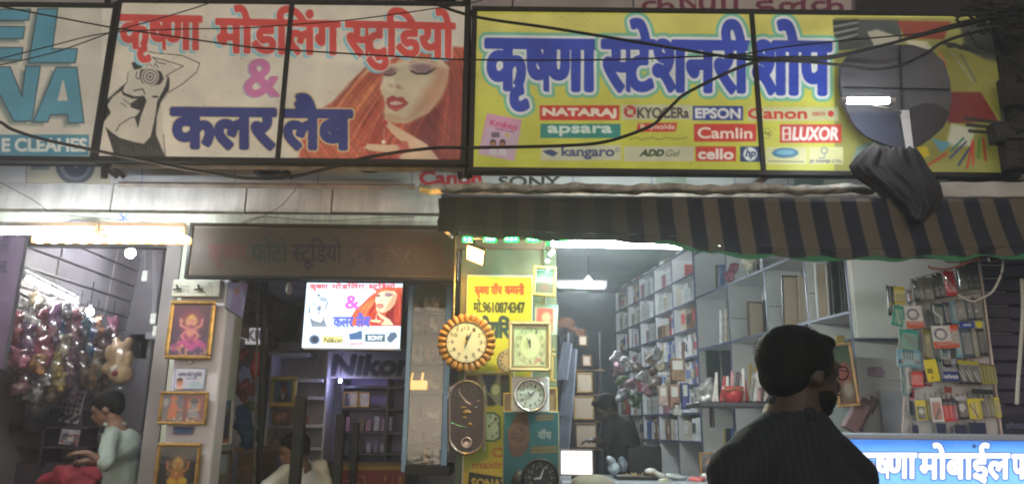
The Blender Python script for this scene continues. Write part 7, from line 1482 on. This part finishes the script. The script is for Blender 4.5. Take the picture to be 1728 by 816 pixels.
# loose wires and cables by the rack
wcab = mat('white_cable', (.62, .60, .58), .5, 0, .1, 6); rcab = mat('red_cable', (.45, .14, .10), .5)
cable('white looped cable hanging from the awning corner over the rack', [(1770, 418), (1700, 424), (1694, 434), (1690, 460), (1676, 490), (1656, 503), (1640, 508), (1618, 498)], .006, 3.9, wcab)
cable('white cable hanging down in front of the dark shutter', [(1724, 470), (1726, 520), (1722, 590), (1718, 640), (1716, 682)], .010, 4.1, wcab)
cable('red plastic tie stretched from the rack to the awning corner', [(1566, 448), (1572, 452), (1600, 453), (1640, 440), (1660, 428), (1694, 424)], .006, 3.9, rcab)
cable('second red tie hooked over the top of the rack', [(1594, 436), (1600, 442), (1640, 440), (1680, 426)], .004, 3.88, rcab)
cable('green cord dangling at the right edge under the awning', [(1745, 400), (1728, 420), (1718, 440)], .004, 3.9, mat('green_cord', (.04, .3, .12), .5))
t = thing('cable_clamp', 'pale cable clamp under the awning corner', 'clamp', P(1692, 430, 3.88)); pbox('clamp_body', 1688, 424, 1700, 436, 3.87, .02, mat('clamp_cream', (.5, .45, .35), .5), t, .004); pbox('clip', 1671, 433, 1687, 441, 3.89, .02, wood, t, .003)
# dark shutter at the right edge with faint lettering
SZ = P(1728, 600, 4.6)
t = thing('rolling_shutter', 'dark purple slatted shutter at the right edge of the shops', 'shutter', (3.2, 4.7, .13))
xs0 = P(1660, 600, 4.75).x; 
for k in range(34): MB().bbox(xs0, xs0+1.6, 4.75, 4.775, .14+k*.09, .14+k*.09+.083, .008).build('slat', mat('shutter_purple', (.055, .04, .085), .5, .2, .35, 5, .1), t)
MB().bbox(xs0-.04, xs0-.0, 4.72, 4.8, .13, 3.2, .004).build('guide_rail', dkl, t)
MB().bbox(xs0-.04, 3.95, 5.1, 5.2, .14, 3.0).build('backing', dkl, t)
c = pcanvas(1692, 700, 1780, 735, 4.7, (34, 34, 56)); c.text('shna', 1698, 711, 1732, 722, (104, 108, 140), .6, 0); c.line([(1700, 728), (1728, 729)], 1, (80, 84, 110))
t = thing('small_sign', 'dark blue sign with faint grey lettering at the right edge', 'sign', P(1715, 735, 4.7)); c.build('face', print_paper, t); pbox('board', 1690, 698, 1782, 737, 4.704, .02, dkl, t)
# ================================================================== BLUE LIGHT BOX COUNTER
LY = 3.75
t = thing('light_box_counter', 'glowing blue light box counter with white Hindi letters and a pale rail', 'light box', P(1600, 860, LY))
c = pcanvas(1425, 743, 1850, 900, LY, (62, 120, 200), 1.0)
c.grad(1425, 743, 1850, 900, (66, 120, 196), (70, 150, 240)); c.grad(1425, 743, 1850, 775, (50, 104, 190), (104, 176, 236))
for u_ in (1440, 1530, 1640, 1728): c.ell(u_, 806, 60, 40, (150, 208, 250), 60, .5)
LB = ((1.8, (50, 76, 150)),)
c.text('कृष्णा', 1440, 765, 1546, 805, (236, 242, 252), 2.2, 0, halos=LB); c.text('मोबाईल', 1552, 766, 1704, 806, (236, 242, 252), 2.2, 0, halos=LB); c.text('पार्ट', 1709, 767, 1770, 806, (236, 242, 252), 2.2, 0, halos=LB)
c.ell(1644, 752, 3.5, 3, (40, 60, 110), 2)
c.build('lit_face', print_mat('print_lightbox', .4, .6, .02), t)
x0, x1, z0, z1 = rect(1425, 743, 1850, 900, LY); MB().bbox(x0, x1, LY+.004, LY+.5, z0-.4, z1-.002, .01).build('box', mat('box_blue', (.1, .16, .3), .5), t)
MB().bbox(x0, x1, LY-.01, LY+.52, z1, z1+.032, .008).build('top_rail', mat('rail_white', (.50, .55, .68), .35, .1, .1, 5), t)
# ================================================================== PEOPLE
def head_parts(c, s=1., yaw=0., nod=0.):
    """skull, jaw, nose, ears for a head centred at c that looks along +X before turning"""
    R_ = Matrix.Rotation(yaw, 4, 'Z') @ Matrix.Rotation(nod, 4, 'Y'); c = Vector(c)
    def q(x, y, z): return c+R_ @ Vector((x*s, y*s, z*s))
    return [('e', q(-.012, 0, .028), (.096*s, .077*s, .088*s), R_), ('e', q(.030, 0, -.035), (.062*s, .058*s, .072*s), R_), ('e', q(.052, 0, -.082), (.036*s, .036*s, .026*s), R_), ('e', q(.045, 0, .02), (.052*s, .062*s, .06*s), R_),
            ('c', q(.088, 0, .012), q(.106, 0, -.024), .010*s, .015*s), ('e', q(.092, 0, -.056), (.016*s, .026*s, .009*s), R_), ('e', q(.086, 0, .032), (.020*s, .05*s, .010*s), R_),
            ('e', q(-.004, .078, -.008), (.020*s, .010*s, .032*s), R_), ('e', q(-.004, -.078, -.008), (.020*s, .010*s, .032*s), R_)], q, R_
def hand_parts(w, d, up, s=1.):
    """palm, four curled fingers of different length, thumb leaving the side"""
    w = Vector(w); d = Vector(d).normalized(); up = Vector(up).normalized(); side = d.cross(up).normalized(); up = side.cross(d)
    P_ = lambda a, b, c: w+d*a*s+side*b*s+up*c*s
    out = [('c', P_(0, 0, 0), P_(.03, 0, 0), .024*s, .026*s), ('e', P_(.05, .0, 0), (.045*s, .038*s, .020*s), Matrix([[*d, ], [*side], [*up]]).transposed().to_4x4())]
    for i, L in enumerate((.062, .072, .066, .052)):
        b = -.030+i*.020; a = P_(.085, b, 0); m_ = P_(.085+L*.5, b*1.1, -.012); e = P_(.085+L*.78, b*1.15, -.036); out += [('c', a, m_, .0098*s, .009*s), ('c', m_, e, .009*s, .0075*s)]
    out += [('c', P_(.03, -.034, 0), P_(.065, -.058, -.008), .012*s, .0105*s), ('c', P_(.065, -.058, -.008), P_(.092, -.060, -.024), .0105*s, .009*s)]
    return out
def eyes(q, R_, s, t):
    for sg in (-1, 1):
        o = MB().lathe((0, 0, 0), [(.001, -.010), (.008, -.006), (.0105, 0), (.008, .006), (.001, .010)], 12); M_ = Matrix.Translation(q(.082, sg*.031, .010)); MB().add([M_ @ (Vector(v)*s) for v in o.v], o.f).build('eye', mat('eye_dark', (.05, .04, .04), .2), t, smooth=True)
skin = mat('skin_brown', (.20, .105, .065), .55, 0, .15, 14, .08); skin_d = mat('skin_darkened', (.05, .028, .02), .55, 0, .15, 14, .08); hairm = mat('hair_black', (.006, .0055, .006), .7, 0, .4, 50, .4, spec=.15)  # shade on the foreground man is put into the deeper skin colour
# --- foreground man (seen from behind his right shoulder, face turned to the right)
hc = P(1353, 634, 1.95)
t = thing('person', 'man in a dark checked shirt and glasses close to the camera, looking right', 'person', (hc.x, 1.95, 0))
hp, q, R_ = head_parts(hc, .96, math.radians(14), math.radians(2))
zn = hc.z-.175; cx_ = hc.x-.022
nk = Vector((cx_-.005, 1.95, zn+.10)); ch = Vector((cx_-.0, 1.96, zn-.16)); pv = Vector((cx_, 1.97, zn-.52))
Ls, Rs = Vector((cx_-.175, 1.90, zn-.070)), Vector((cx_+.16, 2.04, zn-.078))
Le, Re = Ls+Vector((-.055, -.03, -.28)), Rs+Vector((.05, .03, -.28)); Lw, Rw = Le+Vector((.03, .12, -.22)), Re+Vector((-.03, .12, -.22))
body = hp+[('c', hc+Vector((-.02, 0, -.06)), nk+Vector((-.01, 0, -.05)), .066, .080), ('c', nk+Vector((0, 0, -.05)), ch, .07, .13), ('c', ch, pv, .12, .12), ('c', Ls, Le, .045, .036), ('c', Le, Lw, .034, .024), ('c', Rs, Re, .045, .036), ('c', Re, Rw, .034, .024),
    ('c', pv+Vector((-.08, 0, -.04)), Vector((cx_-.10, 1.96, .52)), .075, .055), ('c', Vector((cx_-.10, 1.96, .52)), Vector((cx_-.10, 2.0, .10)), .050, .036), ('c', pv+Vector((.08, 0, -.04)), Vector((cx_+.11, 1.98, .52)), .075, .055), ('c', Vector((cx_+.11, 1.98, .52)), Vector((cx_+.11, 2.02, .10)), .050, .036)]
body += hand_parts(Lw, (0.05, .1, -1), (1, 0, 0))+hand_parts(Rw, (-.05, .1, -1), (-1, 0, 0))
blobm('body', body, skin_d, t, .009, 5)
shm = bpy.data.materials.new('checked_shirt'); shm.use_nodes = True; n, l = shm.node_tree.nodes, shm.node_tree.links; b = n['Principled BSDF']; b.inputs['Roughness'].default_value = .85
tc = n.new('ShaderNodeTexCoord'); sx = n.new('ShaderNodeSeparateXYZ'); l.new(tc.outputs['Object'], sx.inputs[0])
nzw = n.new('ShaderNodeTexNoise'); nzw.inputs['Scale'].default_value = 6; l.new(tc.outputs['Object'], nzw.inputs[0])
def band(sock, per, lo):
    ad = n.new('ShaderNodeMath'); ad.operation = 'MULTIPLY_ADD'; l.new(nzw.outputs['Fac'], ad.inputs[0]); ad.inputs[1].default_value = .03; l.new(sock, ad.inputs[2])
    p_ = n.new('ShaderNodeMath'); p_.operation = 'PINGPONG'; p_.inputs[1].default_value = per; l.new(ad.outputs[0], p_.inputs[0]); r = n.new('ShaderNodeMapRange'); r.inputs[1].default_value = 0; r.inputs[2].default_value = per*.22; r.inputs[3].default_value = lo; r.inputs[4].default_value = 0; l.new(p_.outputs[0], r.inputs[0]); return r.outputs[0]
ba, bb_ = band(sx.outputs[0], .009, 1.), band(sx.outputs[2], .009, .25); mxx = n.new('ShaderNodeMath'); mxx.operation = 'MAXIMUM'; l.new(ba, mxx.inputs[0]); l.new(bb_, mxx.inputs[1])
cm = n.new('ShaderNodeMix'); cm.data_type = 'RGBA'; cm.inputs[6].default_value = (.006, .008, .016, 1); cm.inputs[7].default_value = (.022, .027, .042, 1); l.new(mxx.outputs[0], cm.inputs[0]); l.new(cm.outputs[2], b.inputs['Base Color'])
def offs(v, x=0, y=0, z=0): return v+Vector((x, y, z))
sh = blobm('shirt', [('c', offs(nk, z=-.035), offs(ch, z=-.0), .075, .15), ('c', ch, pv, .145, .145), ('e', (cx_-.01, 1.965, zn-.13), (.195, .12, .095)), ('c', offs(nk, z=-.045), Ls, .072, .074), ('c', offs(nk, z=-.045), Rs, .070, .072), ('c', Ls, Le, .070, .060), ('c', Rs, Re, .068, .058), ('e', (cx_, 1.96, zn-.25), (.185, .12, .14)), ('e', (cx_, 1.96, zn-.5), (.17, .13, .12))], shm, t, .010, 8)
warp(sh.data, .0035, 24)
blobm('collar', [('c', offs(nk, -.040, .01, .004), offs(nk, .045, .045, -.02), .030, .024), ('c', offs(nk, -.040, -.01, .004), offs(nk, .015, -.060, -.025), .030, .022), ('c', offs(nk, -.04, .03, .0), offs(nk, .03, .065, -.03), .02, .016)], shm, t, .007, 3)
blobm('trousers', [('c', offs(pv, -.08, 0, -.02), Vector((cx_-.10, 1.96, .52)), .10, .075), ('c', Vector((cx_-.10, 1.96, .52)), Vector((cx_-.10, 2.0, .06)), .072, .06), ('c', offs(pv, .08, 0, -.02), Vector((cx_+.11, 1.98, .52)), .10, .075), ('c', Vector((cx_+.11, 1.98, .52)), Vector((cx_+.11, 2.02, .06)), .072, .06), ('e', pv, (.15, .12, .12))], mat('trousers_dark', (.03, .03, .04), .8), t, .016, 6)
for sx_ in (-.10, .11): blobm('shoe', [('e', (cx_+sx_, 2.05, .04), (.045, .13, .04))], black_steel, t, .012, 3)
def hair(q, R_, s, t, m, extra=(), th=.012):
    o = blobm('hair', [('e', q(-.022, 0, .045), ((.094+th)*s, (.079+th)*s, (.080+th)*s), R_), ('e', q(-.055, 0, .0), (.060*s, .078*s, .065*s), R_), ('e', q(.045, 0, .092), (.052*s, .060*s, .026*s), R_)]+[('e', q(*e[0]), tuple(k*s for k in e[1]), R_) for e in extra], m, t, .008, 2)
    warp(o.data, .0008, 55); return o
ho = hair(q, R_, .98, t, hairm, [((-.06, 0, -.02), (.04, .066, .05)), ((-.02, 0, .075), (.095, .078, .045)), ((.052, 0, .092), (.045, .055, .020)), ((.01, .070, .03), (.03, .012, .045)), ((.01, -.070, .03), (.03, .012, .045))])
# stray tufts
tf = MB(); hr = random.Random(3)
for i in range(260):
    a, bz = hr.uniform(0, 2*math.pi), hr.uniform(.15, 1.45); p0 = q(-.018+.102*math.cos(bz)*math.cos(a), .086*math.cos(bz)*math.sin(a), .045+.088*math.sin(bz)); dv = (p0-q(-.01, 0, .02)).normalized()+Vector((hr.uniform(-.8, .8), hr.uniform(-.8, .8), hr.uniform(-1.3, -.3)))
    tf.tube([p0-dv*.004, p0+dv*.010, p0+dv*.016+Vector((0, 0, -.004))], .0010, 3, r1=.0003)
tag(tf.build('stray_hair', hairm, t), kind='stuff')
blobm('beard', [('e', q(.048, 0, -.086), (.033, .037, .022), R_), ('e', q(.03, .045, -.06), (.040, .014, .034), R_), ('e', q(.03, -.045, -.06), (.040, .014, .034), R_), ('e', q(.096, 0, -.044), (.010, .028, .006), R_)], hairm, t, .007, 2)
eyes(q, R_, 1., t)
gl = mat('spectacle_frame', (.03, .03, .03), .2, .5)
for sg in (-1, 1):
    MB().tube([q(.102+.0*k, sg*.034+.024*math.cos(k*math.pi/6), .012+.018*math.sin(k*math.pi/6)) for k in range(13)], .0018, 6).build('spectacle_rim', gl, t); MB().tube([q(.098, sg*.058, .016), q(.04, sg*.080, .014), q(-.01, sg*.086, .010)], .0016, 6).build('temple_arm', gl, t)
MB().tube([q(.104, -.010, .014), q(.108, 0, .017), q(.104, .010, .014)], .0016, 6).build('bridge', gl, t)
# --- shopkeeper in the toy shop, bending over his hands
hc = P(182, 690, 5.5); t = thing('person', 'man in a pale green shirt looking down inside the toy shop', 'person', (hc.x, 5.5, .14))
hp, q, R_ = head_parts(hc, 1.0, math.radians(192), math.radians(22))
nk = P(196, 720, 5.52); ch = P(203, 760, 5.55); pv = P(203, 850, 5.6); Ls, Rs = P(186, 738, 5.38), P(216, 736, 5.68); Le, Re = P(178, 782, 5.25), P(200, 790, 5.7); Lw, Rw = P(150, 765, 5.2), P(160, 778, 5.5)
fl_ = Vector((0, 0, .2))
legs = [('c', pv+Vector((0, -.08, 0)), Vector((pv.x, pv.y-.09, .6)), .075, .055), ('c', Vector((pv.x, pv.y-.09, .6)), Vector((pv.x+.02, pv.y-.09, .2)), .05, .036), ('c', pv+Vector((0, .08, 0)), Vector((pv.x, pv.y+.09, .6)), .075, .055), ('c', Vector((pv.x, pv.y+.09, .6)), Vector((pv.x+.02, pv.y+.09, .2)), .05, .036)]
blobm('body', hp+[('c', hc+Vector((.03, 0, -.05)), nk, .055, .058), ('c', nk, ch, .07, .12), ('c', ch, pv, .115, .12), ('c', Ls, Le, .045, .036), ('c', Le, Lw, .034, .024), ('c', Rs, Re, .045, .036), ('c', Re, Rw, .034, .024)]+legs+hand_parts(Lw, (-1, .1, .1), (0, 0, 1))+hand_parts(Rw, (-1, -.1, .1), (0, 0, 1)), skin, t, .010, 4)
shg = mat('pale_green_shirt', (.34, .42, .37), .8, 0, .12, 5, .2)
o = blobm('shirt', [('c', nk+Vector((0, 0, -.03)), ch, .07, .125), ('c', ch, pv, .122, .13), ('c', nk+Vector((0, 0, -.04)), Ls, .055, .06), ('c', nk+Vector((0, 0, -.04)), Rs, .055, .06), ('c', Ls, Le, .056, .054), ('c', Rs, Re, .056, .052), ('e', ch+Vector((.02, 0, .02)), (.125, .15, .14))], shg, t, .012, 6); warp(o.data, .005, 20, 2)
blobm('collar', [('c', nk+Vector((-.05, -.05, .02)), nk+Vector((.05, -.01, .02)), .02, .02), ('c', nk+Vector((-.05, .05, .02)), nk+Vector((.05, .01, .02)), .02, .02)], shg, t, .008, 3)
blobm('trousers', [(a[0], a[1], a[2], a[3]+.022, a[4]+.02) for a in legs], mat('trousers_dark', (.03, .03, .04), .8), t, .016, 5); hair(q, R_, 1., t, hairm, [((.07, 0, .085), (.04, .05, .02))]); eyes(q, R_, 1., t)
# --- seated man in the photo studio
hc = P(497, 760, 5.6); t = thing('person', 'man in a white shirt sitting low behind the tall black bar', 'person', (hc.x, 5.6, .14))
hp, q, R_ = head_parts(hc, 1.0, math.radians(215), math.radians(16))
nk = P(509, 786, 5.62); ch = P(513, 830, 5.65); pv = P(516, 930, 5.7); Ls, Rs = P(482, 798, 5.5), P(538, 790, 5.72); Le, Re = P(452, 822, 5.3), P(552, 842, 5.6); Lw, Rw = P(440, 860, 5.2), P(520, 880, 5.35)
legs = [('c', pv+Vector((-.08, 0, 0)), pv+Vector((-.12, -.40, .0)), .08, .06), ('c', pv+Vector((-.12, -.40, 0)), Vector((pv.x-.12, pv.y-.42, .2)), .052, .038), ('c', pv+Vector((.08, 0, 0)), pv+Vector((.10, -.40, .0)), .08, .06), ('c', pv+Vector((.10, -.40, 0)), Vector((pv.x+.10, pv.y-.42, .2)), .052, .038)]
blobm('body', hp+[('c', hc+Vector((.02, 0, -.05)), nk, .055, .058), ('c', nk, ch, .07, .12), ('c', ch, pv, .115, .12), ('c', Ls, Le, .045, .036), ('c', Le, Lw, .034, .024), ('c', Rs, Re, .045, .036), ('c', Re, Rw, .034, .024)]+legs+hand_parts(Lw, (-.4, -.6, -.3), (0, 0, 1))+hand_parts(Rw, (-.6, -.5, -.1), (0, 0, 1)), skin, t, .010, 4)
wsh = mat('white_shirt', (.60, .62, .62), .75, 0, .08, 6, .15)
o = blobm('shirt', [('c', nk+Vector((0, 0, -.03)), ch, .08, .145), ('c', ch, pv, .14, .145), ('c', nk+Vector((0, 0, -.05)), Ls, .06, .07), ('c', nk+Vector((0, 0, -.05)), Rs, .062, .072), ('c', Ls, Le, .068, .06), ('c', Rs, Re, .068, .06), ('e', ch+Vector((0, 0, .04)), (.17, .13, .14))], wsh, t, .012, 6); warp(o.data, .006, 18, 5)
blobm('collar', [('c', nk+Vector((-.06, -.02, .02)), nk+Vector((.0, -.06, -.02)), .02, .018), ('c', nk+Vector((.05, .0, .03)), nk+Vector((.0, -.06, -.02)), .02, .018)], wsh, t, .008, 3)
blobm('trousers', [(a[0], a[1], a[2], a[3]+.022, a[4]+.02) for a in legs], mat('trousers_dark', (.03, .03, .04), .8), t, .016, 5); hair(q, R_, 1., t, hairm); eyes(q, R_, 1., t)
st = thing('stool', 'plain wooden stool under the seated man', 'stool', (pv.x, pv.y, .14)); MB().bbox(pv.x-.18, pv.x+.18, pv.y-.18, pv.y+.18, pv.z-.17, pv.z-.13, .01).build('seat', wood, st)
for a in (-1, 1):
    for b_ in (-1, 1): MB().bbox(pv.x+a*.15-.02, pv.x+a*.15+.02, pv.y+b_*.15-.02, pv.y+b_*.15+.02, .14, pv.z-.17).build('leg', wood, st)
# --- man in black deep in the stationery shop
hc = P(1021, 690, 6.4); t = thing('person', 'man in black clothes working deep in the stationery shop', 'person', (hc.x, 6.4, .14))
hp, q, R_ = head_parts(hc, .95, math.radians(200), math.radians(28))
nk = P(1032, 704, 6.42); ch = P(1045, 730, 6.45); pv = P(1052, 790, 6.5); Ls, Rs = P(1030, 716, 6.3), P(1058, 712, 6.6); Le, Re = P(1024, 748, 6.2), P(1070, 748, 6.55); Lw, Rw = P(1008, 742, 6.1), P(1062, 776, 6.4)
legs = [('c', pv+Vector((-.08, 0, 0)), Vector((pv.x-.09, pv.y, .6)), .075, .055), ('c', Vector((pv.x-.09, pv.y, .6)), Vector((pv.x-.09, pv.y, .2)), .05, .036), ('c', pv+Vector((.08, 0, 0)), Vector((pv.x+.09, pv.y, .6)), .075, .055), ('c', Vector((pv.x+.09, pv.y, .6)), Vector((pv.x+.09, pv.y, .2)), .05, .036)]
blobm('body', hp+[('c', hc+Vector((.02, 0, -.05)), nk, .055, .058), ('c', nk, ch, .07, .12), ('c', ch, pv, .115, .12), ('c', Ls, Le, .045, .036), ('c', Le, Lw, .034, .024), ('c', Rs, Re, .045, .036), ('c', Re, Rw, .034, .024)]+legs+hand_parts(Lw, (-1, -.2, 0), (0, 0, 1))+hand_parts(Rw, (-.3, -.3, -1), (1, 0, 0)), skin_d, t, .012, 4)
bsh = mat('black_shirt', (.012, .012, .015), .8, 0, .3, 8, .2)
blobm('shirt', [('c', nk+Vector((0, 0, -.02)), ch, .08, .15), ('c', ch, pv, .15, .15), ('c', nk+Vector((0, 0, -.04)), Ls, .062, .072), ('c', nk+Vector((0, 0, -.04)), Rs, .062, .072), ('c', Ls, Le, .07, .06), ('c', Rs, Re, .07, .06), ('c', Re, Rw, .055, .045)], bsh, t, .014, 5)
blobm('trousers', [(a[0], a[1], a[2], a[3]+.022, a[4]+.02) for a in legs], mat('trousers_dark', (.03, .03, .04), .8), t, .018, 5); hair(q, R_, .95, t, hairm); eyes(q, R_, .95, t)
# ================================================================== HAZE (thin volume added to stand in for lens bloom round the lamps)
if HAZE:
    hb = MB().box(-33, 33, -27, 16, -1.2, 7.0).build('haze', None); tag(hb, kind='stuff')
    hm_ = bpy.data.materials.new('haze_air'); hm_.use_nodes = True; n = hm_.node_tree.nodes; n.remove(n['Principled BSDF']); v = n.new('ShaderNodeVolumePrincipled'); v.inputs['Density'].default_value = HAZE; v.inputs['Color'].default_value = (.85, .9, .95, 1); v.inputs['Anisotropy'].default_value = .5
    hm_.node_tree.links.new(v.outputs[0], n['Material Output'].inputs['Volume']); hb.data.materials.append(hm_)
